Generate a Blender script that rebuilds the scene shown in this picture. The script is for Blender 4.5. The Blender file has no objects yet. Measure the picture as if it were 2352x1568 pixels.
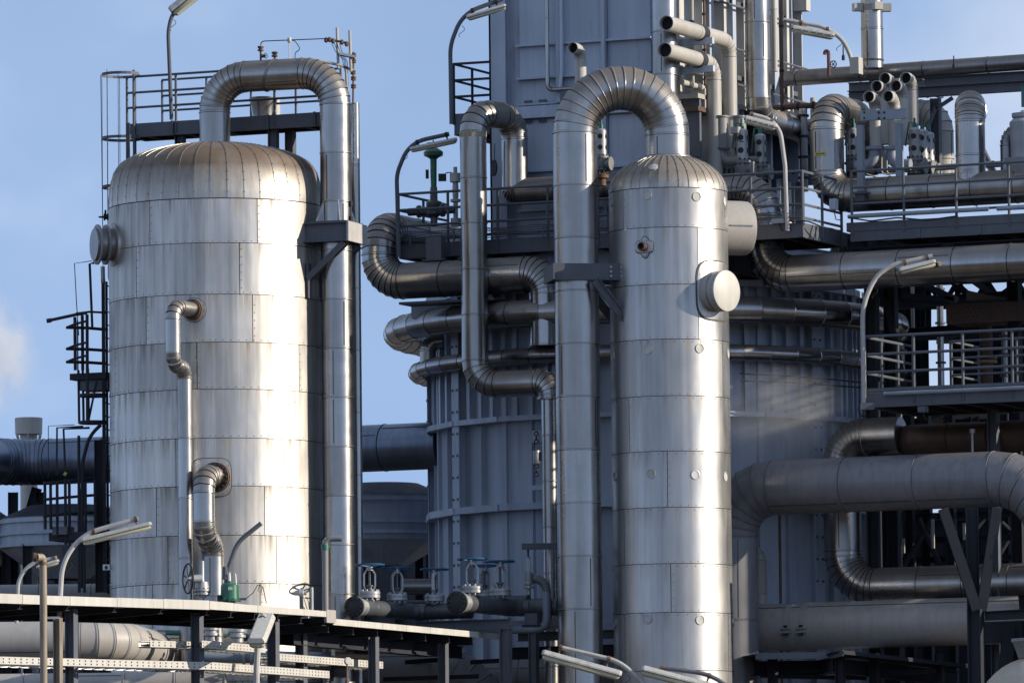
import bpy, math, random
from mathutils import Vector, Matrix
random.seed(7)
V = Vector
S = bpy.context.scene
COL = S.collection
# ------------------------------------------------------------------ camera
# Frame units below: a 2352 x 1568 picture of a telephoto view, focal length 16934 of those units.
FPX, CX, CY = 16934.0, 1176.0, 784.0
CAM = V((0.0, -180.0, 1.7))
PITCH, ROLL = math.atan(0.085), 0.0105
_f = V((0, math.cos(PITCH), math.sin(PITCH)))
_u0 = V((0, -math.sin(PITCH), math.cos(PITCH)))
_r = V((1, 0, 0)) * math.cos(ROLL) - _u0 * math.sin(ROLL)
_u = _u0 * math.cos(ROLL) + V((1, 0, 0)) * math.sin(ROLL)
cam = bpy.data.cameras.new('camera')
cam.sensor_width = 36.0
cam.lens = 36.0 * FPX / 2352.0
cam.clip_end = 30000
cam.clip_start = 1.0
cam_o = bpy.data.objects.new('camera', cam)
COL.objects.link(cam_o)
m = Matrix.Identity(4)
for i in range(3):
    m[i][0], m[i][1], m[i][2], m[i][3] = _r[i], _u[i], -_f[i], CAM[i]
cam_o.matrix_world = m
S.camera = cam_o
# ------------------------------------------------------------------ light
SUN_AZ, SUN_EL = math.radians(80), math.radians(18)     # azimuth from the direction towards the camera, to the right
sun_dir = V((math.sin(SUN_AZ) * math.cos(SUN_EL), -math.cos(SUN_AZ) * math.cos(SUN_EL), math.sin(SUN_EL)))
sl = bpy.data.lights.new('sun', 'SUN')
sl.energy = 3.9
sl.angle = math.radians(0.5)
sl.color = (1.0, 0.90, 0.74)
so = bpy.data.objects.new('sun', sl)
COL.objects.link(so)
so.rotation_euler = (-sun_dir).to_track_quat('-Z', 'Y').to_euler()
so.location = sun_dir * 200
w = bpy.data.worlds.new('World')
S.world = w
w.use_nodes = True
nt = w.node_tree
nt.nodes.clear()
sky = nt.nodes.new('ShaderNodeTexSky')
sky.sky_type = 'NISHITA'
sky.sun_disc = False
sky.sun_elevation = SUN_EL
sky.sun_rotation = math.atan2(sun_dir.x, sun_dir.y)
sky.altitude = 3000
sky.air_density = 0.5
sky.dust_density = 0.0
sky.ozone_density = 1.0
L = nt.links
tc = nt.nodes.new('ShaderNodeTexCoord')
# gentler fade towards the horizon, all round
mp = nt.nodes.new('ShaderNodeMapping')
mp.inputs['Location'].default_value = (0, 0, 0.13)
mp.inputs['Scale'].default_value = (1, 1, 0.75)
L.new(tc.outputs['Generated'], mp.inputs['Vector'])
L.new(mp.outputs['Vector'], sky.inputs['Vector'])
bg = nt.nodes.new('ShaderNodeBackground')
bg.inputs['Strength'].default_value = 0.15
wo = nt.nodes.new('ShaderNodeOutputWorld')
# thin high veil of cloud, the same everywhere around
mp2 = nt.nodes.new('ShaderNodeMapping')
mp2.inputs['Location'].default_value = (1.2734, -0.3375, 1.7928)
mp2.inputs['Scale'].default_value = (11, 11, 14)
nz = nt.nodes.new('ShaderNodeTexNoise')
nz.inputs['Scale'].default_value = 1.0
nz.inputs['Detail'].default_value = 5.0
nz.inputs['Roughness'].default_value = 0.5
rp = nt.nodes.new('ShaderNodeMapRange')
rp.inputs[1].default_value, rp.inputs[2].default_value = 0.35, 0.75
rp.inputs[3].default_value, rp.inputs[4].default_value = 0.36, 0.56
rp2 = nt.nodes.new('ShaderNodeMapRange')
rp2.inputs[1].default_value, rp2.inputs[2].default_value = 0.50, 0.74
rp2.inputs[3].default_value, rp2.inputs[4].default_value = 0.0, 0.60
L.new(nz.outputs['Fac'], rp2.inputs[0])
mxc = nt.nodes.new('ShaderNodeMix')
mxc.data_type = 'RGBA'
mxc.inputs['B'].default_value = (4.1, 4.25, 4.7, 1)
L.new(rp2.outputs[0], mxc.inputs['Factor'])
mx = nt.nodes.new('ShaderNodeMix')
mx.data_type = 'RGBA'
mx.inputs['B'].default_value = (2.9, 3.85, 5.3, 1)
L.new(tc.outputs['Generated'], mp2.inputs['Vector'])
L.new(mp2.outputs['Vector'], nz.inputs['Vector'])
L.new(nz.outputs['Fac'], rp.inputs[0])
L.new(rp.outputs[0], mx.inputs['Factor'])
L.new(sky.outputs['Color'], mx.inputs['A'])
L.new(mx.outputs['Result'], mxc.inputs['A'])
L.new(mxc.outputs['Result'], bg.inputs['Color'])
L.new(bg.outputs['Background'], wo.inputs['Surface'])
S.view_settings.view_transform = 'Standard'
S.view_settings.look = 'None'
S.view_settings.exposure = 0.45
S.view_settings.gamma = 1.0
S.view_settings.use_curve_mapping = False
S.cycles.max_bounces = 8
S.cycles.volume_bounces = 5
S.cycles.caustics_reflective = False
S.cycles.caustics_refractive = False
S.cycles.sample_clamp_indirect = 4.0

# ------------------------------------------------------------------ measuring helpers
def ray(px, py):
    return _f + _r * ((px - CX) / FPX) + _u * ((CY - py) / FPX)

def P(px, py, y=0.0):
    d = ray(px, py)
    return CAM + d * ((y - CAM.y) / d.y)

def PL(px, py, p0, d):
    """point where the line of sight meets the upright plane through p0 along the level direction d"""
    n = V((-d.y, d.x, 0))
    r = ray(px, py)
    return CAM + r * ((p0 - CAM).dot(n) / r.dot(n))

def MM(px, y=0.0):
    return px * (180.0 + y) / FPX

BETA = math.radians(24)
GX = V((math.cos(BETA), -math.sin(BETA), 0))     # the plant's own grid: along the fronts, to the right and nearer
GY = V((math.sin(BETA), math.cos(BETA), 0))      # away and to the right
ZU = V((0, 0, 1))

# ------------------------------------------------------------------ materials
MATS = {}
def mat(name, base=(.5, .5, .5), rough=.5, metal=0.0, var=.12, scale=(3, 3, 3), bump=0.0, bscale=8.0, streak=0.0,
        stain=None, stain_amt=.0, dust=None, dust_amt=0.0, rvar=.12, piece=.10, coat=0.0, fine=0.0, trans=0.0, drip=0.0, sf=(9, 9, .35), dz=(.06, .62), spec=.5):
    """a weathered surface: colour drifts over the piece, streaks run down it, stains and dust lie on it"""
    if name in MATS:
        return MATS[name]
    M = bpy.data.materials.new(name)
    MATS[name] = M
    M.use_nodes = True
    t = M.node_tree
    N, K = t.nodes, t.links
    b = N['Principled BSDF']
    b.inputs['Metallic'].default_value = metal
    b.inputs['Roughness'].default_value = rough
    b.inputs['Specular IOR Level'].default_value = spec
    if coat:
        b.inputs['Coat Weight'].default_value = coat
    if trans:
        b.inputs['Transmission Weight'].default_value = trans
    geo = N.new('ShaderNodeNewGeometry')
    def mapping(sc):
        q = N.new('ShaderNodeMapping')
        q.inputs['Scale'].default_value = sc
        K.new(geo.outputs['Position'], q.inputs['Vector'])
        return q.outputs['Vector']
    def noise(vec, sc, det=4.0, ro=.55):
        q = N.new('ShaderNodeTexNoise')
        q.inputs['Scale'].default_value = sc
        q.inputs['Detail'].default_value = det
        q.inputs['Roughness'].default_value = ro
        K.new(vec, q.inputs['Vector'])
        return q.outputs['Fac']
    def math_(op, a, c, clamp=False):
        q = N.new('ShaderNodeMath')
        q.operation = op
        q.use_clamp = clamp
        for i, x in enumerate((a, c)):
            if isinstance(x, (int, float)):
                q.inputs[i].default_value = x
            else:
                K.new(x, q.inputs[i])
        return q.outputs[0]
    def rng(x, a, c, d, e):
        q = N.new('ShaderNodeMapRange')
        q.inputs[1].default_value, q.inputs[2].default_value = a, c
        q.inputs[3].default_value, q.inputs[4].default_value = d, e
        K.new(x, q.inputs[0])
        return q.outputs[0]
    def mixc(fac, a, c):
        q = N.new('ShaderNodeMix')
        q.data_type = 'RGBA'
        for nm, x in (('Factor', fac), ('A', a), ('B', c)):
            if isinstance(x, (int, float)):
                q.inputs[nm].default_value = x
            elif isinstance(x, tuple):
                q.inputs[nm].default_value = (*x, 1)
            else:
                K.new(x, q.inputs[nm])
        return q.outputs['Result']
    n1 = noise(mapping(scale), 1.0, 5.0)
    val = rng(n1, .3, .7, 1 - var, 1 + var)
    oi = N.new('ShaderNodeObjectInfo')
    val = math_('MULTIPLY', val, rng(oi.outputs['Random'], 0, 1, 1 - piece, 1 + piece))
    sn = None
    if streak:
        sn = noise(mapping(sf), 1.0, 5.0, .6)
        val = math_('MULTIPLY', val, rng(sn, .35, .68, 1 - streak, 1 + streak * .4))
    if fine:
        val = math_('MULTIPLY', val, rng(noise(mapping((60, 60, 60)), 1.0, 3.0), .3, .7, 1 - fine, 1 + fine))
    q = N.new('ShaderNodeVectorMath')
    q.operation = 'SCALE'
    q.inputs[0].default_value = base
    K.new(val, q.inputs['Scale'])
    colr = q.outputs['Vector']
    ro = rng(n1, .3, .7, rough * (1 - rvar), rough * (1 + rvar))
    ro = math_('MULTIPLY', ro, rng(oi.outputs['Random'], 0, 1, 1.1, .9))
    mt = None
    if stain:
        sa = noise(mapping((5, 5, .5)), 1.0, 6.0, .7)
        sfac = rng(sa, .55, .75, 0, stain_amt)
        colr = mixc(sfac, colr, stain)
        ro = math_('ADD', ro, math_('MULTIPLY', sfac, .25), True)
        mt = sfac
    if drip:
        at = N.new('ShaderNodeAttribute'); at.attribute_name = 'drip'
        dn = rng(noise(mapping((6, 6, .2)), 1.0, 6.0, .75), .47, .64, 0, 1)
        dfac = math_('MULTIPLY', math_('MULTIPLY', at.outputs['Fac'], dn), drip, True)
        colr = mixc(dfac, colr, (.15, .085, .04))
        ro = math_('ADD', ro, math_('MULTIPLY', dfac, .3), True)
        mt = dfac if mt is None else math_('MAXIMUM', mt, dfac)
    if dust:
        sep = N.new('ShaderNodeSeparateXYZ')
        K.new(geo.outputs['Normal'], sep.inputs[0])
        df = rng(sep.outputs['Z'], dz[0], dz[1], 0, dust_amt)
        q = N.new('ShaderNodeMath'); q.operation = 'MULTIPLY'; q.use_clamp = True
        K.new(df, q.inputs[0]); K.new(rng(n1, .25, .7, .75, 1.15), q.inputs[1])
        df = q.outputs[0]
        colr = mixc(df, colr, dust)
        ro = math_('ADD', ro, math_('MULTIPLY', df, .35), True)
        mt = df if mt is None else math_('MAXIMUM', mt, df)
    if mt is not None and metal > 0:
        K.new(math_('MULTIPLY', math_('SUBTRACT', 1.0, mt, True), metal), b.inputs['Metallic'])
    K.new(colr, b.inputs['Base Color'])
    K.new(ro, b.inputs['Roughness'])
    if bump:
        bp = N.new('ShaderNodeBump')
        bp.inputs['Strength'].default_value = bump
        bp.inputs['Distance'].default_value = .05
        h = noise(mapping((bscale, bscale, bscale * .45)), 1.0, 2.0)
        K.new(h, bp.inputs['Height'])
        K.new(bp.outputs['Normal'], b.inputs['Normal'])
    return M

RUSTC = (.16, .085, .04)
DUSTC = (.15, .112, .082)
def MTANK(): return mat('weathered_aluminium', (.60, .572, .535), .44, .84, .15, (1.2, 1.2, .5), .22, 1.6, .28, RUSTC, .22, DUSTC, 1.0, piece=.14, drip=.62, sf=(4.5, 4.5, .12))
def MDOME(): return mat('dusty_dome_aluminium', (.58, .55, .51), .42, .84, .15, (1.2, 1.2, 1.2), .2, 1.6, .2, (.10, .07, .05), .35, (.15, .105, .072), 1.0, piece=.12, dz=(-.02, .42))
def MDOMEC(): return mat('dusty_column_head', (.52, .50, .47), .40, .86, .13, (1.2, 1.2, 1.2), .15, 1.6, .2, (.10, .07, .05), .25, (.19, .145, .108), .80, piece=.10, dz=(0, .55))
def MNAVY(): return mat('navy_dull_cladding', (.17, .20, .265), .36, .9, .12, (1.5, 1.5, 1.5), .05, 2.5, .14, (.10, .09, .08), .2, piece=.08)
def MCOL(): return mat('brushed_aluminium', (.48, .472, .465), .38, .86, .11, (1.5, 1.5, .6), .14, 1.6, .20, (.3, .26, .2), .12, DUSTC, .95, piece=.05, drip=.35, sf=(5, 5, .12))
def MPIPE(): return mat('pipe_cladding', (.40, .39, .38), .29, 1.0, .12, (1.5, 1.5, 1.5), .07, 2.5, .14, (.2, .16, .12), .12, DUSTC, .8, piece=.10, sf=(5, 5, .3))
def MPSH(): return mat('shaded_polished_cladding', (.33, .33, .335), .22, 1.0, .12, (1.5, 1.5, 1.5), .06, 2.5, .14, (.16, .12, .09), .15, DUSTC, .7, piece=.10, sf=(5, 5, .3))  # darker copy of the pipe cladding, shade of the shaded pipes in its colour
def MPIPEM(): return mat('dull_pipe_cladding', (.26, .26, .27), .34, .95, .10, (1.5, 1.5, 1.5), .06, 2.5, .12, (.2, .17, .13), .2, DUSTC, .6, piece=.08)
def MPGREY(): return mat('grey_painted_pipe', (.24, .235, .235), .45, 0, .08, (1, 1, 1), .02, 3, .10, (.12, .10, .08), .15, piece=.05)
def MPBEIGE(): return mat('beige_painted_pipe', (.40, .37, .34), .5, 0, .07, (1, 1, 1), .02, 3, .08, (.2, .16, .12), .2, piece=.04)
def MPDARK(): return mat('dark_grey_pipe', (.10, .105, .115), .38, .2, .12, (2, 2, 2), .02, 4, .10, (.1, .07, .05), .2, piece=.05)
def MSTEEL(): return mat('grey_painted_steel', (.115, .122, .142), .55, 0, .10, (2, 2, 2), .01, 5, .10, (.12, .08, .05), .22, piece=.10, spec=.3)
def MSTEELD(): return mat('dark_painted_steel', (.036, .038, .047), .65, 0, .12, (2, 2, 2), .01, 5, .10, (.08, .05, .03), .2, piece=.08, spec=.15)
def MWALL(): return mat('pale_grey_furnace_paint', (.45, .505, .60), .5, 0, .07, (.8, .8, .5), .03, 1.4, .14, (.20, .14, .10), .42, piece=.10, sf=(3, 3, .12))
def MWHITE(): return mat('cream_white_paint', (.54, .515, .47), .55, 0, .08, (2, 2, 2), .01, 5, .10, (.30, .19, .10), .35, piece=.04)
def MGALV(): return mat('galvanised_steel', (.55, .55, .54), .45, .75, .10, (6, 6, 6), .01, 8, .08, (.3, .2, .12), .12, piece=.08)
def MRUST(): return mat('rusty_steel', (.16, .095, .06), .75, .1, .35, (6, 6, 6), .05, 12, .25, (.06, .035, .025), .5)
def MBROWN(): return mat('oxidised_brown_steel', (.115, .068, .050), .6, .2, .25, (2, 2, 2), .03, 6, .15, (.12, .06, .03), .4)
def MBLACK(): return mat('black_rubber', (.018, .018, .02), .6, 0, .2)
def MCAVE(): return mat('mouth_shade_black', (.008, .007, .007), .9, 0, .2)
def MGREEN(): return mat('green_actuator_paint', (.02, .13, .075), .35, 0, .1, (6, 6, 6), coat=.2)
def MTEAL(): return mat('teal_valve_paint', (.03, .15, .13), .45, 0, .1)
def MBLUE(): return mat('blue_handwheel_paint', (.02, .085, .18), .4, 0, .1)
def MVALVE(): return mat('silver_valve_paint', (.42, .42, .43), .42, .35, .12, (6, 6, 6), .02, 20, .08, (.2, .13, .08), .25)
def MLAMP(): return mat('lamp_housing_white', (.52, .50, .46), .6, 0, .10, (8, 8, 8), .02, 20, 0, (.12, .10, .08), .45, fine=.25)
def MDIFF(): return mat('yellowed_lamp_diffuser', (.56, .53, .38), .25, 0, .06, (6, 6, 6), 0, 1, 0, (.35, .25, .12), .15, coat=.4)
def MPOLE(): return mat('lamp_pole_paint', (.46, .44, .42), .5, 0, .08, (4, 4, 4), .01, 8, .1, (.2, .13, .09), .2)
def MCONC(): return mat('bare_insulation', (.38, .33, .24), .9, 0, .4, (30, 30, 30), .6, 40, 0)
def MBLUEP(): return mat('pale_blue_pipe_paint', (.25, .30, .36), .4, 0, .07, (2, 2, 2), .01, 5, .1)
def MYEL(): return mat('yellow_tag', (.55, .50, .08), .5)
def MRED(): return mat('red_paint', (.45, .03, .025), .45)

# ------------------------------------------------------------------ objects
def tag(o, label=None, cat=None, group=None, kind=None):
    if label: o['label'] = label
    if cat: o['category'] = cat
    if group: o['group'] = group
    if kind: o['kind'] = kind
    return o

def thing(name, label, cat, loc, group=None):
    o = bpy.data.objects.new(name, None)
    COL.objects.link(o)
    o.location = loc
    o.empty_display_size = .3
    return tag(o, label, cat, group)

def link(name, me, parent=None, local=False, matrix=None):
    o = bpy.data.objects.new(name, me)
    COL.objects.link(o)
    if parent is not None:
        o.parent = parent
        if not local:
            p, L_ = parent, V((0, 0, 0))
            if p.type == 'EMPTY':
                o.matrix_parent_inverse = Matrix.Translation(-p.location)
    if matrix is not None:
        o.matrix_basis = matrix
    return o

class MB:
    """collects faces; build() links them as one mesh object"""
    def __init__(s):
        s.v, s.f = [], []
    def add(s, vs, fs):
        k = len(s.v)
        s.v += [tuple(x) for x in vs]
        s.f += [tuple(i + k for i in f) for f in fs]
        return s
    def box(s, c, sx, sy, sz, ux=V((1, 0, 0)), uy=V((0, 1, 0)), uz=V((0, 0, 1))):
        c = V(c)
        vs = [c + ux * (sx * .5 * a) + uy * (sy * .5 * b) + uz * (sz * .5 * d)
              for d in (-1, 1) for b in (-1, 1) for a in (-1, 1)]
        return s.add(vs, [(0, 2, 3, 1), (4, 5, 7, 6), (0, 1, 5, 4), (2, 6, 7, 3), (0, 4, 6, 2), (1, 3, 7, 5)])
    def gbox(s, a0, a1, b0, b1, z0, z1, o, gx=None, gy=None):
        gx, gy = gx or GX, gy or GY
        c = o + gx * ((a0 + a1) / 2) + gy * ((b0 + b1) / 2)
        return s.box(V((c.x, c.y, (z0 + z1) / 2)), abs(a1 - a0), abs(b1 - b0), abs(z1 - z0), gx, gy)
    def bar(s, p0, p1, w, h, up=ZU):
        p0, p1 = V(p0), V(p1)
        d = (p1 - p0)
        l = d.length
        if l < 1e-6: return s
        d = d / l
        if abs(d.dot(up)) > .98: up = V((1, 0, 0)) if abs(d.x) < .9 else V((0, 1, 0))
        sd = d.cross(up).normalized()
        u = sd.cross(d).normalized()
        return s.box((p0 + p1) / 2, l, w, h, d, sd, u)
    def hbar(s, p0, p1, w, h, t=.02, up=ZU):
        """rolled I/H section: two flanges (width w, along sd) and a web of height h (along up)"""
        p0, p1 = V(p0), V(p1)
        d = (p1 - p0); l = d.length; d = d / l
        if abs(d.dot(up)) > .98: up = V((1, 0, 0)) if abs(d.x) < .9 else V((0, 1, 0))
        sd = d.cross(up).normalized(); u = sd.cross(d).normalized()
        c = (p0 + p1) / 2
        s.box(c + u * (h / 2 - t / 2), l, w, t, d, sd, u)
        s.box(c - u * (h / 2 - t / 2), l, w, t, d, sd, u)
        return s.box(c, l - .002, t, h - 2 * t - .002, d, sd, u)
    def cbar(s, p0, p1, w, h, t=.02, side=1, up=ZU):
        """channel section, web on one side"""
        p0, p1 = V(p0), V(p1)
        d = (p1 - p0); l = d.length; d = d / l
        sd = d.cross(up).normalized() * side; u = up
        c = (p0 + p1) / 2
        s.box(c + u * (h / 2 - t / 2) + sd * (w / 2), l, w, t, d, sd, u)
        s.box(c - u * (h / 2 - t / 2) + sd * (w / 2), l, w, t, d, sd, u)
        return s.box(c + sd * (t / 2 + .001), l - .002, t, h - 2 * t - .002, d, sd, u)
    def loft(s, rings, cap0=True, cap1=True, closed=True):
        n = len(rings[0]); k = len(s.v)
        for r in rings: s.v += [tuple(x) for x in r]
        for i in range(len(rings) - 1):
            for j in range(n if closed else n - 1):
                a = k + i * n + j; b = k + i * n + (j + 1) % n
                s.f.append((a, b, b + n, a + n))
        if cap0: s.f.append(tuple(k + j for j in range(n))[::-1])
        if cap1: s.f.append(tuple(k + (len(rings) - 1) * n + j for j in range(n)))
        return s
    def cyl(s, p0, p1, r0, r1=None, n=16, cap=True):
        r1 = r0 if r1 is None else r1
        p0, p1 = V(p0), V(p1)
        u, v = basis((p1 - p0).normalized())
        return s.loft([circ(p0, u, v, r0, n), circ(p1, u, v, r1, n)], cap, cap)
    def lathe(s, o, d, prof, n=20, cap0=True, cap1=True):
        """prof: (distance along d, radius)"""
        u, v = basis(d)
        return s.loft([circ(o + d * a, u, v, max(r, 1e-4), n) for a, r in prof], cap0, cap1)
    def tube(s, pts, r, n=8, cap=True):
        pts = [V(p) for p in pts]
        rs = r if isinstance(r, (list, tuple)) else [r] * len(pts)
        tg = []
        for i in range(len(pts)):
            a = pts[max(i - 1, 0)]; b = pts[min(i + 1, len(pts) - 1)]
            tg.append((b - a).normalized())
        u, v = basis(tg[0])
        rings = []
        for i, p in enumerate(pts):
            t = tg[i]
            u = (u - t * u.dot(t)).normalized()
            v = t.cross(u)
            rings.append(circ(p, u, v, rs[i], n))
        return s.loft(rings, cap, cap)
    def torus(s, c, ax, R, r, n=28, m=6):
        u, v = basis(ax)
        k = len(s.v)
        for i in range(n):
            a = 2 * math.pi * i / n
            rd = u * math.cos(a) + v * math.sin(a)
            for j in range(m):
                b = 2 * math.pi * j / m
                s.v.append(tuple(c + rd * (R + r * math.cos(b)) + ax * (r * math.sin(b))))
        for i in range(n):
            for j in range(m):
                s.f.append((k + i * m + j, k + ((i + 1) % n) * m + j, k + ((i + 1) % n) * m + (j + 1) % m, k + i * m + (j + 1) % m))
        return s
    def mesh(s, name, material, smooth=True, angle=35):
        me = bpy.data.meshes.new(name)
        me.from_pydata(s.v, [], s.f)
        me.materials.append(material)
        if smooth:
            me.shade_smooth()
            me.set_sharp_from_angle(angle=math.radians(angle))
        me.update()
        return me
    def build(s, name, material, parent=None, smooth=True, angle=35, kind=None, label=None):
        o = link(name, s.mesh(name, material, smooth, angle), parent)
        if kind: o['kind'] = kind
        if label: o['label'] = label
        return o

def basis(d):
    d = d.normalized()
    ref = ZU if abs(d.z) < .9 else V((1, 0, 0))
    u = ref.cross(d).normalized()
    return u, d.cross(u).normalized()

def circ(c, u, v, r, n, off=0.0):
    return [c + u * (r * math.cos(2 * math.pi * i / n + off)) + v * (r * math.sin(2 * math.pi * i / n + off)) for i in range(n)]

def fillet(pts, R, steps=6):
    """round the corners of a polyline; returns a plain point list"""
    pts = [V(p) for p in pts]
    out = [pts[0]]
    for i in range(1, len(pts) - 1):
        a, p, b = pts[i - 1], pts[i], pts[i + 1]
        r = R[i - 1] if isinstance(R, (list, tuple)) else R
        d0, d1 = (p - a).normalized(), (b - p).normalized()
        ang = d0.angle(d1)
        if ang < .02 or r <= 0:
            out.append(p); continue
        t = min(r * math.tan(ang / 2), (p - a).length * .499 if i > 1 else (p - a).length * .98, (b - p).length * .499 if i < len(pts) - 2 else (b - p).length * .98)
        rr = t / math.tan(ang / 2)
        c = p + (d1 - d0).normalized() * (rr / math.cos(ang / 2))
        s0 = p - d0 * t - c
        ax = d0.cross(d1).normalized()
        for k in range(steps + 1):
            out.append(c + Matrix.Rotation(ang * k / steps, 3, ax) @ s0)
    out.append(pts[-1])
    return out

def pipe(name, label, cat, pts, r, material, R=None, sec=1.3, gore=8, group=None, n=None, bead=.014, r2=None, caps=True, jitter=.0, part='cladding_section', laps=True):
    """insulated pipe: straight lengths and mitred elbow gores, each its own jacket piece with a rolled edge"""
    pts = [V(p) for p in pts]
    root = thing(name, label, cat, pts[0], group)
    n = n or (28 if r > .4 else 22 if r > .2 else 14)
    R = R if R is not None else r * 2.0
    Rs = R if isinstance(R, (list, tuple)) else [R] * len(pts)
    # segments
    segs = []
    cur = pts[0]
    for i in range(1, len(pts) - 1):
        a, p, b = pts[i - 1], pts[i], pts[i + 1]
        d0, d1 = (p - a).normalized(), (b - p).normalized()
        ang = d0.angle(d1)
        if ang < .01: continue
        t = Rs[i - 1] * math.tan(ang / 2)
        t = min(t, (p - cur).length * .999)
        rr = t / math.tan(ang / 2)
        c = p + (d1 - d0).normalized() * (rr / math.cos(ang / 2))
        st = p - d0 * t
        if (st - cur).length > .01: segs.append(('s', cur, st))
        segs.append(('a', c, st, d0.cross(d1).normalized(), ang))
        cur = p + d1 * t
    if (pts[-1] - cur).length > .01: segs.append(('s', cur, pts[-1]))
    def piece(nm, rings):
        MB().loft(rings, caps, caps).build(nm, material, root, angle=30)
    e = min(.02, r * .12)
    bd = min(bead, r * .07)
    for sg in segs:
        if sg[0] == 's':
            p0, p1 = sg[1], sg[2]
            d = (p1 - p0); l = d.length; d = d / l
            u, v = basis(d)
            k = max(1, round(l / sec))
            cuts = [0.0]
            for i in range(1, k): cuts.append(l * i / k + random.uniform(-jitter, jitter) * sec)
            cuts.append(l)
            for i in range(k):
                a, b = cuts[i], cuts[i + 1]
                prof = [(a, r - e), (a + e * .6, r - e), (a + e * .6, r), (b - e * 2.2, r), (b - e * 1.6, r + bd), (b - e * .6, r + bd), (b - e * .3, r - e), (b, r - e)]
                piece(part, [circ(p0 + d * x, u, v, q, n) for x, q in prof])
                if r > .24 and laps and b - a > .4 and random.random() < .7:
                    fr_ = V((0, -1, 0)); fr_ = (fr_ - d * fr_.dot(d)).normalized()
                    th_ = random.choice((-.9, -.5, .25, .6, .8))
                    nr_ = Matrix.Rotation(th_, 3, d) @ fr_
                    sd_2 = d.cross(nr_)
                    MB().box(p0 + d * ((a + b) / 2 - e) + nr_ * (r + .001), (b - a) - .12, .022, .012, d, sd_2, nr_).build('lap_seam', mat('grimy_lap', (.10, .09, .08), .6, .4), root, False)
        else:
            _, c, st, ax, ang = sg
            rad = st - c
            k = max(2, round(gore * ang / (math.pi / 2)))
            def at(t, q):
                rot = Matrix.Rotation(ang * t, 3, ax)
                rd = rot @ rad
                return c + rd, rd.normalized()
            for i in range(k):
                rings = []
                c0, n0 = at(i / k, r); c1, n1 = at((i + 1) / k, r)
                L_ = (c1 - c0).length
                fe = min(.25, e / L_)
                for t, q in ((0, r - e), (fe * .6, r - e), (fe * .6, r), (1 - fe * 2.2, r), (1 - fe * 1.6, r + bd), (1 - fe * .6, r + bd), (1 - fe * .3, r - e), (1, r - e)):
                    a = circ(c0, n0, ax, q, n); b = circ(c1, n1, ax, q, n)
                    rings.append([x.lerp(y, t) for x, y in zip(a, b)])
                piece('elbow_gore', rings)
    return root

def rivets(pts_normals, r=.016, h=.012):
    mb = MB()
    for p, nrm in pts_normals:
        u, v = basis(nrm)
        a = circ(p, u, v, r, 6); b = circ(p + nrm * h, u, v, r * .55, 6)
        mb.loft([a, b], False, True)
    return mb
# ------------------------------------------------------------------ ground
gm = MB()
gm.add([(-9000, -9000, 0), (9000, -9000, 0), (9000, 9000, 0), (-9000, 9000, 0)], [(0, 1, 2, 3)])
tag(gm.build('ground', mat('gravel_ground', (.105, .082, .06), .9, 0, .25, (.05, .05, .05), 0, 1, 0, (.10, .10, .07), .5), None, False), kind='structure')  # base darkened to carry the plant's shade on the ground

def dirA(deg):
    a = math.radians(deg)
    return V((math.sin(a), -math.cos(a), 0))

def crom(tab, k=4):
    out = []
    for i in range(len(tab) - 1):
        p0 = tab[max(i - 1, 0)]; p1 = tab[i]; p2 = tab[i + 1]; p3 = tab[min(i + 2, len(tab) - 1)]
        for j in range(k):
            t = j / k
            out.append(tuple(.5 * (2 * b + (c - a) * t + (2 * a - 5 * b + 4 * c - d) * t * t + (-a + 3 * b - 3 * c + d) * t ** 3)
                             for a, b, c, d in zip(p0, p1, p2, p3)))
    out.append(tab[-1])
    return out

def vessel_shell(root, c, R, zs, panels, mate, gap=.010, gapm=.020, starts=None):
    """courses of curved cladding plates, folded in at every edge"""
    rv = []
    for ci in range(len(zs) - 1):
        z1, z0 = zs[ci], zs[ci + 1]
        k = panels
        a0 = starts[ci % len(starts)] if starts else random.uniform(0, 360 / k)
        st = 360.0 / k
        # every plate of a course shares one mesh
        mb = MB()
        ns = max(6, int(st / 5))
        ga = gapm / R / 2
        rows = [(z0 + gap * .5, R - .035), (z0 + gap * .5, R + .006), (z0 + .12, R + .003), (z1 - .55, R + .001), (z1 - gap, R), (z1 - gap, R - .035)]
        for ri, (z, r) in enumerate(rows):
            for j in range(-1, ns + 2):
                jj = min(max(j, 0), ns)
                a = math.radians(st) * jj / ns
                a = a + ga if jj == 0 else a - ga if jj == ns else a
                q = r if 0 <= j <= ns else min(r, R - .035)
                mb.v.append((q * math.sin(a), -q * math.cos(a), z))
        nn = ns + 3
        for i in range(len(rows) - 1):
            for j in range(nn - 1):
                mb.f.append((i * nn + j, i * nn + j + 1, (i + 1) * nn + j + 1, (i + 1) * nn + j))
        me = mb.mesh('cladding_plate', mate, True, 40)
        me.attributes.new('drip', 'FLOAT', 'POINT').data.foreach_set('value', [1.0 if ri >= 4 else 0.0 for ri in range(len(rows)) for _ in range(nn)])
        for q in range(k):
            link('cladding_plate', me, root, True, Matrix.Translation(V((c.x, c.y, 0)) - root.location) @ Matrix.Rotation(math.radians(a0 + st * q), 4, 'Z'))
            a = math.radians(a0 + st * q) + .05 / R
            zz = z0 + .15
            while zz < z1 - .1:
                d = V((math.sin(a), -math.cos(a), 0))
                if d.y < .2: rv.append((V((c.x, c.y, zz)) + d * (R + .002), d))
                zz += .19
        a = random.uniform(0, .05)
        while a < 2 * math.pi:
            d = V((math.sin(a), -math.cos(a), 0))
            if d.y < .2:
                rv.append((V((c.x, c.y, z0 + .05)) + d * (R + .004), d))
            a += .19 / R
    return rv

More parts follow.
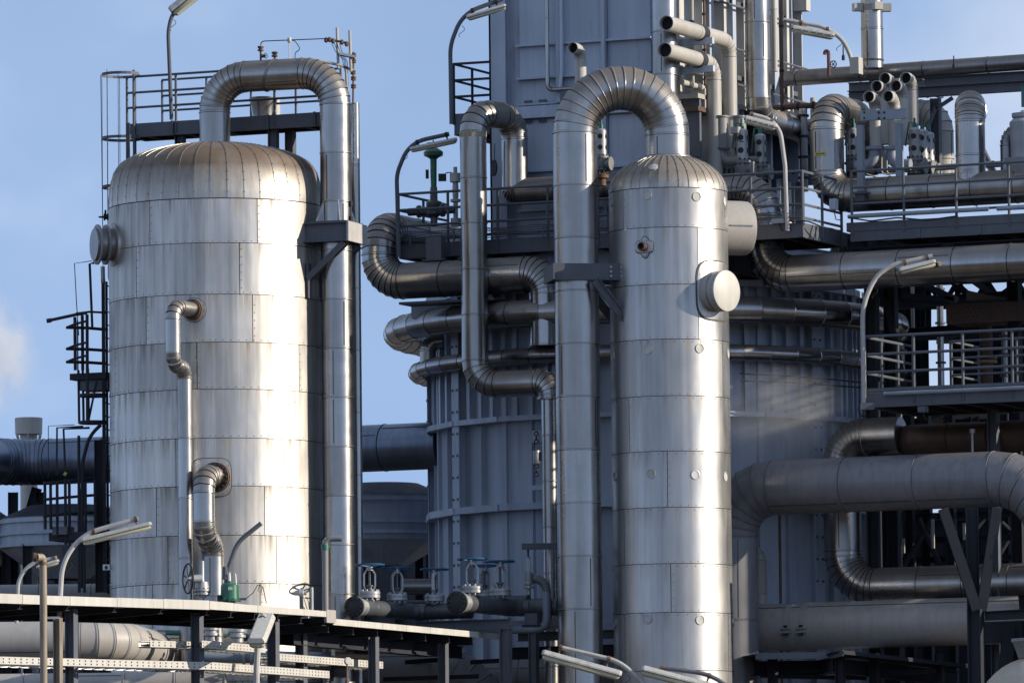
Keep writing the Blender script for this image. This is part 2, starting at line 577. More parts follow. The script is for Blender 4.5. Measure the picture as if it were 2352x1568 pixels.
def vessel_dome(root, c, R, z, prof, k, mate, gap=.018, rib=.012):
    """gores of the domed head; prof: (radius, height)"""
    mb = MB()
    st = 2 * math.pi / k
    ns = 3
    for (r, h) in prof:
        ga = min(gap / max(r, .05) / 2, st * .3)
        for j in range(-1, ns + 2):
            jj = min(max(j, 0), ns)
            a = st * jj / ns
            a = a + ga if jj == 0 else a - ga if jj == ns else a
            q, zz = (r, h) if 0 <= j <= ns else (r * .985 - .01, h - .03)
            mb.v.append((q * math.sin(a), -q * math.cos(a), zz))
    nn = ns + 3
    for i in range(len(prof) - 1):
        for j in range(nn - 1):
            mb.f.append((i * nn + j, i * nn + j + 1, (i + 1) * nn + j + 1, (i + 1) * nn + j))
    me = mb.mesh('dome_gore', mate, True, 40)
    rv = []
    # standing seam folded over each joint
    sb = MB()
    for i in range(len(prof) - 1):
        (r0, h0), (r1, h1) = prof[i], prof[i + 1]
        d = V((0, -(r1 - r0), h1 - h0)).normalized()
        nrm = V((0, -(h1 - h0), -(r1 - r0))).normalized() * -1
        nrm = V((0, -abs(h1 - h0), abs(r1 - r0))).normalized()
        sb.box(V((0, -(r0 + r1) / 2, (h0 + h1) / 2)) + nrm * (rib * .3), .026, math.hypot(r1 - r0, h1 - h0) + .002, rib, V((1, 0, 0)), d, nrm)
    sme = sb.mesh('standing_seam', mate, False)
    for q in range(k):
        mtx = Matrix.Translation(V((c.x, c.y, z)) - root.location) @ Matrix.Rotation(st * q, 4, 'Z')
        g = link('dome_gore', me, root, True, mtx)
        link('standing_seam', sme, g, True)
        acc = 0
        for i in range(len(prof) - 1):
            (r0, h0), (r1, h1) = prof[i], prof[i + 1]
            acc += math.hypot(r1 - r0, h1 - h0)
            if acc > .2 and r0 > R * .35:
                acc = 0
                a = st * q
                d = V((math.sin(a), -math.cos(a), 0))
                if d.y < .25:
                    n = (d * abs(h1 - h0) + ZU * abs(r1 - r0)).normalized()
                    rv.append((V((c.x, c.y, z + h0)) + d * r0 + n * .014, n))
    return rv

# ================================================================== big vessel on the left
T0 = P(497, 800, 0); T0.z = 0
TR = MM(246.5)
tank = thing('storage_vessel', 'wide aluminium clad vessel with domed top, the larger of the two upright vessels', 'vessel', T0)
tz = [P(497, yy, -TR).z for yy in (455, 557, 675, 785, 893, 1005, 1115, 1228, 1338, 1450)]
while tz[-1] > 1.0: tz.append(max(0.0, tz[-1] - 1.18))
rv = vessel_shell(tank, T0, TR, tz, 6, MTANK(), starts=[25, -45, -38, 52, -12, 40, 28, 35, 25])
px = MM(1)
prof = crom([(1 * TR, 0), (.998 * TR, 25 * px), (.985 * TR, 52 * px), (.951 * TR, 82 * px), (.89 * TR, 104 * px), (.80 * TR, 118 * px), (.688 * TR, 129 * px),
             (.53 * TR, 139 * px), (.38 * TR, 146 * px), (.15 * TR, 152 * px)], 3)
prof[0] = (TR * .999, .012)
rv += vessel_dome(tank, T0, TR, tz[0], prof, 40, MDOME())
rivets(rv, .013, .012).build('rivets', mat('dark_rivet', (.10, .085, .07), .6, .3), tank, kind='stuff')
zt = tz[0]
# reinforcing collar where the overhead line leaves the dome
MB().lathe(V((T0.x, T0.y, zt + 146 * px)), ZU, [(0, .47), (.05, .47), (.07, .41), (.075, .36)], 28).build('neck_collar', MTANK(), tank)

def radial(c, R, px_, py_, dflt=None):
    """point on an upright cylinder seen at px,py (front side)"""
    r = ray(px_, py_)
    o = CAM - V((c.x, c.y, 0))
    a = r.x ** 2 + r.y ** 2; b = 2 * (o.x * r.x + o.y * r.y); cc = o.x ** 2 + o.y ** 2 - R * R
    disc = max(b * b - 4 * a * cc, 0)
    t = (-b - math.sqrt(disc)) / (2 * a)
    p = CAM + r * t
    n = V((p.x - c.x, p.y - c.y, 0)).normalized()
    return p, n

def pad(c, R, px_, py_, hw, hh, mate, parent, name='reinforcing_pad', rnd=.5, t=.03, off=0.0):
    """rounded plate rolled to the vessel's curve"""
    p, n = radial(c, R, px_, py_)
    a0 = math.atan2(n.x, -n.y)
    mb = MB()
    outl = []
    for i in range(40):
        a = 2 * math.pi * i / 40
        ca, sa = math.cos(a), math.sin(a)
        pw = .5 if rnd < 1 else 1.0
        outl.append((hw * math.copysign(abs(ca) ** pw, ca), hh * math.copysign(abs(sa) ** pw, sa)))
    def pt(x, z, r):
        a = a0 + x / R
        return V((c.x + r * math.sin(a), c.y - r * math.cos(a), p.z + z))
    rings = [[pt(x, z, R - .01) for x, z in outl], [pt(x, z, R + t + off) for x, z in outl], [pt(x * .97, z * .97, R + t + off + .003) for x, z in outl],
             [pt(x * .6, z * .6, R + t + off + .003) for x, z in outl], [pt(x * .1, z * .1, R + t + off + .003) for x, z in outl]]
    mb.loft(rings, False, True)
    o = mb.build(name, mate, parent, angle=40)
    sl_ = [[pt(x * k, z * k, R + q) for x, z in outl] for k, q in ((.99, .0), (.99, .022), (1.045, .022), (1.045, -.01))]
    MB().loft(sl_, False, False).build('pad_sealant', mat('grimy_sealant', (.09, .075, .06), .7), o, angle=40)
    bm = []
    for i in range(0, 40, 3):
        x, z = outl[i]
        a = a0 + x * .93 / R
        d = V((math.sin(a), -math.cos(a), 0))
        bm.append((pt(x * .93, z * .93, R + t + off + .003), d))
    rivets(bm, .012, .01).build('pad_rivets', mat('dark_rivet'), o, kind='stuff')
    return p, n, o

# manway with two blind discs, left side
p, n = radial(T0, TR, 262, 566)
n = dirA(-71)
p = V((T0.x, T0.y, P(262, 563, -.8).z)) + n * TR
MB().lathe(p - n * .12, n, [(0, MM(50)), (.13, MM(50)), (.15, MM(45))], 32).build('manway_collar', MTANK(), tank)
MB().lathe(p - n * .02, n, [(0, MM(37)), (.5, MM(37))], 28).build('manway_neck', mat('dull_pipe_cladding') if 'dull_pipe_cladding' in MATS else MPIPEM(), tank)
MB().lathe(p + n * .16, n, [(0, MM(46)), (.035, MM(46.5)), (.05, MM(45))], 32).build('manway_flange', MPGREY(), tank)
dk = MB().lathe(p + n * .36, n, [(0, MM(30)), (.012, MM(46.5)), (.05, MM(46.5)), (.055, MM(45.5))], 32).build('manway_cover', MPGREY(), tank)
MB().lathe(p + n * .414, n, [(0, .03), (.02, .028)], 10).build('cover_eye', MBLACK(), dk)

# small vent fitting at the left edge
q = V((T0.x, T0.y, P(240, 497, 0).z)) + dirA(-93) * TR
fv = thing('vent_valve', 'small dark vent fitting sticking out of the wide vessel above its manway', 'valve', q)
d = dirA(-93)
MB().lathe(q, d, [(0, .04), (.02, .085), (.05, .085), (.055, .06), (.09, .06), (.095, .09), (.13, .09), (.135, .03), (.26, .02)], 12).build('valve_body', MSTEELD(), fv)
MB().cyl(q + d * .09, q + d * .09 + ZU * .17, .025, n=8).build('stem', MSTEELD(), fv)

# --- overhead line of the wide vessel: up from the dome, over and down the side
rp_ = MM(36)
A0 = V((T0.x, T0.y, zt + 150 * px)); 
apx = V((T0.x + MM(281), T0.y - MM(100), 0))
ztop = P(497, 180, 0).z
over = pipe('overhead_pipe', 'big arched aluminium pipe leaving the dome of the wide vessel and dropping beside it', 'pipe',
            [A0, V((A0.x, A0.y, ztop)), V((apx.x, apx.y, ztop)), V((apx.x, apx.y, 0))], rp_, MPIPE(), R=[MM(78), MM(78)], sec=1.18, gore=9)
# strap tilted round the level length of the arch
dA = V((apx.x - T0.x, apx.y - T0.y, 0)).normalized()
sp = V((T0.x, T0.y, ztop)) + dA * MM(140)
sax = (dA * math.cos(.35) + ZU * -math.sin(.35)).normalized()
mb = MB()
u, v = basis(sax)
ring = []
for w_, k_ in ((-.03, 1.0), (-.03, 1.045), (.03, 1.045), (.03, 1.0)):
    rr = []
    for i in range(28):
        a = 2 * math.pi * i / 28
        dd = u * math.cos(a) + v * math.sin(a)
        # keep the band on the pipe's surface
        perp = dd - dA * dd.dot(dA)
        rr.append(sp + dd * (rp_ * k_ / perp.length) + sax * w_)
    ring.append(rr)
mb.loft(ring, False, False).build('strap', MPIPEM(), over)
# slim pipe behind the drop leg
sx = P(819, 800, .1)
pipe('slim_riser_pipe', 'slim pale pipe running straight down behind the drop leg of the wide vessel arch', 'pipe',
     [V((sx.x, sx.y, P(818, 237, .1).z)), V((sx.x, sx.y, 0))], MM(11.5), MPIPE(), sec=1.55, bead=.008)
# warm clips on the drop leg
# --- bracket carrying the drop leg
rad = V((apx.x - T0.x, apx.y - T0.y, 0)).normalized()
tan_ = V((-rad.y, rad.x, 0))                       # towards the back right
br = thing('pipe_bracket', 'welded grey steel bracket holding the drop leg off the wide vessel', 'bracket', V((apx.x, apx.y, P(780, 538, -1).z)))
zb = P(780, 538, -1.0).z
bh = MM(44)
for sd in (-1, 1):
    s0 = V((T0.x, T0.y, zb)) + rad * (TR - .05) + tan_ * (sd * .50)
    s1 = V((apx.x, apx.y, zb)) + rad * (.52) + tan_ * (sd * .50)
    MB().cbar(s0, s1, .13, bh, .02, -sd).build('side_channel', MSTEEL(), br, False)
    b0 = V((T0.x, T0.y, zb - MM(105))) + rad * (TR - .02) + tan_ * (sd * .46)
    b1 = V((apx.x, apx.y, zb - bh / 2 - .03)) + rad * .40 + tan_ * (sd * .46)
    MB().hbar(b0, b1, .14, .22, .02, tan_).build('brace', MSTEEL(), br, False)
    MB().box(b0 + rad * .02 - ZU * .05, .05, .20, .85, rad, tan_).build('wall_plate', MSTEEL(), br, False)
c1 = V((apx.x, apx.y, zb)) + rad * .54
MB().box(c1, .05, 1.3, bh + .012, rad, tan_).build('end_plate', MPOLE(), br, False)
MB().box(V((apx.x, apx.y, zb + bh / 2 + .025)), .98, 1.12, .035, rad, tan_).build('seat_plate', MSTEEL(), br, False)
for sd, ff in ((-1, -1), (-1, 1), (1, -1), (1, 1)):
    o_ = V((apx.x, apx.y, zb + bh / 2 + .045)) + tan_ * (sd * .02)
    out = (rad * ff * .6 + tan_ * sd).normalized()
    a = o_ + out * (rp_ - .01); b = a + out * .24; t_ = a + ZU * .52
    th = out.cross(ZU) * .015
    MB().add([a - th, b - th, t_ - th, a + th, b + th, t_ + th], [(0, 1, 2), (5, 4, 3), (0, 3, 4, 1), (1, 4, 5, 2), (2, 5, 3, 0)]).build('gusset', MGALV(), br, False)
for zz in (P(810, 470, -1).z, P(810, 505, -1).z):
    for k_ in (0, 1):
        MB().box(V((apx.x, apx.y, zz)) + dirA(62 + 6 * k_) * (rp_ + .03), .03, .06, .14, dirA(62), dirA(152)).build('hinge_lug', MSTEELD(), br, False)

# --- instrument line on the front of the wide vessel: upper
def flange_stack(o, d, spec, n=20):
    mb = MB()
    return mb.lathe(o, d, spec, n)

p, n, pd = pad(T0, TR, 446, 712, MM(27), MM(27), MTANK(), tank, rnd=1.2)
ang = dirA(-20)
e0 = p
e1 = P(397, 699, p.y - 1.05)
e1.z = p.z
r_ = MM(17)
v1 = V((e1.x, e1.y, P(395, 838, e1.y).z))
w0 = P(424, 838, -TR - MM(30)); w0.z = v1.z - .02
w1 = V((w0.x, w0.y, 0))
pipe('instrument_pipe', 'thin clad pipe with an offset bend running down the front of the wide vessel', 'pipe', [e0, e1, v1, w0, w1], r_, MPIPE(),
     R=[MM(30), MM(26), MM(26)], sec=1.45, gore=4)
flange_stack(p + (e1 - e0).normalized() * .05, (e1 - e0).normalized(), [(0, r_ * .8), (.005, r_ * 1.42), (.05, r_ * 1.42), (.055, r_ * 1.25), (.09, r_ * 1.25)], 22).build('nozzle_flange', MRUST(), tank)
# --- lower, thicker one
p, n, pd = pad(T0, TR, 485, 1096, MM(45), MM(43), MTANK(), tank)
f0 = radial(T0, TR, 497, 1096)[0]
fn = dirA(-16)
flange_stack(f0 - fn * .02, fn, [(0, .3), (.02, .36), (.07, .36), (.08, .30), (.12, .30), (.13, .36), (.18, .36), (.19, .2)], 26).build('nozzle_flange', MRUST(), tank)
mb = MB()
for i in range(16):
    a = 2 * math.pi * i / 16
    u, v = basis(fn)
    c_ = f0 + u * (.31 * math.cos(a)) + v * (.31 * math.sin(a))
    mb.cyl(c_ + fn * .04, c_ + fn * .24, .026, n=6)
mb.build('flange_bolts', MBLACK(), tank, kind='stuff')
r_ = MM(24.5)
g1 = P(468, 1083, f0.y - 1.0); g1.z = f0.z
g2 = V((g1.x, g1.y, P(468, 1225, g1.y).z))
g3 = P(489, 1225, -TR - MM(42)); g3.z = g2.z - .25
pipe('drain_pipe', 'thicker clad pipe leaving a bolted nozzle low on the wide vessel and bending down', 'pipe',
     [f0 + fn * .1, g1, g2, g3, V((g3.x, g3.y, 0))], r_, MPIPE(), R=[MM(42), MM(38), MM(38)], sec=.95, gore=5)

# ================================================================== slim column on the right
C0 = P(1541, 1000, -1); C0.z = 0
CR = MM(137, -1)
colm = thing('column_vessel', 'tall slim aluminium column with round inspection caps and a capped side nozzle', 'vessel', C0)
cz = [P(1541, yy, -1 - CR).z for yy in (430, 521, 652, 778, 908, 1035, 1164, 1293, 1405, 1538)]
while cz[-1] > .8: cz.append(max(0.0, cz[-1] - 1.36))
rv = vessel_shell(colm, C0, CR, cz, 3, MCOL(), starts=[70, 28, 28, 60, 75, -5, 66, -3, 65, -6], gapm=.016)
h = MM(88)
prof = [(CR * math.cos(t) * .999, .008 + h * math.sin(t)) for t in [math.radians(a) for a in range(0, 76, 5)]]
rv += vessel_dome(colm, C0, CR, cz[0], prof, 36, MDOMEC(), .014, .016)
for z_ in cz[3:9]:
    a = -1.6
    while a < 1.6:
        d = V((math.sin(a), -math.cos(a), 0))
        rv.append((V((C0.x, C0.y, z_ - .06)) + d * (CR + .002), d))
        a += .22 / CR
rivets(rv, .011, .012).build('rivets', mat('dark_rivet'), colm, kind='stuff')
# round inspection caps
for (x_, y_) in ((1405, 464), (1487, 448), (1600, 452), (1664, 462), (1408, 818), (1489, 802), (1607, 800), (1672, 812), (1413, 1094), (1496, 1088), (1597, 1090), (1666, 1094),
                 (1413, 1430), (1488, 1421), (1608, 1423), (1684, 1428)):
    p, n = radial(C0, CR, x_, y_)
    cp = MB().lathe(p - n * .03, n, [(0, .115), (.045, .115), (.048, .105), (.036, .10), (.036, .001)], 20, cap1=False).build('inspection_cap', random.choice((MLAMP(), MGALV(), MVALVE(), MLAMP())), colm)
# cap on the dome
pp = V((C0.x, C0.y, cz[0])) + dirA(-18) * (CR * .83) + ZU * (h * .55)
nn_ = (dirA(-18) * .62 + ZU * .78).normalized()
MB().lathe(pp - nn_ * .04, nn_, [(0, .12), (.07, .12), (.075, .11)], 20).build('inspection_cap', MLAMP(), colm)
# small threaded nozzle with lapped plates
p, n, o = pad(C0, CR, 1482, 568, MM(12), MM(25), MCOL(), colm, 'lapped_plate', 1.2, .02)
p, n, o = pad(C0, CR, 1480, 567, MM(22), MM(15), MCOL(), colm, 'lapped_plate', .5, .03, .01)
tn = dirA(-28)
MB().lathe(p - tn * .05, tn, [(0, .10), (.14, .10), (.15, .115), (.19, .115), (.20, .10), (.24, .10), (.24, .075), (.1, .07)], 18, cap1=True).build('threaded_nozzle', MBROWN(), colm)
# big capped nozzle
p, n, o = pad(C0, CR, 1648, 668, MM(63), MM(67), MCOL(), colm, 'reinforcing_pad', .5)
nd = dirA(48)
nc = V((C0.x, C0.y, P(1655, 668, -2.2).z)) + nd * (CR - .1)
MB().lathe(nc, nd, [(0, MM(46)), (.48, MM(46)), (.49, MM(45.5))], 36).build('side_nozzle', MPBEIGE(), colm)
MB().lathe(nc + nd * .46, nd, [(0, MM(46.8)), (.035, MM(46.8)), (.04, MM(46))], 36).build('nozzle_cap', MWHITE(), colm)  # glare of the sun on the cap is put into its white
rivets([(nc + nd * .40 + (basis(nd)[0] * math.cos(a) + basis(nd)[1] * math.sin(a)) * MM(46), basis(nd)[0] * math.cos(a) + basis(nd)[1] * math.sin(a)) for a in [i * .26 for i in range(24)]], .012, .01).build('nozzle_rivets', mat('dark_rivet'), colm, kind='stuff')
MB().lathe(nc + nd * .24, nd, [(0, MM(46)), (0, MM(46.6)), (.03, MM(46.6)), (.03, MM(46))], 36, False, False).build('nozzle_band', MPIPEM(), colm)
# big stub behind on the right
sd_ = dirA(112)
sc_ = V((C0.x, C0.y, P(1690, 518, -1).z)) + sd_ * (CR - .5)
stub = MB().lathe(sc_, sd_, [(0, MM(63)), (.5 + MM(45), MM(63)), (.5 + MM(58), MM(62)), (.5 + MM(60), MM(60))], 36).build('side_stub', MPBEIGE(), colm)
MB().bar(sc_ + V((0, 0, 0)) + dirA(22) * MM(63.5) + sd_ * .4, sc_ + dirA(22) * MM(63.5) + sd_ * 1.0, .03, .03).build('stub_seam', MPIPEM(), stub, False)

# arch from the column head to the drop leg on its left
RA = MM(51, -1)
al = P(1326, 800, -1.35); al.z = 0
zc = P(1535, 310, -1).z
aa = V((C0.x, C0.y, cz[0] + h * .93))
dl = V((al.x - C0.x, al.y - C0.y, 0))
span = dl.length
arch = pipe('arched_pipe', 'thick ribbed aluminium pipe arching from the slim column head to its drop leg', 'pipe',
            [aa, V((C0.x, C0.y, zc + span / 2)), V((al.x, al.y, zc + span / 2)), V((al.x, al.y, 0))], RA, MPIPE(), R=[span / 2 * .999, span / 2 * .999], sec=1.27, gore=9)
MB().lathe(V((C0.x, C0.y, cz[0] + h * .90)), ZU, [(0, RA + .05), (.05, RA + .05), (.08, RA + .005)], 28).build('neck_collar', MCOL(), colm)
# bracket between drop leg and column
zb = P(1340, 624, -1.9).z
lf = dl.normalized()
tn = V((-lf.y, lf.x, 0))
if tn.y > 0: tn = -tn
b2 = thing('column_bracket', 'bolted grey channel bracket with a diagonal brace between slim column and its drop leg', 'bracket', V((al.x, al.y, zb)))
for sd in (1, -1):
    q0 = V((al.x, al.y, zb)) + lf * (RA + .10) + tn * sd * (RA + .08)
    q1 = V((al.x, al.y, zb)) - lf * (span - CR * .52) + tn * sd * (RA + .08)
    q1 = V((al.x, al.y, zb)) - lf * (MM(100)) + tn * sd * (RA + .08)
    MB().cbar(q1, q0, .14, MM(38), .022, 1 if sd > 0 else -1).build('side_channel', MSTEEL(), b2, False)
    w0 = q0 * .42 + q1 * .58 - ZU * (MM(20)); w1 = q1 - ZU * (MM(110)) - lf * .02
    MB().cbar(w0, w1, .10, .20, .02, 1 if sd > 0 else -1, up=(ZU - (w1 - w0).normalized() * ZU.dot((w1 - w0).normalized())).normalized()).build('brace', MSTEEL(), b2, False)
    mb = MB()
    for (fx, fz) in ((.06, .11), (.06, 0), (.06, -.11), (.32, .11), (.32, 0), (.32, -.11)):
        c_ = q1 + lf * fx + ZU * fz + tn * sd * .022
        mb.cyl(c_, c_ + tn * sd * .03, .03, n=6)
    mb.build('bolt_heads', MPOLE(), b2, False, kind='stuff')
    for dz, hh in ((0.05, .55), (-MM(110), .75)):
        MB().box(q1 - lf * .06 + ZU * dz, .03, .22, hh, lf, tn).build('weld_plate', MCOL(), b2, False)
MB().box(V((al.x, al.y, zb)) + lf * (RA + .13), .03, 2 * RA + .35, MM(36), lf, tn).build('end_plate', MSTEEL(), b2, False)
# ================================================================== furnace
F0 = P(1487, 950, 8); F0.z = 0
def FG(a, b, z=0.0):
    p = F0 + GX * a + GY * b
    return V((p.x, p.y, z))
def zat(px_, py_, y): return P(px_, py_, y).z
FR = MM(484, 8)
NS = 20
fz = [0.0, zat(1010, 1190, 8), zat(1030, 985, 7), zat(1005, 700, 8)]
furn = thing('furnace', 'huge round pale grey furnace of flat plates and stiffeners behind the slim column', 'furnace', F0)
def ang_pt(k, r, z):
    a = 2 * math.pi * k / NS - BETA
    return V((F0.x + r * math.sin(a), F0.y - r * math.cos(a), z))
for row in range(3):
    z0, z1 = fz[row] + .02, fz[row + 1] - .02
    # one plate mesh per row, turned round the furnace
    mb = MB()
    a = math.pi / NS
    hw = FR * math.sin(a) - .05
    rr = FR * math.cos(a)
    mb.box(V((0, -rr, (z0 + z1) / 2)), 2 * hw, .06, z1 - z0)
    me = mb.mesh('wall_plate', MWALL(), False)
    sb = MB()
    xs = (-.62, 0.0, .62) if row == 2 else (0.0,)
    for x_ in xs:
        sb.box(V((x_ * hw * .95, -rr - .10, (z0 + z1) / 2)), .03, .14, z1 - z0)
        if row == 2: sb.box(V((x_ * hw * .95, -rr - .18, (z0 + z1) / 2)), .12, .025, z1 - z0)
    sme = sb.mesh('stiffener', MWALL(), False)
    for k in range(NS):
        mtx = Matrix.Rotation(2 * math.pi * (k + .5) / NS - BETA, 4, 'Z')
        o = link('wall_plate', me, furn, True, mtx)
        link('stiffener', sme, o, True)
for k in range(NS):
    p0 = ang_pt(k, FR - .02, 0); p1 = ang_pt(k, FR - .02, fz[3])
    d = V((p0.x - F0.x, p0.y - F0.y, 0)).normalized()
    if k % 2 == 0:
        o = MB().hbar(p0 + d * .14, p1 + d * .14, .34, .32, .03, up=d).build('corner_column', MWALL(), furn, False)
        mb = MB(); z_ = fz[1] - 3
        t_ = V((-d.y, d.x, 0))
        while z_ < fz[3]:
            for s_ in (-.11, .11):
                mb.cyl(V((p0.x, p0.y, z_)) + d * .30 + t_ * s_, V((p0.x, p0.y, z_)) + d * .325 + t_ * s_, .035, n=6)
            z_ += .55
        mb.build('bolt_heads', MSTEEL(), o, False, kind='stuff')
    else:
        MB().box((p0 + p1) / 2 + d * .06, .14, .14, fz[3], d, V((-d.y, d.x, 0))).build('corner_flat', MWALL(), furn, False)
for z_, hh in ((fz[1], .17), (fz[2], .13), (fz[3], .16)):
    for k in range(NS):
        a = ang_pt(k, FR + .14, z_); b = ang_pt(k + 1, FR + .14, z_)
        MB().bar(a, b, .42, hh).build('ring_girder', MWALL(), furn, False)
# crown between furnace and platform
for k in range(NS):
    a = ang_pt(k, FR * .96, fz[3] + .55); b = ang_pt(k + 1, FR * .96, fz[3] + .55)
    MB().bar(a, b, .06, .9).build('crown_plate', MWALL(), furn, False)
mb = MB()
mb.loft([[ang_pt(k, FR * .97, fz[3] + .98) for k in range(NS)], [ang_pt(k, FR * .97, fz[3] + 1.05) for k in range(NS)]])
mb.build('roof', MSTEEL(), furn, False)

# ---- tall rectangular convection box above
AH, BH = 2.15, 4.45
ZP = zat(1300, 560, 3.4)                        # platform level
ZT = zat(1300, -260, 4)
box = thing('convection_box', 'tall grey plated tower box rising out of the furnace top to the upper frame edge', 'tower', FG(0, 0, ZP))
fp = FG(0, -BH)
def ffx(px_): return (PL(px_, 250, fp, GX) - fp).dot(GX)
fz_ = [PL(1300, yy, fp, GX).z for yy in (-260, 100, 176, 236, 268, 390, 480, 575)]
MB().gbox(-AH + .06, AH - .06, -BH + .06, BH - .06, ZP - .8, ZT, F0).build('inner_casing', MWALL(), box, False)
cols = [ffx(x) for x in (1190, 1289, 1393, 1500)]
for i in range(len(fz_) - 1):
    for j in range(3):
        z1, z0 = fz_[i], fz_[i + 1]
        dep = .0 if i != 2 else .05
        if i == 3: continue
        MB().gbox(cols[j] + .06, cols[j + 1] - .04, -BH - .0 + dep, -BH + .05 + dep, z0 + .03, z1 - .03, F0).build('face_plate', MWALL(), box, False)
for i in (1, 2, 3, 5, 6):
    MB().gbox(cols[0], AH, -BH - .14, -BH + .01, fz_[i] - .025, fz_[i] + .025, F0).build('level_stiffener', MWALL(), box, False)
MB().gbox(cols[0], AH, -BH - .16, -BH + .01, fz_[4], fz_[3] - .05, F0).build('flanged_joint', MWALL(), box, False)
for x_ in (1214, 1247, 1330, 1370):
    c_ = ffx(x_)
    for zz in (fz_[4] - .05, fz_[3] + .05):
        MB().gbox(c_ - .1, c_ + .1, -BH - .05, -BH + .01, zz - .06, zz + .06, F0).build('splice_plate', MSTEEL(), box, False)
for x_ in (1289, 1393):
    c_ = ffx(x_)
    MB().gbox(c_ - .05, c_ + .05, -BH - .2, -BH - .001, fz_[3], ZT, F0).build('upright_stiffener', MWALL(), box, False)
    MB().gbox(c_ - .045, c_ + .045, -BH - .16, -BH - .001, ZP, fz_[4], F0).build('upright_stiffener', MWALL(), box, False)
# wide corner columns
MB().hbar(FG(-AH + .18, -BH - .12, ZP - .3), FG(-AH + .18, -BH - .12, ZT), .40, .30, .03, up=GY).build('corner_column', MWALL(), box, False)
MB().hbar(FG(-AH - .10, -BH + .05, ZP - .3), FG(-AH - .10, -BH + .05, ZT), .2, .14, .02, up=GX).build('corner_column', MSTEELD(), box, False)  # dark strip: shade on the box's left edge is in its colour
MB().hbar(FG(AH + .12, -BH + .16, ZP - .3), FG(AH + .12, -BH + .16, ZT), .32, .26, .03, up=GX).build('corner_column', MWALL(), box, False)
# sunlit side: row of deep upright stiffeners
b_ = -BH + .9
i = 0
while b_ < BH - .3:
    wd = (.30, .16, .22)[i % 3]
    MB().hbar(FG(AH + .22, b_, ZP - .2), FG(AH + .22, b_, ZT), wd, .40, .025, up=GX).build('side_stiffener', (MWHITE() if i % 2 == 0 else MWALL()), box, False)
    b_ += (.62, .8, .55, .9)[i % 4]; i += 1
MB().gbox(AH + .02, AH + .44, BH - .62, BH - .58, ZP - 5, ZT, F0).build('rear_column_flange', MWALL(), box, False)
MB().gbox(AH + .10, AH + .14, BH - .57, BH + .05, ZP - 5, ZT, F0).build('rear_column_web', MSTEELD(), box, False)  # web coloured dark to stand for shade in the column's recess
MB().gbox(AH + .02, AH + .44, BH + .06, BH + .10, ZP - 5, ZT, F0).build('rear_column_flange', MWHITE(), box, False)
MB().gbox(AH - .5, AH + .0, BH + .06, BH + .10, ZP - 5, ZT, F0).build('rear_column_plate', MSTEEL(), box, False)
for zz in (ZP + 2.4, ZP + 4.6, ZP + 6.5):
    MB().gbox(AH + .1, AH + .34, -BH + .3, BH, zz - .06, zz + .06, F0).build('side_girder', MSTEEL(), box, False)
pb = PL(1842, 8, FG(AH + .3, BH), GX)
MB().box(pb, .36, .3, .42, GX, GY).build('junction_box', MWHITE(), box, False)
# service lines on the front face
q0 = PL(1258, -200, FG(0, -BH - .3), GX); q1 = PL(1258, 207, FG(0, -BH - .3), GX); q2 = PL(1330, 203, FG(0, -BH - .3), GX); q2.z = q1.z
pipe('steam_tracing_pipe', 'thin bright pipe dropping down the tower box and turning right behind the arch', 'pipe', [V((q1.x, q1.y, ZT)), q1, q1 + GX * 3.4], .055, MPIPE(), R=.14, sec=1.6, bead=.006)
q1 = PL(1290, 160, FG(0, -BH - .26), GX)
MB().tube([V((q1.x, q1.y, ZT)), q1, q1 - GX * .05 - ZU * .5], .05, 8).build('conduit', MWALL(), box)

# ================================================================== main furnace platform
def platform(name, label, c00, a1, b1, zt_, fh, mate=None, joists=6, inset=.0, group=None):
    """level deck: c00 front-left corner, a1 along GX, b1 along GY"""
    mate = mate or MSTEEL()
    o = V((c00.x, c00.y, 0))
    t = thing(name, label, 'platform', V((c00.x, c00.y, zt_)), group)
    k = max(1, round(a1 / 1.0))
    for i in range(k):
        MB().gbox(a1 * i / k + .012, a1 * (i + 1) / k - .012, .05, b1 - .05, zt_ - .05, zt_ - .01, o).build('grating_panel', MSTEELD(), t, False)
    c = [o + ZU * (zt_ - fh / 2), o + GX * a1 + ZU * (zt_ - fh / 2), o + GX * a1 + GY * b1 + ZU * (zt_ - fh / 2), o + GY * b1 + ZU * (zt_ - fh / 2)]
    for i in range(4):
        MB().cbar(c[(i + 1) % 4], c[i], .12, fh, .018, 1).build('edge_channel', mate, t, False)
    for i in range(joists):
        a = a1 * (i + .5) / joists
        MB().hbar(o + GX * a + GY * .14 + ZU * (zt_ - .06 - fh * .45), o + GX * a + GY * (b1 - .14) + ZU * (zt_ - .06 - fh * .45), .14, fh * .8, .015).build('joist', MSTEELD(), t, False)
    return t

def railing(name, label, pts, h=1.1, rails=(1.0, .66, .33), post=1.2, toe=.12, mate=None, r=.027, group=None, skip=()):
    mate = mate or MSTEEL()
    pts = [V(p) for p in pts]
    t = thing(name, label, 'railing', pts[0], group)
    for i in range(len(pts) - 1):
        a, b = pts[i], pts[i + 1]
        l = (b - a).length
        k = max(1, round(l / post))
        for j in range(k + (1 if i == len(pts) - 2 else 0)):
            p = a.lerp(b, j / k)
            MB().cyl(p - ZU * .28, p + ZU * h, r * 1.05, n=8).build('post', mate, t)
        if toe:
            d = (b - a).normalized()
            MB().bar(a + ZU * (toe / 2 + .01), b + ZU * (toe / 2 + .01), .012, toe).build('toe_board', mate, t, False)
    for q in rails:
        MB().tube([p + ZU * (h * q) for p in pts], r, 8).build('top_rail' if q == rails[0] else 'mid_rail', mate, t)
    return t

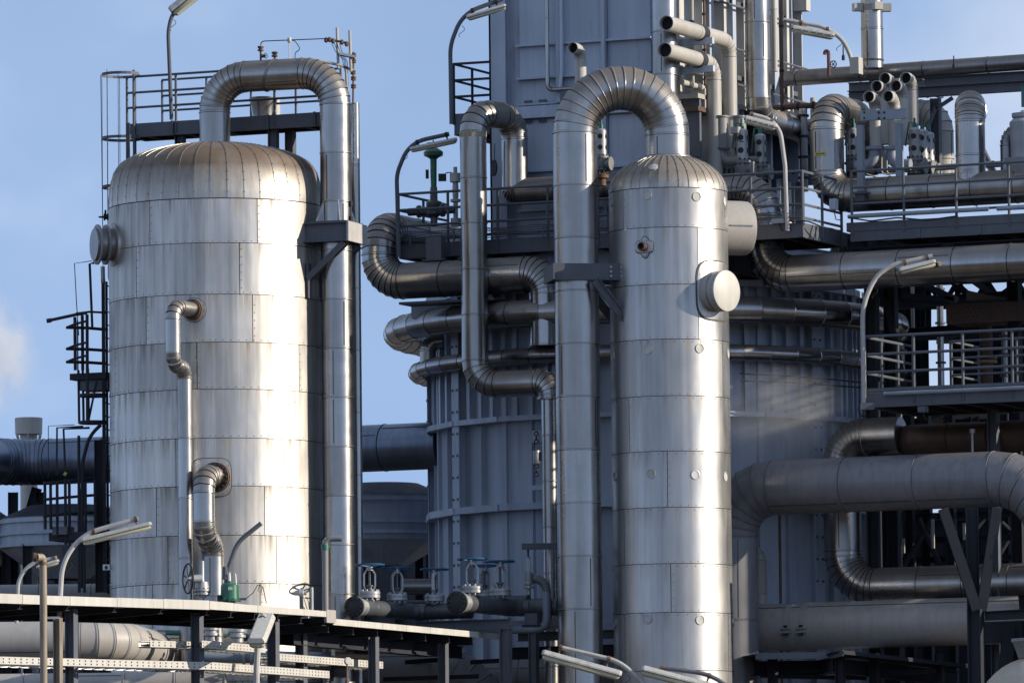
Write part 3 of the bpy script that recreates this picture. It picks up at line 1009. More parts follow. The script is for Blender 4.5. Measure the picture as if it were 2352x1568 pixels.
PO = FG(0, -5.75)
cl_ = PL(916, 561, PO, GX); cr_ = PL(1844, 512, PO, GX)
DZ = (cl_.z + cr_.z) / 2
A1 = (cr_ - cl_).dot(GX)
main_pf = platform('furnace_platform', 'long grey steel platform wrapped round the furnace top behind the arched pipe', cl_, A1, 3.0, DZ, .36, joists=11)
cl = V((cl_.x, cl_.y, DZ)); cr = V((cr_.x, cr_.y, DZ))
# deep dark carrying girders under it
for b in (1.0, 2.6):
    MB().hbar(cl + GX * 2.0 + GY * b - ZU * .72, cr - GX * 2.2 + GY * b - ZU * .72, .3, .68, .03).build('carrying_girder', MSTEELD(), main_pf, False)
for a in (1.4, 3.2, 6.0, 8.6):
    MB().hbar(cl + GX * a + GY * .6 - ZU * .72, cl + GX * a + GY * 2.9 - ZU * .72, .24, .66, .03).build('carrying_girder', MSTEELD(), main_pf, False)
railing('platform_railing', 'grey tube railing along the front and left edge of the furnace platform', [cl + GY * 3.0, cl + V((0, 0, 0)), cr, cr + GY * 2.6], 1.27, (1.0, .68, .36, .1), 1.42, 0, r=.034)
# cable bundle clipped to the outside of the deck edge
cb = thing('cable_bundle', 'bundle of thin grey cables clipped along the furnace platform edge', 'cables', cl)
for i in range(6):
    off = -GY * (.06 + .02 * (i % 2)) + ZU * (.06 + .045 * i)
    pts = []
    for j in range(25):
        s_ = j / 24
        pts.append(cl.lerp(cr, s_) - GX * .5 * (1 - s_) + off + ZU * (.02 * math.sin(j * 1.7 + i)))
    MB().tube(pts, .014, 5).build('cable', MSTEEL(), cb)
for j in range(9):
    MB().box(cl.lerp(cr, (j + .3) / 9) - GY * .12 + ZU * .14, .035, .02, .36, GX, GY).build('clip', MSTEEL(), cb, False)

# ladder balcony at the upper left of the tower box
bo = PL(1043, 262, FG(0, -4.2), GX)
bz = bo.z
bal = platform('tower_balcony', 'small dark balcony high on the left side of the tower box', bo, 1.1, 3.4, bz, .55, joists=2)
bf = V((bo.x, bo.y, bz))
railing('balcony_railing', 'dark tube railing of the small balcony on the tower box', [bf + GX * 1.05 + GY * .02, bf + V((0, 0, 0)), bf + GY * 3.4], 1.27, (1.0, .67, .34), 1.15, 0, MSTEELD(), .033)

# ================================================================== process pipes in front of the furnace
# tall offset pipe between the two vessels
yS = 2.55
s1 = P(1089, 560, yS)
rS = MM(31, yS)
def up(p, z): return V((p.x, p.y, z))
zt1 = zat(1089, 258, yS); 
b2_ = P(1182, 300, 3.75)
zb1 = zat(1092, 885, yS)
e2 = P(1268, 884, yS - .65); 
e2 = up(s1 + GX * MM(187, yS) / math.cos(BETA) * .98, zb1)
pipe('offset_pipe', 'bright upright pipe with elbows at both ends in front of the furnace platform', 'pipe',
     [up(b2_, zat(1182, 441, 3.75)) , up(b2_, zt1), up(s1, zt1), up(s1, zb1), up(s1, zb1) + GX * (MM(172, yS) / math.cos(BETA)), up(s1, zb1 - rS - .1) + GX * (MM(172, yS) / math.cos(BETA))], rS, MPIPE(), R=[MM(50), MM(50), MM(56), rS * 1.02], sec=1.12, gore=5)
pipe('header_branch_pipe', 'shaded pipe running right from the offset pipe behind the arch along the platform', 'pipe',
     [up(b2_, zat(1182, 441, 3.75) + .1), up(b2_, zat(1182, 441, 3.75)), up(b2_, zat(1182, 441, 3.75)) + GX * 4.2], rS, MPIPEM(), R=[MM(20), MM(20)], sec=1.2, gore=5)
ins = thing('insulation_gap', 'band of bare crumbly insulation near the top of the offset pipe', 'insulation', up(s1, zat(1089, 306, yS)))
MB().lathe(up(s1, zat(1089, 316, yS)), ZU, [(0, rS + .006), (MM(14), rS + .012)], 26).build('insulation', MCONC(), ins)
# narrower drop below the offset pipe
e3 = up(s1, zb1) + GX * (MM(168, yS) / math.cos(BETA))
e4 = e3
pipe('narrow_drop_pipe', 'narrow bright pipe dropping from the offset pipe elbow beside the slim column leg', 'pipe',
     [up(e4, zb1 - .2), up(e4, 0)], MM(17.5, 3), MPIPE(), R=[MM(26)], sec=1.15, gore=3)

# U-bend pipe at the left of the platform
rU = MM(42, 4)
u0 = P(872, 640, 4.2); zU1 = zat(880, 648, 4.2); zU0 = zat(880, 526, 4.2)
uA = up(P(872, 600, 4.2), zU0); uB = up(uA, zU1)
uR = uB + GX * (MM(385, 4) / math.cos(BETA))
pipe('u_bend_pipe', 'shiny thick pipe making a U bend round the left end of the furnace platform', 'pipe',
     [uA + GY * 5.0, uA, uB, uR, up(uR, zat(1252, 800, 3))], rU, MPSH(), R=[MM(64), MM(64), MM(50)], sec=1.25, gore=8)
for f_ in (.34, .52):
    p_ = uB.lerp(uR, f_) + ZU * rU
    hp = thing('pipe_hanger', 'dark hanger lug on top of the shiny U bend pipe, %s one' % ('left' if f_ < .4 else 'right'), 'hanger', p_)
    MB().box(p_ + ZU * .30, .42 if f_ < .4 else .2, .3, .6, GX, GY).build('hanger_web', MSTEEL(), hp, False)
    MB().box(p_ + ZU * .02, .6 if f_ < .4 else .3, .34, .03, GX, GY).build('hanger_foot', MSTEEL(), hp, False)

# ring headers round the furnace
def ring_pipe(name, label, R, z, r, mate, k=44, a0=-110, a1=110):
    t = thing(name, label, 'pipe', V((F0.x, F0.y, z)))
    mb = MB()
    st = 2 * math.pi / k
    n = 18; e = .015
    rings = []
    for tt, q in ((0, r - e), (.006, r - e), (.006, r), (.96, r), (.97, r + .012), (.99, r + .012), (.995, r - e), (1, r - e)):
        a = st * tt
        c = V((R * math.sin(a), -R * math.cos(a), 0)); d = V((math.sin(a), -math.cos(a), 0))
        rings.append(circ(c, d, ZU, q, n))
    me = mb.loft(rings).mesh('cladding_section', mate, True, 30)
    for i in range(k):
        link('cladding_section', me, t, True, Matrix.Rotation(st * i, 4, 'Z'))
    return t
z1_ = zat(882, 768, 8); z2_ = zat(940, 858, 8)
rg1 = ring_pipe('upper_ring_main', 'upper and thicker ring main pipe curving round the furnace wall', MM(1487 - 882 - 30, 8), z1_, MM(31, 8), MPSH())
rg2 = ring_pipe('lower_ring_main', 'lower and thinner ring main pipe curving round the furnace wall', MM(1487 - 938 - 18, 8), z2_, MM(18.5, 8), MPSH(), 48)
p_ = P(985, 790, 6.5)
pipe('ring_link_pipe', 'short bright elbow pipe linking the two ring mains at the furnace left edge', 'pipe', [P(1015, 782, 6.3), P(983, 784, 6.3), P(983, 850, 6.3)], MM(19, 6), MPIPE(), R=[MM(26)], sec=.5, gore=5)
# pipe support ledge under the U bend
lg = thing('ledge_plate', 'flat grey ledge plate under the U bend pipe', 'ledge', P(1000, 692, 3.6))
MB().box(P(1040, 694, 3.4), 2.6, .8, .06, GX, GY).build('ledge_plate', MSTEEL(), lg, False)
MB().box(P(1042, 712, 5.0), 1.8, 1.2, .42, GX, GY).build('ledge_box', MWALL(), lg, False)

# load cell hanging on the furnace wall
lc = thing('spring_hanger', 'hanging grey spring can on chain links by the narrow drop pipe', 'hanger', P(1233, 1120, 2.6))
c_ = P(1232, 1050, 2.6)
MB().lathe(c_ - ZU * .17, ZU, [(0, .085), (.02, .09), (.30, .09), (.34, .085)], 16).build('spring_can', MVALVE(), lc)
for s_ in (-1, 1):
    for i in range(3):
        cc_ = c_ + ZU * (s_ * (.22 + .10 * i) + .0)
        MB().torus(cc_ + ZU * (.17 if s_ > 0 else -.0), V((1, 0, 0)) if i % 2 else V((0, 1, 0)), .05, .016, 12, 5).build('chain_link', MBLACK(), lc)
MB().box(c_ + V((.1, -.05, .02)), .06, .05, .22).build('scale_plate', MBLACK(), lc, False)
MB().box(P(1240, 1003, 2.9), .28, .3, .30, GX, GY).build('top_lug', MWALL(), lc, False)
MB().box(P(1238, 1120, 2.9), .30, .3, .12, GX, GY).build('bottom_lug', MWALL(), lc, False)
# ================================================================== platform and railings on top of the wide vessel
tp0 = P(497, 272, .95)
tl = PL(292, 281, tp0, GX); tr = PL(745, 261, tp0, GX)
tz_ = (tl.z + tr.z) / 2
ta = (tr - tl).dot(GX)
tl = V((tl.x, tl.y, tz_)); tr = tl + GX * ta
top_pf = platform('dome_platform', 'narrow grey platform standing on posts above the wide vessel dome', tl, ta, 1.0, tz_, .34, joists=5)
for px_ in (414, 628, 667):
    c_ = PL(px_, 300, tp0 + GY * (.25 if px_ != 667 else .8), GX)
    MB().hbar(V((c_.x, c_.y, zt + .6)), V((c_.x, c_.y, tz_ - .3)), .2, .22, .02, up=GX).build('support_post', MSTEEL(), top_pf, False)
for px_ in (397, 616, 724):
    c_ = PL(px_, 280, tp0, GX)
    MB().box(V((c_.x, c_.y, tz_ - .17)) - GY * .03, .06, .06, .36, GX, GY).build('post_clamp', MSTEEL(), top_pf, False)
railing('dome_front_railing', 'front tube railing of the platform above the wide vessel dome', [tl, tr], 1.17, (1, .66, .34), 1.26, 0, r=.03)
railing('dome_rear_railing', 'rear tube railing of the platform above the wide vessel dome, behind the arch', [tl + GX * .5 + GY * .95, tr + GY * .95], 1.17, (1, .66, .34), 1.3, 0, r=.028)
# vent drum on the platform
vd = thing('vent_drum', 'tapered silver drum standing on the dome platform under the arch', 'drum', P(605, 262, 1.2))
c_ = P(605, 265, 1.3)
MB().lathe(c_ - ZU * .1, ZU, [(0, MM(26)), (MM(25), MM(28)), (MM(46), MM(33)), (MM(50), MM(33.5)), (MM(51), MM(28))], 24).build('drum', MPIPE(), vd)
MB().lathe(c_ + V((.26, .25, -.1)), ZU, [(0, MM(14)), (MM(48), MM(14))], 18).build('vent_tube', MWHITE(), vd)

# caged ladder at its left end
cg = thing('dome_ladder', 'caged ladder rising past the left shoulder of the wide vessel dome', 'ladder', P(290, 330, 2.0))
cc = P(281, 330, 2.0)
ztp, zbt = zat(281, 172, 2.0), zat(281, 640, 2.0)
for dx, dy in ((.30, -.15), (.30, .35)):
    MB().cyl(V((cc.x + dx, cc.y + dy, zbt)), V((cc.x + dx, cc.y + dy, ztp + .1)), .035, n=8).build('stile', MSTEEL(), cg)
z_ = zbt
while z_ < ztp - .1:
    MB().cyl(V((cc.x + .30, cc.y - .15, z_)), V((cc.x + .30, cc.y + .35, z_)), .014, n=6).build('rung', MSTEEL(), cg)
    z_ += .3
def hoop(c, r, z, mate, parent, a0=-150, a1=150, face=180):
    pts = [V((c.x + r * math.cos(math.radians(face + a)), c.y + r * math.sin(math.radians(face + a)), z)) for a in range(a0, a1 + 1, 15)]
    mb = MB()
    for i in range(len(pts) - 1):
        mb.bar(pts[i], pts[i + 1], .012, .07)
    return mb.build('hoop', mate, parent, False)
for yy in (172, 318, 430):
    hoop(cc, .5, zat(281, yy, 2.0), MSTEEL(), cg)
for a in (100, 140, 180, 225, 262):
    x_, y_ = cc.x + .5 * math.cos(math.radians(a)), cc.y + .5 * math.sin(math.radians(a))
    MB().bar((x_, y_, zbt), (x_, y_, ztp + (.1 if a == 225 else 0)), .055, .014, up=V((1, 0, 0))).build('cage_bar', MSTEEL(), cg, False)
MB().hbar(V((cc.x + .17, cc.y - .6, zat(281, 395, 1.4))), V((cc.x + .17, cc.y - .6, zat(281, 282, 1.4))), .1, .1, .015, up=V((1, 0, 0))).build('carrier_post', MSTEEL(), cg, False)
MB().tube([P(231, 172, 1.6), P(233, 300, 1.6), P(236, 560, 1.6)], .008, 5).build('guy_wire', MSTEELD(), cg)

# ================================================================== side ladder and landing at the left of the wide vessel
ys = .6
def LT(mb_or_pts, r, nm, parent, mate=None, n=6):
    return MB().tube([P(x, y, ys if len(q) == 0 else q[0]) for x, y, *q in mb_or_pts], r, n).build(nm, mate or MSTEELD(), parent)
ld = thing('side_ladder', 'dark caged ladder standing close to the left side of the wide vessel', 'ladder', P(240, 1360, ys))
lx = P(239, 1000, ys); 
MB().box(V((lx.x, lx.y, (zat(239, 1360, ys) + zat(239, 642, ys)) / 2)), .085, .10, zat(239, 642, ys) - zat(239, 1360, ys)).build('stile', MSTEELD(), ld, False)
MB().box(V((lx.x + .05, lx.y + .55, (zat(239, 1360, ys) + zat(239, 642, ys)) / 2)), .06, .08, zat(239, 642, ys) - zat(239, 1360, ys)).build('stile', MSTEELD(), ld, False)
yy = 655
while yy < 1350:
    p_ = P(243, yy, ys); MB().cyl(p_, p_ + V((.1, .5, 0)), .017, n=6).build('rung', MSTEELD(), ld); yy += 30
for xs, y0, y1 in ((180, 850, 972), (202, 846, 968), (190, 850, 965)):
    MB().tube([P(xs, y0, ys + .3), P(xs + 2, y1, ys + .3)], .035, 6).build('cage_bar', MSTEELD(), ld)
hc = P(215, 968, ys)
hoop(hc, .36, zat(215, 970, ys), MSTEELD(), ld)
hoop(hc, .36, zat(215, 908, ys), MSTEELD(), ld)
MB().bar(P(222, 875, ys), P(203, 968, ys), .05, .05).build('knee_brace', MSTEELD(), ld, False)
MB().tube(fillet([P(232, 975, ys - .2), P(205, 1000, ys - .2), P(190, 1060, ys - .2), P(186, 1350, ys - .2)], .9), .045, 8).build('handrail', MSTEELD(), ld)
ln = thing('side_landing', 'small dark landing with guard bars halfway up the left of the wide vessel', 'platform', P(205, 855, ys))
lo = P(160, 858, ys + .3)
MB().gbox(0, 1.0, 0, .9, lo.z - .16, lo.z, lo).build('landing_deck', MSTEELD(), ln, False)
MB().gbox(.2, 1.0, .1, .8, lo.z - .42, lo.z - .17, lo).build('landing_bracket', MSTEEL(), ln, False)
for xs, y0, y1, yd in ((172, 728, 850, 0), (189, 724, 850, .5), (200, 722, 975, -.2), (178, 735, 860, .9)):
    MB().tube([P(xs, y0, ys + yd), P(xs + 1, y1, ys + yd)], .045 if xs != 178 else .02, 6).build('guard_post', MSTEELD(), ln)
for y0, y1 in ((752, 758), (801, 806), (831, 836)):
    MB().tube([P(153, y0, ys), P(200, y0 + 1, ys + .3), P(247, y1 - 1, ys + .6)], .042, 6).build('guard_rail', MSTEELD(), ln)
    MB().tube([P(153, y0, ys), P(172, y0 - 8, ys - .4), P(196, y0 - 14, ys - .6)], .03, 6).build('guard_rail', MSTEELD(), ln)
MB().tube([P(174, 720, ys), P(205, 716, ys), P(247, 718, ys)], .03, 6).build('guard_rail', MSTEELD(), ln)
arm = thing('davit_arm', 'black davit arm pointing left from the small landing', 'davit', P(180, 724, ys))
MB().tube([P(107, 737, ys), P(176, 722, ys), P(200, 718, ys)], .04, 8).build('arm', MBLACK(), arm)
MB().tube([P(107, 737, ys), P(118, 735, ys)], .055, 8).build('arm_tip', MBLACK(), arm)
cdt = thing('conduit_frame', 'thin square conduit loops hanging below the manway at the left', 'conduit', P(180, 760, ys))
MB().tube([P(212, 599, ys - .5), P(171, 605, ys - .5), P(176, 700, ys - .5), P(181, 770, ys - .5)], .012, 5).build('thin_wire', MSTEELD(), cdt)
MB().tube([P(216, 604, ys - .3), P(206, 606, ys - .3), P(212, 752, ys - .3)], .035, 6).build('conduit', MSTEELD(), cdt)
MB().tube([P(236, 612, ys), P(237, 650, ys)], .06, 6).build('pale_post', MPOLE(), cdt)
lo2 = thing('lower_landing', 'dark lower landing with guard bars at the left foot of the wide vessel', 'platform', P(160, 1230, ys))
for xs, y0, y1 in ((103, 1105, 1215), (116, 1105, 1215), (131, 1105, 1230), (150, 1100, 1250), (159, 1100, 1250), (181, 1000, 1360), (193, 1200, 1360), (196, 1107, 1250), (218, 1100, 1210)):
    MB().tube([P(xs, y0, ys - .2), P(xs + 1, y1, ys - .2)], .042, 6).build('guard_post', MSTEELD(), lo2)
for y0, y1 in ((1105, 1096), (1142, 1136), (1180, 1176)):
    MB().tube([P(100, y0 + 5, ys - .3), P(150, y0, ys), P(222, y1, ys + .3)], .04, 6).build('guard_rail', MSTEELD(), lo2)
lo = P(112, 1238, ys)
MB().gbox(0, 1.3, 0, 1.0, lo.z - .04, lo.z + .16, lo).build('landing_deck', MSTEELD(), lo2, False)
MB().gbox(.15, .55, -.1, .3, lo.z + .1, lo.z + .3, lo).build('switch_box', MSTEEL(), lo2, False)
MB().hbar(P(229, 1360, ys + .3), P(226, 1010, ys + .3), .2, .2, .02, up=V((1, 0, 0))).build('post', MSTEELD(), lo2, False)
for k, (xs, y0, y1) in enumerate(((111, 978, 1095), (131, 982, 1090), (146, 985, 1090))):
    MB().tube([P(xs + 60, y0 - 3, ys), P(xs, y0, ys), P(xs + (0, -1, 4)[k], y1, ys)], (.012, .028, .032)[k], 6).build('conduit', MSTEELD(), lo2)
MB().tube([P(147, 1086, ys - .3), P(152, 1090, ys - .3)], .05, 6).build('yellow_cap', MYEL(), lo2)
sg = thing('arrow_sign', 'small pale sign with a black arrow beside the side ladder foot', 'sign', P(244, 1300, -.2))
MB().box(P(244, 1302, -.4), .17, .02, .14).build('plate', MGALV(), sg, False)
c_ = P(244, 1302, -.42)
MB().add([c_ + V((-.03, -.0, -.05)), c_ + V((.03, 0, -.05)), c_ + V((.03, 0, .0)), c_ + V((.05, 0, 0)), c_ + V((0, 0, .05)), c_ + V((-.05, 0, 0)), c_ + V((-.03, 0, 0))], [(0, 1, 2, 3, 4, 5, 6)]).build('arrow', MBLACK(), sg, False)

# ================================================================== large duct behind the wide vessel
bp = P(60, 1062, 12.8)
dl_ = PL(60, 1062, bp, GX); dr_ = PL(1010, 1023, bp, GX)
zz = (dl_.z + dr_.z) / 2
dl_.z = zz; dr_.z = zz
rD = MM(54, 9)
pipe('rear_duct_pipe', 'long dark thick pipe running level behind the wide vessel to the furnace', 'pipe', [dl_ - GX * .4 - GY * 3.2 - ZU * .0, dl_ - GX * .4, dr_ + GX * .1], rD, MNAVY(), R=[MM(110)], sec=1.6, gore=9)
ms = thing('exhaust_stack', 'white mushroom capped exhaust stack behind the dark duct at far left', 'stack', P(66, 1190, 15))
c_ = P(66, 1010, 15)
MB().lathe(V((c_.x, c_.y, c_.z + MM(12, 15))), ZU, [(0, MM(23, 15)), (0.01, MM(31, 15)), (MM(38, 15), MM(32, 15)), (MM(39, 15), MM(30, 15))], 24).build('cap', MWHITE(), ms)
MB().lathe(V((c_.x, c_.y, 0)), ZU, [(0, MM(20, 15)), (c_.z + .2, MM(20, 15))], 20).build('shaft', MWHITE(), ms)
for a in range(0, 360, 60):
    d = dirA(a)
    MB().bar(V((c_.x, c_.y, c_.z - .35)) + d * MM(20, 15), V((c_.x, c_.y, c_.z + .14)) + d * MM(31, 15), .05, .03).build('cap_strut', MWHITE(), ms, False)
for x0, y0, x1, y1, nm in ((30, 1125, 30, 1200, 0), (62, 1180, 85, 1120, 1), (95, 1122, 93, 1200, 2)):
    pf = thing('duct_trestle', ('left dark trestle leg', 'slanting trestle brace', 'right dark trestle leg')[nm] + ' carrying the dark duct at far left', 'support', P(x1, y1, 12.8))
    MB().hbar(P(x0, y0 + (60 if nm != 1 else 20), 12.8), P(x1, y1 - (70 if nm != 1 else 0), 12.8), .2, .26, .02, up=V((1, 0, 0))).build('leg', MSTEELD(), pf, False)

# hoppers in the shade behind
def hopper(name, label, px_, y, R, pt, pring, pcone, pbot, mate):
    c = P(px_, pring[0], y)
    t = thing(name, label, 'hopper', V((c.x, c.y, 0)))
    z = lambda q: zat(px_, q, y)
    MB().lathe(V((c.x, c.y, 0)), ZU, [(z(pcone), R), (z(pt), R)], 32).build('shell', mate, t)
    MB().lathe(V((c.x, c.y, 0)), ZU, [(z(pt), R + .03), (z(pt) + .35, R * .55), (z(pt) + .4, .1)], 32).build('roof', MSTEELD(), t)
    for q in pring:
        MB().lathe(V((c.x, c.y, 0)), ZU, [(z(q) - .05, R + .01), (z(q) - .05, R + .07), (z(q) + .05, R + .07), (z(q) + .05, R + .01)], 32).build('ring_flange', mate, t)
    k = 8
    for i in range(k):
        a0, a1 = 360 / k * i, 360 / k * (i + 1)
        p = [V((c.x, c.y, z(pcone))) + dirA(a0) * R, V((c.x, c.y, z(pcone))) + dirA(a1) * R, V((c.x, c.y, z(pbot))) + dirA(a1) * R * .35, V((c.x, c.y, z(pbot))) + dirA(a0) * R * .35]
        nrm = dirA((a0 + a1) / 2) * .03
        MB().add([*p, *[x - nrm for x in p]], [(0, 1, 2, 3), (7, 6, 5, 4), (0, 4, 5, 1), (1, 5, 6, 2), (2, 6, 7, 3), (3, 7, 4, 0)]).build('cone_plate', mate, t, False)
    for i in range(4):
        d = dirA(45 + 90 * i + 12) * R * .98
        MB().hbar(V((c.x, c.y, 0)) + d, V((c.x, c.y, z(pring[-1]))) + d, .22, .22, .02, up=V((1, 0, 0))).build('leg', MSTEELD(), t, False)
    return t
hopper('dust_hopper', 'dark grey conical hopper in shade between wide vessel and furnace', 880, 13, MM(150, 13), 1142, (1152, 1203, 1228), 1245, 1300, mat('hopper_paint', (.38, .42, .49), .45, .1, .1, (1, 1, 1), .02, 3, .15, (.2, .15, .1), .25))
hopper('dust_hopper', 'dark grey conical hopper in shade at the left behind the side ladder', 150, 12, MM(150, 12), 1192, (1200, 1228, 1255), 1260, 1330, mat('hopper_paint', (.38, .42, .49), .45, .1, .1, (1, 1, 1), .02, 3, .15, (.2, .15, .1), .25))
hopper('dust_hopper', 'dark grey hopper cut by the left picture edge under the exhaust stack', -60, 13, MM(95, 13), 1200, (1212, 1240), 1262, 1330, mat('hopper_paint', (.38, .42, .49), .45, .1, .1, (1, 1, 1), .02, 3, .15, (.2, .15, .1), .25))
sh = thing('shed_roof', 'small pitched tan roof peeping out behind the side ladder', 'roof', P(215, 1200, 16))
a = P(120, 1200, 15)
MB().gbox(0, 2.0, 0, 4, a.z - 1.5, a.z - .2, a).build('gable_wall', MSTEEL(), sh, False)
MB().add([a + V((-.2, -.2, -.2)), a + V((2.2, -1.2, -.2)), a + V((2.3, 0.6, .5)), a + V((-.1, 2.0, .5)), a + V((-.2, -.2, -.27)), a + V((2.2, -1.2, -.27)), a + V((2.3, 0.6, .43)), a + V((-.1, 2.0, .43))],
         [(0, 1, 2, 3), (7, 6, 5, 4), (0, 4, 5, 1), (1, 5, 6, 2), (2, 6, 7, 3), (3, 7, 4, 0)]).build('roof_sheet', MPBEIGE(), sh, False)
# level pipes and beams in the dim space behind the canopy
for (x0, y0, x1, y1, r, yd, mt, lb) in (
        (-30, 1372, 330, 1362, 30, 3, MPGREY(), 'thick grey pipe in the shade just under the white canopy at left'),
        (-30, 1408, 260, 1398, 6, 0, MSTEEL(), 'thin grey rail pipe in the shade under the white canopy at left'),
        (920, 1347, 1010, 1345, 19, 8, MPIPEM(), 'short dull pipe glimpsed behind the first blue handwheels'),
        (900, 1383, 1010, 1381, 5, 5, MSTEEL(), 'thin pipe glimpsed under the first blue handwheels')):
    a, b = P(x0, y0, yd), P(x1, y1, yd); b.z = a.z
    pipe('background_pipe', lb, 'pipe', [a, b], MM(r), mt, sec=1.4)
# ================================================================== canopies, trays and header pipes in front
K2 = P(749, 1404, -9)
K1 = PL(480, 1370, K2, GY); K1.z = K2.z
D0 = V((math.cos(math.radians(43)), math.sin(math.radians(43)), 0))
K0 = PL(-60, 1350, K1, D0); K0.z = K2.z
BK = V((-.55, .83, 0))
def strip(a0, a1, b0, b1, t):
    """solid sheet between two edges a and b with thickness t below"""
    dz = V((0, 0, -t))
    return MB().add([a0, a1, b1, b0, a0 + dz, a1 + dz, b1 + dz, b0 + dz], [(0, 1, 2, 3), (7, 6, 5, 4), (0, 4, 5, 1), (1, 5, 6, 2), (2, 6, 7, 3), (3, 7, 4, 0)])
can = thing('rack_canopy', 'long white edged canopy roof on steel posts across the lower left', 'canopy', V((K1.x, K1.y, 0)))
MUND = MPBEIGE()
def split(a, b, k):
    return [(a.lerp(b, i / k), a.lerp(b, (i + 1) / k)) for i in range(k)]
runs = [(K0, K1, 3.6, 3.4, .21, .20, 5), (K1, K2, 3.4, 1.7, .19, .12, 5)]
for a, b, da, db, ha, hb, k in runs:
    for i in range(k):
        s0, s1 = i / k, (i + 1) / k
        p0, p1 = a.lerp(b, s0), a.lerp(b, s1)
        d0_, d1_ = da + (db - da) * s0, da + (db - da) * s1
        h0, h1 = ha + (hb - ha) * s0, ha + (hb - ha) * s1
        o = (p1 - p0).normalized() * .006
        strip(p0 + o - ZU * .03, p1 - o - ZU * .03, p0 + o + BK * d0_ - ZU * .03, p1 - o + BK * d1_ - ZU * .03, .04).build('roof_sheet', MUND, can, False)
        n_ = V(((p1 - p0).y, -(p1 - p0).x, 0)).normalized()
        jj = random.uniform(-.012, .012)
        f = MB().add([p0 + o + ZU * jj, p1 - o + ZU * jj, p1 - o - ZU * h1, p0 + o - ZU * h0, *[x + n_ * .02 for x in (p0 + o + ZU * jj, p1 - o + ZU * jj, p1 - o - ZU * h1, p0 + o - ZU * h0)]],
                     [(3, 2, 1, 0), (4, 5, 6, 7), (0, 1, 5, 4), (1, 2, 6, 5), (2, 3, 7, 6), (3, 0, 4, 7)])
        f.build('fascia_panel', MWHITE(), can, False)
    for i in range(k + 1):
        s0 = i / k
        p = a.lerp(b, s0) - ZU * (.20)
        MB().hbar(p + BK * .1 - ZU * .02, p + BK * ((da + (db - da) * s0) - .05) - ZU * .02, .12, .2, .015).build('rafter', MSTEELD(), can, False)
    MB().hbar(a + BK * (da * .95) - ZU * .26, b + BK * (db * .9) - ZU * .26, .14, .24, .015).build('purlin', MSTEELD(), can, False)
def rackpost(px_, py_, a, d, dep, parent, w=.21, nm='post', z1=None):
    p = PL(px_, py_, a + BK * dep, d)
    return MB().hbar(V((p.x, p.y, 0)), V((p.x, p.y, (z1 if z1 is not None else a.z) - .25)), w, w * 1.05, .02, up=GX).build(nm, MSTEEL(), parent, False)
rackpost(164, 1460, K1, D0, .5, can)
rackpost(453, 1460, K1, D0, .5, can)
rackpost(628, 1500, K2, GY, .4, can)
rackpost(692, 1500, K2, GY, 1.3, can)
# upturned end piece
MB().box(K2 + GY * .22 - ZU * .1, .5, .06, .3, GY, GX).build('end_cap', MPBEIGE(), can, False)
# second, lower canopy run
K3 = P(763, 1421, -8.6); K4 = PL(1146, 1466, K3, GY); K4.z = K3.z
can2 = thing('rack_canopy', 'lower narrow canopy run stepping down behind the white one under the blue handwheels', 'canopy', V((K3.x, K3.y, 0)))
k = 7
for i in range(k):
    p0, p1 = K3.lerp(K4, i / k), K3.lerp(K4, (i + 1) / k)
    o = GY * .006
    strip(p0 + o - ZU * .03, p1 - o - ZU * .03, p0 + o - GX * 2.0 - ZU * .03, p1 - o - GX * 2.0 - ZU * .03, .04).build('roof_sheet', MSTEELD(), can2, False)
    MB().box((p0 + p1) / 2 - ZU * .06 + GX * .012, (p1 - p0).length - .012, .024, .145, GY, GX).build('fascia_panel', MWHITE(), can2, False)
    MB().hbar(p0 - GX * .1 - ZU * .2, p0 - GX * 1.9 - ZU * .2, .12, .22, .015).build('rafter', MSTEELD(), can2, False)
MB().hbar(K3 - GX * 1.0 - ZU * .42, K4 - GX * 1.0 - ZU * .42, .16, .3, .015).build('purlin', MSTEELD(), can2, False)
MB().hbar(K3 - GX * 1.9 - ZU * .30, K4 - GX * 1.9 - ZU * .30, .16, .4, .015).build('purlin', MSTEELD(), can2, False)
for px_ in (858, 1018):
    p = PL(px_, 1500, K3 - GX * .3, GY)
    MB().hbar(V((p.x, p.y, 0)), V((p.x, p.y, K3.z - .3)), .2, .2, .02, up=GX).build('post', MSTEEL(), can2, False)

# ---- perforated cable trays
def perf(p0, p1, h, side, pitch=.165, hole=.034, mate=None):
    """pressed tray side: a sheet with two rows of real holes and folded edges"""
    mb = MB()
    l = (p1 - p0).length; d = (p1 - p0) / l
    k = max(1, int(l / pitch)); w_ = l / k
    rows = [0, h * .28, h * .72, h]
    up_ = ZU
    for i in range(k):
        for r_ in range(2):
            zc_ = h * (.27 if r_ == 0 else .73)
            za, zb_ = (0, h * .5) if r_ == 0 else (h * .5, h)
            x0, x1 = i * w_, (i + 1) * w_; xc = (x0 + x1) / 2
            q = lambda x, z: p0 + d * x + up_ * z
            A = [q(x0, za), q(x1, za), q(x1, zb_), q(x0, zb_)]
            B = [q(xc - hole / 2, zc_ - hole / 2), q(xc + hole / 2, zc_ - hole / 2), q(xc + hole / 2, zc_ + hole / 2), q(xc - hole / 2, zc_ + hole / 2)]
            mb.add(A + B, [(0, 1, 5, 4), (1, 2, 6, 5), (2, 3, 7, 6), (3, 0, 4, 7)])
    n_ = d.cross(ZU) * side
    mb.box((p0 + p1) / 2 + n_ * .03 + ZU * (h + .003), l, .06, .005, d, d.cross(ZU), ZU)
    mb.box((p0 + p1) / 2 + n_ * .03 - ZU * .003, l, .06, .005, d, d.cross(ZU), ZU)
    return mb
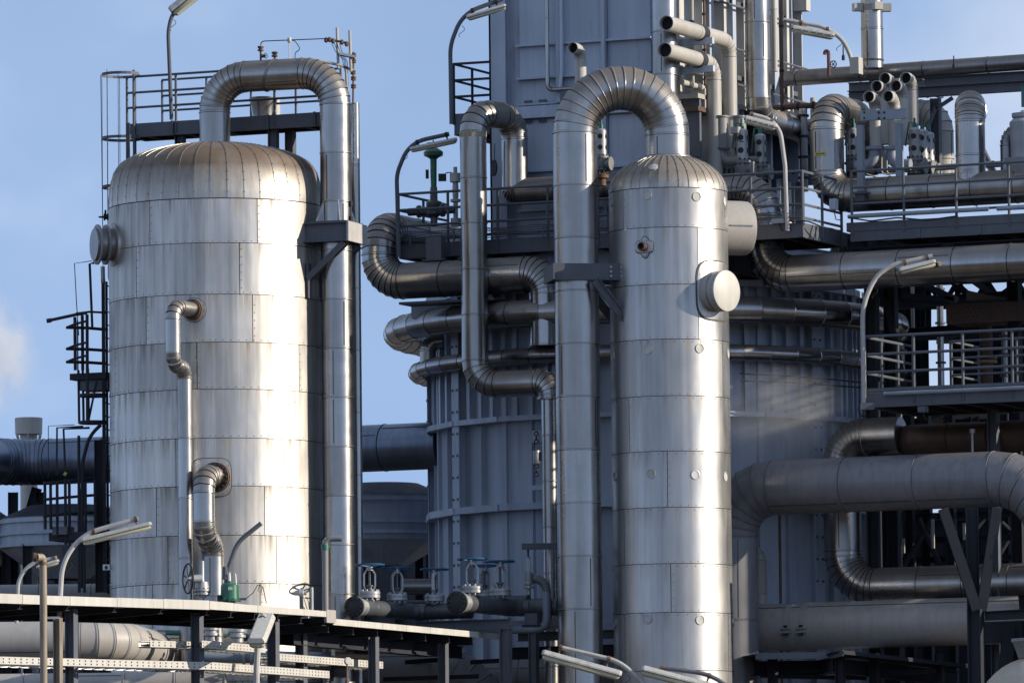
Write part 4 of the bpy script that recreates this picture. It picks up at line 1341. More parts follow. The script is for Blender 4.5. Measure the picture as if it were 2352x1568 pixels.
def tray(label, p0, p1, wd, h=.155, back=None, mate=None, group='perforated cable trays', cables=4):
    back = back or BK
    t = thing('cable_tray', label, 'cable tray', p0, group)
    m_ = mate or MGALV()
    d = (p1 - p0).normalized()
    perf(p0, p1, h, -1).build('side_rail', MWHITE(), t, False)
    perf(p0 + back * wd, p1 + back * wd, h, 1).build('side_rail', m_, t, False)
    l = (p1 - p0).length
    k = int(l / .3)
    for i in range(k):
        q = p0.lerp(p1, (i + .5) / k) + ZU * .02
        MB().bar(q + back * .03, q + back * (wd - .03), .05, .025).build('rung', m_, t, False)
    for i in range(cables):
        s_ = (i + 1) / (cables + 1)
        pts = [p0.lerp(p1, j / 10) + back * (wd * s_ + .02 * math.sin(j * 2 + i)) + ZU * .055 for j in range(11)]
        MB().tube(pts, .02, 5).build('cable', MBLACK(), t)
    return t
z1a = P(480, 1536, K1.y - .3).z
Q1 = V((K1.x, K1.y, z1a)) - BK * .2
Q0 = PL(-40, 1512, Q1, D0); Q0.z = z1a
Q2 = PL(757, 1562, Q1, GY); Q2.z = z1a
# keep the corner where the photograph bends it
tray('long perforated white cable tray at the lower left under the white canopy', Q0, Q1, 1.4)
tray('long perforated white cable tray continuing right towards the lamp pole', Q1, Q2, 1.2)
z2a = P(464, 1486, K1.y).z
U0 = PL(464, 1484, K2 + BK * .2, GY); U0.z = z2a
U1 = PL(610, 1500, K2 + BK * .2, GY); U1.z = z2a
tray('short upper perforated cable tray between two canopy posts', U0, U1, 1.0)
U2 = PL(345, 1488, K1 + BK * .8, D0); U2.z = z2a + .02
U3 = PL(440, 1492, K1 + BK * .8, D0); U3.z = U2.z
tray('stub of cable tray left of the second canopy post', U2, U3, .5, .14)
U4 = PL(638, 1493, K2 + BK * .9, GY); U4.z = P(638, 1500, -9).z
U5 = PL(880, 1530, K2 + BK * .9, GY); U5.z = P(880, 1545, -6).z * .5 + U4.z * .5
U4.z = U5.z
tray('half shaded perforated tray right of the lamp pole, toward the pressure gauge', U4, U5, 1.0)
for (x0, y0, x1, y1, dep) in ((770, 1478, 855, 1494, 1.4),):
    a = PL(x0, y0, K2 + BK * dep, GY); b = PL(x1, y1, K2 + BK * dep, GY); b.z = a.z
    t = thing('bolted_rail', 'pale bolted steel rail under the lower canopy run', 'rail', a)
    MB().bar(a, b, .05, .1).build('flat', MWHITE(), t, False)
    MB().bar(a - GX * .6, b - GX * .6, .05, .1).build('flat', MGALV(), t, False)
a = PL(720, 1478, K2 + BK * 1.9, GY)
# ---- headers with valves
def bolted_blind(o, d, R, parent, mate=None, nb=12):
    u, v = basis(d)
    MB().lathe(o, d, [(0, R * .8), (.004, R), (.05, R), (.054, R * .97)], 28).build('flange', mate or MVALVE(), parent)
    b = MB().lathe(o + d * .06, d, [(0, R * .97), (.004, R), (.055, R), (.06, R * .97)], 28).build('blind_cover', MBLACK(), parent)
    mb = MB()
    for i in range(nb):
        a = 2 * math.pi * i / nb
        c = o + u * (R * .8 * math.cos(a)) + v * (R * .8 * math.sin(a))
        mb.cyl(c - d * .03, c + d * .16, R * .085, n=6)
    mb.build('cover_bolts', MBLACK(), b, False, kind='stuff')
def header(label, px_, py_, y, lgy, lgx, r, R):
    s0 = P(px_, py_, y)
    s1 = s0 + GY * lgy; s2 = s1 + GX * lgx
    t = pipe('valve_header', label, 'pipe', [s0, s1, s2], r, MPDARK(), R=[r * 2.2], sec=1.0, gore=3, group='flanged valve headers', bead=.008)
    bolted_blind(s0 - GY * .02, -GY, R, t)
    # neck behind the flange, light on it put into a brighter metal
    MB().lathe(s0 + GY * .02, GY, [(0, r + .012), (.30, r + .012)], 24).build('neck', MGALV(), t)
    return s0, s1, s2
h1 = header('dark header pipe with blind flange nearest to the wide vessel', 818, 1393, -2.6, 3.2, 1.6, MM(18.5), MM(24))
h2 = header('dark header pipe with blind flange under the middle blue handwheel', 1054, 1383, -2.2, 3.3, 1.22, MM(20), MM(26))
MB().lathe(h2[2] - GX * .02, GX, [(0, MM(20)), (.03, MM(20.5)), (.06, MM(14))], 24)
def gate_valve(label, c, hgt, wr, rot=0.0, wheel_m=None):
    """rising stem gate valve standing on point c"""
    t = thing('gate_valve', label, 'valve', c, 'gate valves with blue handwheels')
    s = hgt / .78
    MB().lathe(c, ZU, [(-.03, .10 * s), (.05 * s, .11 * s)], 16).build('valve_neck', MVALVE(), t)
    MB().lathe(c + ZU * .04 * s, ZU, [(0, .21 * s), (.01, .225 * s), (.07 * s, .225 * s), (.075 * s, .21 * s), (.085 * s, .21 * s), (.09 * s, .225 * s), (.14 * s, .225 * s), (.15 * s, .21 * s)], 24).build('bonnet_flange', MVALVE(), t)
    mb = MB()
    for i in range(10):
        a = 2 * math.pi * i / 10
        q = c + V((math.cos(a), math.sin(a), 0)) * (.185 * s)
        mb.cyl(q + ZU * .0, q + ZU * .225 * s, .022 * s, n=6)
    mb.build('flange_bolts', MVALVE(), t, False, kind='stuff')
    dx = V((math.cos(rot), math.sin(rot), 0))
    for sg_ in (-1, 1):
        pts = [c + dx * sg_ * .07 * s + ZU * .18 * s, c + dx * sg_ * .12 * s + ZU * .30 * s, c + dx * sg_ * .12 * s + ZU * .56 * s, c + dx * sg_ * .06 * s + ZU * .66 * s]
        mb = MB()
        for i in range(3): mb.bar(pts[i], pts[i + 1], .07 * s, .035 * s, up=dx)
        mb.build('yoke_arm', MVALVE(), t, False)
    MB().lathe(c + ZU * .18 * s, ZU, [(0, .06 * s), (.10 * s, .055 * s), (.11 * s, .085 * s), (.14 * s, .085 * s), (.15 * s, .03 * s), (.6 * s, .026 * s)], 12).build('stem', MPDARK(), t)
    MB().lathe(c + ZU * .64 * s, ZU, [(0, .075 * s), (.07 * s, .075 * s), (.10 * s, .05 * s)], 14).build('yoke_nut', MVALVE(), t)
    wc = c + ZU * .76 * s
    wm = wheel_m or MBLUE()
    w_ = MB().torus(wc, ZU, wr, .022 * s, 30, 6).build('handwheel', wm, t)
    for i in range(5):
        a = 2 * math.pi * i / 5 + rot
        d = V((math.cos(a), math.sin(a), 0))
        MB().bar(wc - ZU * .04 * s + d * .04, wc + d * wr, .045 * s, .02 * s).build('spoke', wm, w_, False)
    return t
gate_valve('gate valve with blue handwheel nearest to the wide vessel', h1[0] + GY * .78 + ZU * (MM(18.5) - .0), MM(82), MM(33))
gate_valve('gate valve with blue handwheel, second from the wide vessel', h1[0] + GY * 2.35 + ZU * (MM(18.5)), MM(82), MM(33), .5)
gate_valve('gate valve with a dull handwheel seen edge on, third from the wide vessel', h1[1] + GX * .62 + ZU * MM(18.5), MM(80), MM(32), 1.3)
gate_valve('gate valve with the highest blue handwheel, on the right header', h2[0] + GY * .80 + ZU * MM(20), MM(84), MM(33))
gate_valve('gate valve with blue handwheel half hidden behind two others on the right header', P(1113, 1374, 1.2), MM(78), MM(31), .8)
gate_valve('gate valve with blue handwheel nearest to the slim column', h2[0] + GY * 2.45 + ZU * MM(20), MM(86), MM(33), .4)
hid = P(1113, 1385, 1.2)
pipe('valve_header', 'short dark header mostly hidden behind the right header', 'pipe', [hid - GX * .3, hid + GX * 1.2], MM(16), MPDARK(), sec=1.0, group='flanged valve headers')
# control valve to the right of the handwheels
cv = thing('check_valve', 'grey flanged valve with a green stem top left of the narrow drop pipe', 'valve', P(1214, 1385, .6))
c_ = P(1214, 1372, 1.0)
MB().lathe(c_ - ZU * .1, ZU, [(0, .06), (.32, .06), (.33, .13), (.38, .13), (.385, .08), (.42, .08), (.425, .13), (.47, .13), (.48, .1), (.72, .11), (.74, .06), (1.1, .055), (1.1, .05)], 16).build('body', MVALVE(), cv)
MB().lathe(c_ + ZU * .98, ZU, [(0, .03), (.2, .03)], 10).build('green_stem', MTEAL(), cv)
MB().box(c_ + V((0, 0, .78)), .09, .12, .34).build('actuator_plate', MVALVE(), cv, False)
pipe('vent_bend_pipe', 'grey bare pipe bending down from the flanged valve behind the slim column leg', 'pipe', [c_ + V((.1, .1, .47)), c_ + V((.44, .1, .47)), c_ + V((.44, .1, -.3))], .11, MPGREY(), R=[.3], sec=1, gore=6, bead=0)
MB().box(P(1243, 1254, .8), MM(90), .14, MM(14)).build('sup', MSTEEL(), cv, False).name = 'support_arm'
# steel under the headers
sb = thing('header_trestle', 'grey steel beam and post frame carrying the valve headers', 'frame', P(1158, 1568, -1))
a = PL(955, 1440, P(1158, 1432, -1.3), GX); b = PL(1172, 1432, P(1158, 1432, -1.3), GX); a.z = b.z
MB().hbar(a, b, .2, MM(24), .02).build('beam', MSTEEL(), sb, False)
MB().hbar(V((b.x - .12, b.y + .05, 0)), V((b.x - .12, b.y + .05, b.z - MM(12))), .24, .24, .02, up=GX).build('post', MSTEEL(), sb, False)
c_ = P(1226, 1500, .3)
MB().hbar(V((c_.x, c_.y, 0)), V((c_.x, c_.y, zat(1226, 1437, .3))), .2, .2, .02, up=GX).build('post', MSTEEL(), sb, False)
MB().box(V((c_.x, c_.y, zat(1226, 1422, .3))), .34, .3, .3, GX, GY).build('pipe_shoe', MSTEEL(), sb, False)
MB().box(V((c_.x, c_.y, zat(1226, 1436, .3))), .5, .3, .03, GX, GY).build('base_plate', MSTEELD(), sb, False)
a = P(1140, 1434, 1.6); MB().bar(a, a + GX * 3.6, .1, .16).build('level_beam', MWALL(), sb, False)
a = P(1190, 1462, 1.9); MB().hbar(a, a + GX * 3.6, .12, .22, .02).build('level_beam', MSTEEL(), sb, False)
a = P(1175, 1500, 2.0); MB().hbar(a, a + GX * 3.6, .12, .3, .02).build('level_beam', MSTEELD(), sb, False)
a = P(1000, 1450, 1.2); b = P(1205, 1452, .4); b.z = a.z
pipe('pale_blue_pipe', 'pale blue pipe under the headers bending up near the slim column leg', 'pipe', [a, b + GX * .6, b + GX * .6 + ZU * .9], MM(10), MBLUEP(), R=[.25], sec=3, gore=6, bead=0)
hb_ = thing('black_valve', 'small black handled valve on the pale blue pipe', 'valve', P(1020, 1440, .9))
MB().lathe(P(1018, 1446, .9) - GX * .15, GX, [(0, .05), (.02, .09), (.06, .09), (.08, .06), (.22, .06), (.24, .09), (.28, .09), (.3, .05)], 12).build('body', MBLACK(), hb_)
MB().torus(P(1000, 1443, .6), GX, .1, .014, 16, 5).build('handwheel', MBLACK(), hb_)
# bulky dark duct at the bottom centre
a = P(700, 1548, 2.5); b = P(1090, 1540, 2.5); b.z = a.z + .1; a.z = b.z
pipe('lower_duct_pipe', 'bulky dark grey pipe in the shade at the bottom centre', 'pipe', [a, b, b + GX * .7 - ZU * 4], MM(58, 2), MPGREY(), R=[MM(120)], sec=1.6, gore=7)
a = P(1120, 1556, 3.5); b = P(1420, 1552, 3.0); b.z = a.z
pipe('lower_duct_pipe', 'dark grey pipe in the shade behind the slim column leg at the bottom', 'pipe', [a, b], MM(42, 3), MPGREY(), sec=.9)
tg = thing('tan_label_plate', 'blank tan plate stuck on the bulky dark duct at bottom centre', 'plate', P(970, 1495, 1.8))
MB().box(P(970, 1517, 1.85), MM(40), .02, MM(11)).build('plate', MPBEIGE(), tg, False)
rk = thing('dark_rack_beams', 'dark level rack beams in the shade at bottom centre', 'frame', P(980, 1540, 1))
for x0, y0, x1, y1 in ((930, 1520, 1012, 1514), (880, 1559, 1100, 1552), (1080, 1520, 1150, 1516)):
    MB().hbar(P(x0, y0, .8), P(x1, y1, .8), .12, MM(10), .02).build('beam', MSTEELD(), rk, False)

# ---- beige pipes at the bottom left
yb = -6
a = P(-60, 1474, yb); b = P(272, 1467, yb); b.z = a.z
pipe('beige_elbow_pipe', 'thick beige pipe with a gored elbow under the white canopy at the lower left', 'pipe', [a, b + V((.05, 0, 0)), b + V((.9, 4.5, -.15))], MM(46, yb), MPBEIGE(), R=[MM(105)], sec=1.7, gore=6)
a = P(-60, 1583, -9); b = P(520, 1580, -9); b.z = a.z
pipe('beige_lower_pipe', 'beige pipe striped by tray shadows along the bottom left edge', 'pipe', [a, b], MM(36, -9), MPBEIGE(), sec=1.3)
# shaded grey drum behind the elbow
a = P(360, 1487, -2.2); b = P(600, 1490, -2.2); b.z = a.z
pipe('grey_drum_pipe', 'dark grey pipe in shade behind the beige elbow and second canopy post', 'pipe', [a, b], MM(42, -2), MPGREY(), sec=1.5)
# rusty standpipe and post
rs_ = thing('rusty_standpipe', 'rust streaked standpipe with a short bent mouth at the lower left', 'standpipe', P(98, 1568, -22))
t_ = P(99, 1279, -22)
MB().tube(fillet([V((t_.x, t_.y, 0)), t_, P(83, 1279, -22.2)], .07, 4), MM(8.5, -22), 12).build('riser', mat('rust_streaked_pole', (.30, .25, .19), .6, .2, .3, (5, 5, 1.2), .05, 10, .2, (.17, .075, .03), .85), rs_)
MB().lathe(P(84, 1279, -22.2), V((-1, 0, 0)), [(0, MM(9)), (.06, MM(9.2)), (.061, MM(6)), (.02, MM(6))], 12).build('mouth', MRUST(), rs_)
MB().lathe(V((t_.x, t_.y, t_.z - .16)), ZU, [(0, MM(9)), (.06, MM(9))], 12).build('coupling', MRUST(), rs_)
pp_ = thing('steel_stub_post', 'grey H section post with a small level arm beside the rusty standpipe', 'post', P(133, 1568, -20))
c_ = P(133, 1480, -20)
MB().hbar(V((c_.x, c_.y, 0)), V((c_.x, c_.y, zat(133, 1418, -20))), .15, .16, .02, up=GX).build('post', mat('rust_streaked_pole'), pp_, False)
MB().box(P(121, 1418, -20.2), .3, .1, .05).build('arm', MGALV(), pp_, False)

# ---- strip lamps on bent poles
def lamp(label, path, fx0, fx1, y, pole_r=.045, fh=.13, fw=.2, dark=False, loop=None, R=1.2, tilt=0.0, clamps=(.2, .8), pole=None):
    """path: pole points (px,py[,y]); fx0, fx1: the two ends of the fixture's underside edge"""
    pts = [P(q[0], q[1], q[2] if len(q) > 2 else y) for q in path]
    t = thing('strip_lamp', label, 'lamp', pts[0], 'strip lamps on bent poles')
    fp_ = fillet(pts, R, 8)
    pm = pole or (MSTEEL() if dark else MPOLE())
    MB().tube(fp_, pole_r, 10).build('pole', pm, t)
    a = P(fx0[0], fx0[1], fx0[2] if len(fx0) > 2 else y); b = P(fx1[0], fx1[1], fx1[2] if len(fx1) > 2 else y)
    d = (b - a).normalized()
    sd = d.cross(ZU).normalized(); u = sd.cross(d).normalized()
    if u.z < 0: u = -u
    l = (b - a).length
    # housing: chamfered tray
    def sect(x, pr):
        return [a + d * x + sd * (fw * p) + u * (fh * q) for p, q in pr]
    hs = [(-.5, .45), (.5, .45), (.5, .62), (.36, .98), (-.36, .98), (-.5, .62)]
    MB().loft([sect(x, [(p * k, .45 + (q - .45) * k) for p, q in hs]) for x, k in ((0, .82), (.05, 1.0), (l - .05, 1.0), (l, .82))]).build('housing', MLAMP(), t, False)
    df = [(-.44, .44), (-.40, .10), (-.2, -.05), (.2, -.05), (.40, .10), (.44, .44)]
    MB().loft([sect(x, [(p * k, .44 + (q - .44) * k) for p, q in df]) for x, k in ((.03, .7), (.09, 1.0), (l - .09, 1.0), (l - .03, .7))]).build('diffuser', MDIFF(), t)
    MB().loft([sect(x, [(p * 1.03, q) for p, q in ((-.5, .41), (.5, .41), (.5, .47), (-.5, .47))]) for x in (.012, l - .012)]).build('gasket', MBLACK(), t, False)
    # latches along the seam
    for i in range(6):
        x = l * (i + .5) / 6
        MB().box(a + d * x + u * (fh * .47) - sd * (fw * .5), .04, .03, .05, d, sd, u).build('latch', MGALV(), t, False)
    # clamps up to the pole
    for c in clamps:
        q = a + d * (l * c) + u * (fh * .98)
        best = min(fp_, key=lambda z: (z - q).length)
        # nearest point on the pole polyline
        bp_, bd_ = fp_[0], 1e9
        for i in range(len(fp_) - 1):
            e_ = fp_[i + 1] - fp_[i]
            s_ = max(0, min(1, (q - fp_[i]).dot(e_) / max(e_.length_squared, 1e-9)))
            z = fp_[i] + e_ * s_
            if (z - q).length < bd_: bp_, bd_ = z, (z - q).length
        if bd_ < .8:
            m_ = MB().tube([q - u * .02, bp_], .022, 6)
            m_.lathe(bp_ - d * .035, d, [(0, pole_r * 1.25), (.07, pole_r * 1.25)], 10)
            m_.build('clamp', MRUST() if not dark else MSTEELD(), t)
    if loop:
        lp = P(loop[0], loop[1], y)
        MB().tube([lp + V((.06 * math.sin(i * .7) * (1 + i * .05), 0, -.035 * i + .0)) for i in range(0, 9)], .008, 5).build('cable_loop', MBLACK(), t)
    return t
lamp('rising strip lamp on a bent pole in front of the wide vessel at the left', [(136, 1420), (143, 1290), (190, 1226), (318, 1190)], (189, 1252), (351, 1213), -16, .055, .165, .24, loop=(160, 1290), R=1.2)
lamp('smaller strip lamp just left of the rusty standpipe', [(38, 1430), (42, 1330), (70, 1292), (131, 1280)], (86, 1310), (138, 1294), -10, .045, .12, .2, R=.6)
lamp('strip lamp seen end on below the white canopy near the pressure gauge', [(588, 1640, -14), (590, 1490, -14), (604, 1412, -13)], (590, 1488, -15.5), (612, 1432, -12.5), -14, .075, .26, .42, R=1.2)
lamp('large strip lamp sloping down right at the bottom centre', [(1500, 1600), (1470, 1562), (1425, 1518), (1288, 1486)], (1241, 1512), (1424, 1562), -20, .05, .22, .25, R=1.2, loop=(1440, 1548))
lamp('lowest strip lamp sloping out of the bottom frame edge before the slim column', [(1700, 1610), (1665, 1568), (1620, 1546), (1520, 1532)], (1470, 1548), (1655, 1596), -20, .05, .22, .25, R=1.2, pole=MSTEEL())
lamp('dark strip lamp high on a bent pole beside the tower box balcony', [(1037, 285, 3.4), (1034, 105, 3.4), (1062, 32, 3.4), (1155, -2, 3.4)], (1074, 49, 3.4), (1165, 22, 3.4), 3.4, .055, .15, .22, dark=True, loop=(1061, 60), R=1.3)
lamp('strip lamp over the left end of the furnace platform railing', [(916, 590, 3.6), (911, 400, 3.6), (940, 328, 3.6), (1032, 308, 3.6)], (943, 351, 3.6), (1052, 328, 3.6), 3.6, .055, .14, .2, dark=True, loop=(930, 352), R=1.0)
lamp('strip lamp cut by the top frame edge above the wide vessel', [(394, 275, .9), (386, 70, .9), (396, 30, .9), (440, -10, .9), (500, -60, .9)], (402, 40, .9), (500, -38, .9), .9, .05, .3, .26, dark=True, loop=(398, 45), R=1.5)
# bent pole without lamp
bpz = thing('bent_pole', 'bent grey pole without a lamp rising before the bright vessel wall', 'pole', P(515, 1380, -8))
MB().tube(fillet([P(515, 1400, -8), P(523, 1310, -8), P(545, 1245, -8), P(600, 1201, -8)], .8, 8), MM(5.5, -8), 10).build('pole', MSTEEL(), bpz)
MB().lathe(P(518, 1330, -8), ZU, [(0, MM(8)), (.3, MM(7))], 10).build('socket', MSTEEL(), bpz)
# goose-neck vent
gv = thing('gooseneck_vent', 'grey pipe turned level at its top beside the drop leg of the wide vessel', 'vent', P(745, 1400, -4))
g0 = P(748, 1440, -4)
MB().tube(fillet([V((g0.x, g0.y, 0)), V((g0.x, g0.y, zat(745, 1236, -4))), P(785, 1236, -4)], .16, 6), MM(7, -4), 12).build('riser', MPGREY(), gv)
MB().lathe(V((g0.x, g0.y, zat(745, 1262, -4))), ZU, [(0, MM(8.5)), (.12, MM(8.5))], 12).build('coupling', MTEAL(), gv)
# geared valve with big black handwheel
gw = thing('geared_valve', 'grey geared valve with a tall black spoked handwheel on the canopy edge', 'valve', P(460, 1370, -8))
wc = P(432, 1328, -8.4); wd = V((.92, .38, 0))
w_ = MB().torus(wc, wd, MM(34, -8), .022, 32, 6).build('handwheel', MBLACK(), gw)
u, v = basis(wd)
for i in range(3):
    a = math.pi * i / 3 + .3
    MB().bar(wc + (u * math.cos(a) + v * math.sin(a)) * MM(34, -8), wc - (u * math.cos(a) + v * math.sin(a)) * MM(34, -8), .03, .02, up=wd).build('spoke', MBLACK(), w_, False)
MB().lathe(wc - wd * .02, wd, [(0, .05), (.12, .05), (.13, .09), (.34, .10), (.36, .07)], 14).build('gear_shaft', MVALVE(), gw)
g0 = P(464, 1340, -8)
MB().lathe(V((g0.x, g0.y, g0.z - .32)), ZU, [(0, .1), (.05, .11), (.06, .19), (.11, .19), (.115, .16), (.14, .16), (.145, .19), (.19, .19), (.2, .17), (.36, .15), (.38, .06), (.40, .055), (.85, .055), (.86, .04)], 18).build('gearbox', MVALVE(), gw)
mb = MB()
for i in range(10):
    a = 2 * math.pi * i / 10; q = V((g0.x + .165 * math.cos(a), g0.y + .165 * math.sin(a), g0.z - .27)); mb.cyl(q, q + ZU * .17, .02, n=6)
mb.build('flange_bolts', MBLACK(), gw, False, kind='stuff')
# green diaphragm actuator
ga = thing('green_actuator', 'dark green diaphragm actuator standing on the white canopy', 'actuator', P(528, 1375, -8))
g0 = P(528, 1385, -8)
MB().lathe(V((g0.x, g0.y, g0.z)), ZU, [(0, .12), (.04, .12), (.05, .25), (.09, .26), (.10, .22), (.42, .21), (.47, .17), (.50, .06), (.52, .06)], 24).build('casing', MGREEN(), ga)
mb = MB()
for i in range(12):
    a = 2 * math.pi * i / 12; q = V((g0.x + .24 * math.cos(a), g0.y + .24 * math.sin(a), g0.z + .04)); mb.cyl(q, q + ZU * .07, .016, n=6)
mb.build('casing_bolts', MPDARK(), ga, False, kind='stuff')
MB().box(V((g0.x + .02, g0.y - .215, g0.z + .34)), .10, .02, .08).build('name_plate', MLAMP(), ga, False)
MB().lathe(V((g0.x - .02, g0.y, g0.z + .5)), ZU, [(0, .05), (.22, .045), (.24, .02)], 10).build('indicator_tube', MGALV(), ga)
MB().tube(fillet([V((g0.x + .02, g0.y - .1, g0.z + .7)), V((g0.x + .14, g0.y - .1, g0.z + .72)), V((g0.x + .16, g0.y - .1, g0.z + .3))], .06, 5), .014, 6).build('air_line', MGALV(), ga)
MB().box(V((g0.x + .22, g0.y, g0.z + .1)), .34, .1, .05).build('positioner', MPDARK(), ga, False)
MB().box(V((g0.x - .25, g0.y - .1, g0.z + .05)), .08, .1, .28).build('air_filter', MBLACK(), ga, False)
MB().tube([P(560, 1378, -8), P(582, 1360, -8), P(592, 1342, -8), P(602, 1346, -8), P(600, 1360, -8), P(592, 1356, -8), P(596, 1342, -8), P(604, 1348, -8), P(612, 1385, -8)], .010, 5).build('signal_cable', MBLACK(), ga)
# transmitter on a short post
tx = thing('pressure_transmitter', 'small silver transmitter on a short post at the right end of the white canopy', 'instrument', P(717, 1395, -8.6))
c_ = P(717, 1405, -8.6)
MB().cyl(c_ - ZU * .1, c_ + ZU * .58, .035, n=8).build('post', MGALV(), tx)
c_ = P(690, 1363, -8.6)
MB().lathe(c_ - V((.14, 0, -.02)), V((1, 0, 0)), [(0, .06), (.1, .065), (.11, .09), (.2, .09), (.22, .05), (.28, .05)], 14).build('head', MVALVE(), tx)
MB().cyl(c_ + V((.02, 0, 0)), c_ + V((.02, 0, .13)), .02, n=6).build('stem', MBLACK(), tx)
MB().bar(P(700, 1372, -8.6), P(718, 1374, -8.6), .04, .03).build('arm', MPDARK(), tx, False)
for k in range(3):
    MB().tube([P(690 + k * 7, 1370, -8.6), P(694 + k * 7, 1388 - k * 4, -8.7), P(703 + k * 4, 1402, -8.6)], .008, 5).build('impulse_line', MBLACK(), tx)
# gauge
gg = thing('pressure_gauge', 'round pressure gauge on a rusty stem at the bottom', 'gauge', P(797, 1568, -14))
c_ = P(799, 1517, -14); gd = dirA(30)
MB().lathe(c_ - gd * .04, gd, [(0, .06), (.005, .085), (.06, .085), (.065, .078)], 20).build('case', MGALV(), gg)
MB().lathe(c_ + gd * .028, gd, [(0, .075), (.002, .075)], 20).build('dial', MLAMP(), gg)
MB().lathe(V((c_.x - .02, c_.y, c_.z - .75)), ZU, [(0, .03), (.2, .03), (.22, .05), (.34, .05), (.36, .025), (.7, .02)], 10).build('stem', MRUST(), gg)
MB().lathe(V((c_.x - .02, c_.y, c_.z - .80)), ZU, [(0, .11), (.06, .11), (.07, .08)], 14).build('stem_flange', MRUST(), gg)
# odd valves and boxes glimpsed in the gap under the canopy
for i, (x_, y_, nm) in enumerate(((484, 1432, 'pale flanged valve body glimpsed under the canopy beside the second post'), (545, 1436, 'pale flanged valve body glimpsed under the canopy near the end-on lamp'))):
    t = thing('under_canopy_valve', nm, 'valve', P(x_, y_, -5))
    c_ = P(x_, y_, -5)
    MB().lathe(c_ - ZU * .4, ZU, [(0, .14), (.1, .14), (.12, .2), (.18, .2), (.19, .15), (.24, .15), (.25, .2), (.31, .2), (.33, .1), (.7, .08), (.72, .05)], 18).build('body', MVALVE(), t)
    MB().torus(c_ + ZU * .3, ZU, .18, .02, 22, 5).build('handwheel', MTEAL(), t)

# pipes and beams crowding the dim space under the canopy
for k, (x0, y0, x1, y1, r, yd, m_, lb) in enumerate((
        (470, 1505, 760, 1512, 15, -4.5, MBLUEP(), 'blue grey pipe in shade behind the upper tray under the canopy'),
        (560, 1462, 800, 1470, 9, -3.6, MPDARK(), 'dark pipe just under the right part of the white canopy'),
        (640, 1530, 800, 1536, 20, -5.5, MPDARK(), 'black pipe with flanges behind the half shaded tray'),
        (380, 1452, 560, 1456, 6, -3.0, MTEAL(), 'thin teal pipe glimpsed under the canopy beside the second post'),
        (770, 1500, 870, 1505, 10, -3.2, MPIPE(), 'bright short pipe glimpsed under the lower canopy run'))):
    a, b = P(x0, y0, yd), P(x1, y1, yd)
    t = thing('under_canopy_pipe', lb, 'pipe', a)
    MB().tube([a, b], MM(r, yd), 16).build('pipe', m_, t)
    for q in (.3, .36, .75):
        d = (b - a).normalized()
        MB().lathe(a.lerp(b, q), d, [(0, MM(r, yd)), (.004, MM(r * 1.45, yd)), (.07, MM(r * 1.45, yd)), (.075, MM(r, yd))], 18).build('flange', MVALVE() if k != 2 else MBLACK(), t)
for k, (x_, y_, w_, h_, yd, m_, lb) in enumerate((
        (590, 1448, 30, 16, -4.0, MWHITE(), 'pale box glimpsed under the canopy left of the end-on lamp'),
        (660, 1462, 22, 26, -4.4, MVALVE(), 'silver casing glimpsed under the canopy right of the end-on lamp'),
        (725, 1470, 34, 18, -4.0, MWHITE(), 'white casing glimpsed under the canopy near its right end'))):
    t = thing('glimpsed_casing', lb, 'box', P(x_, y_, yd))
    MB().box(P(x_, y_, yd), MM(w_), .4, MM(h_), GX, GY).build('casing', m_, t, False)
    MB().lathe(P(x_, y_ - h_ * .5, yd), ZU, [(0, .06), (.10, .06), (.11, .1), (.15, .1)], 12).build('neck', MPDARK(), t)
# ================================================================== right-hand side
def vpipe(name, label, px_, py_, y, y0, y1, R, mate, sec=1.2, **k):
    c = P(px_, py_, y)
    return pipe(name, label, 'pipe', [up(c, zat(px_, y0, y)), up(c, zat(px_, y1, y))], MM(R, y), mate, sec=sec, **k)
vpipe('flue_pipe', 'bright thick upright pipe at the tower box corner above the arch', 1526, 150, 2.3, -120, 470, 30, MPIPE(), 1.05)
# open-mouthed vents
def mouth_vent(name, label, m0, y, legs, R, mate, bend=None, group=None, collar=None, parts_sec=2.2):
    """m0: mouth centre; legs: list of direction*length after the mouth"""
    p = P(m0[0], m0[1], y)
    pts = [p]
    for d in legs: pts.append(pts[-1] + d)
    r = MM(R, y)
    t = pipe(name, label, 'vent', pts, r, mate, R=bend or r * 2.0, sec=parts_sec, gore=4, group=group, bead=0, n=20)
    d = (pts[1] - pts[0]).normalized()
    # hollow lip, cut open
    MB().lathe(p - d * .006, d, [(0, r * .97), (.003, r * .97)], 20).build('dark_mouth_disc', MCAVE(), t)  # black disc: shade inside the pipe is put into its colour
    MB().lathe(p - d * .16, d, [(.15, r * .90), (.0, r * .90), (0, r * 1.0), (.17, r * 1.0)], 20, False, False).build('lip', mate, t)
    if collar:
        MB().lathe(p + d * collar, d, [(0, r * .99), (.005, r * 1.08), (.30, r * 1.08), (.305, r * .99)], 20).build('collar', MSTEELD(), t)
    return t
MVENT = mat('bone_white_paint', (.44, .415, .375), .45, 0, .06, (2, 2, 2), .01, 6, .08, (.3, .22, .15), .12)
mouth_vent('blowdown_vent', 'upper of two white vent pipes jutting left with a dark open mouth', (1536, 55), 1.0, [GY * 3.9, -ZU * 3.2], 18, MVENT, .42, 'white open mouthed vents', 1.9)
mouth_vent('blowdown_vent', 'lower of two white vent pipes jutting left with a dark open mouth', (1532, 117), 1.0, [GY * 3.0, -ZU * 3.2], 18, MVENT, .42, 'white open mouthed vents', 1.9)
mouth_vent('stub_vent', 'small rust stained vent with dark mouth just above the arched pipe', (1321, 112), 1.6, [GY * .32, -ZU * 2.6], 13.5, mat('rust_stained_white', (.5, .47, .43), .5, 0, .1, (4, 4, 4), .02, 8, .2, RUSTC, .8), .22)
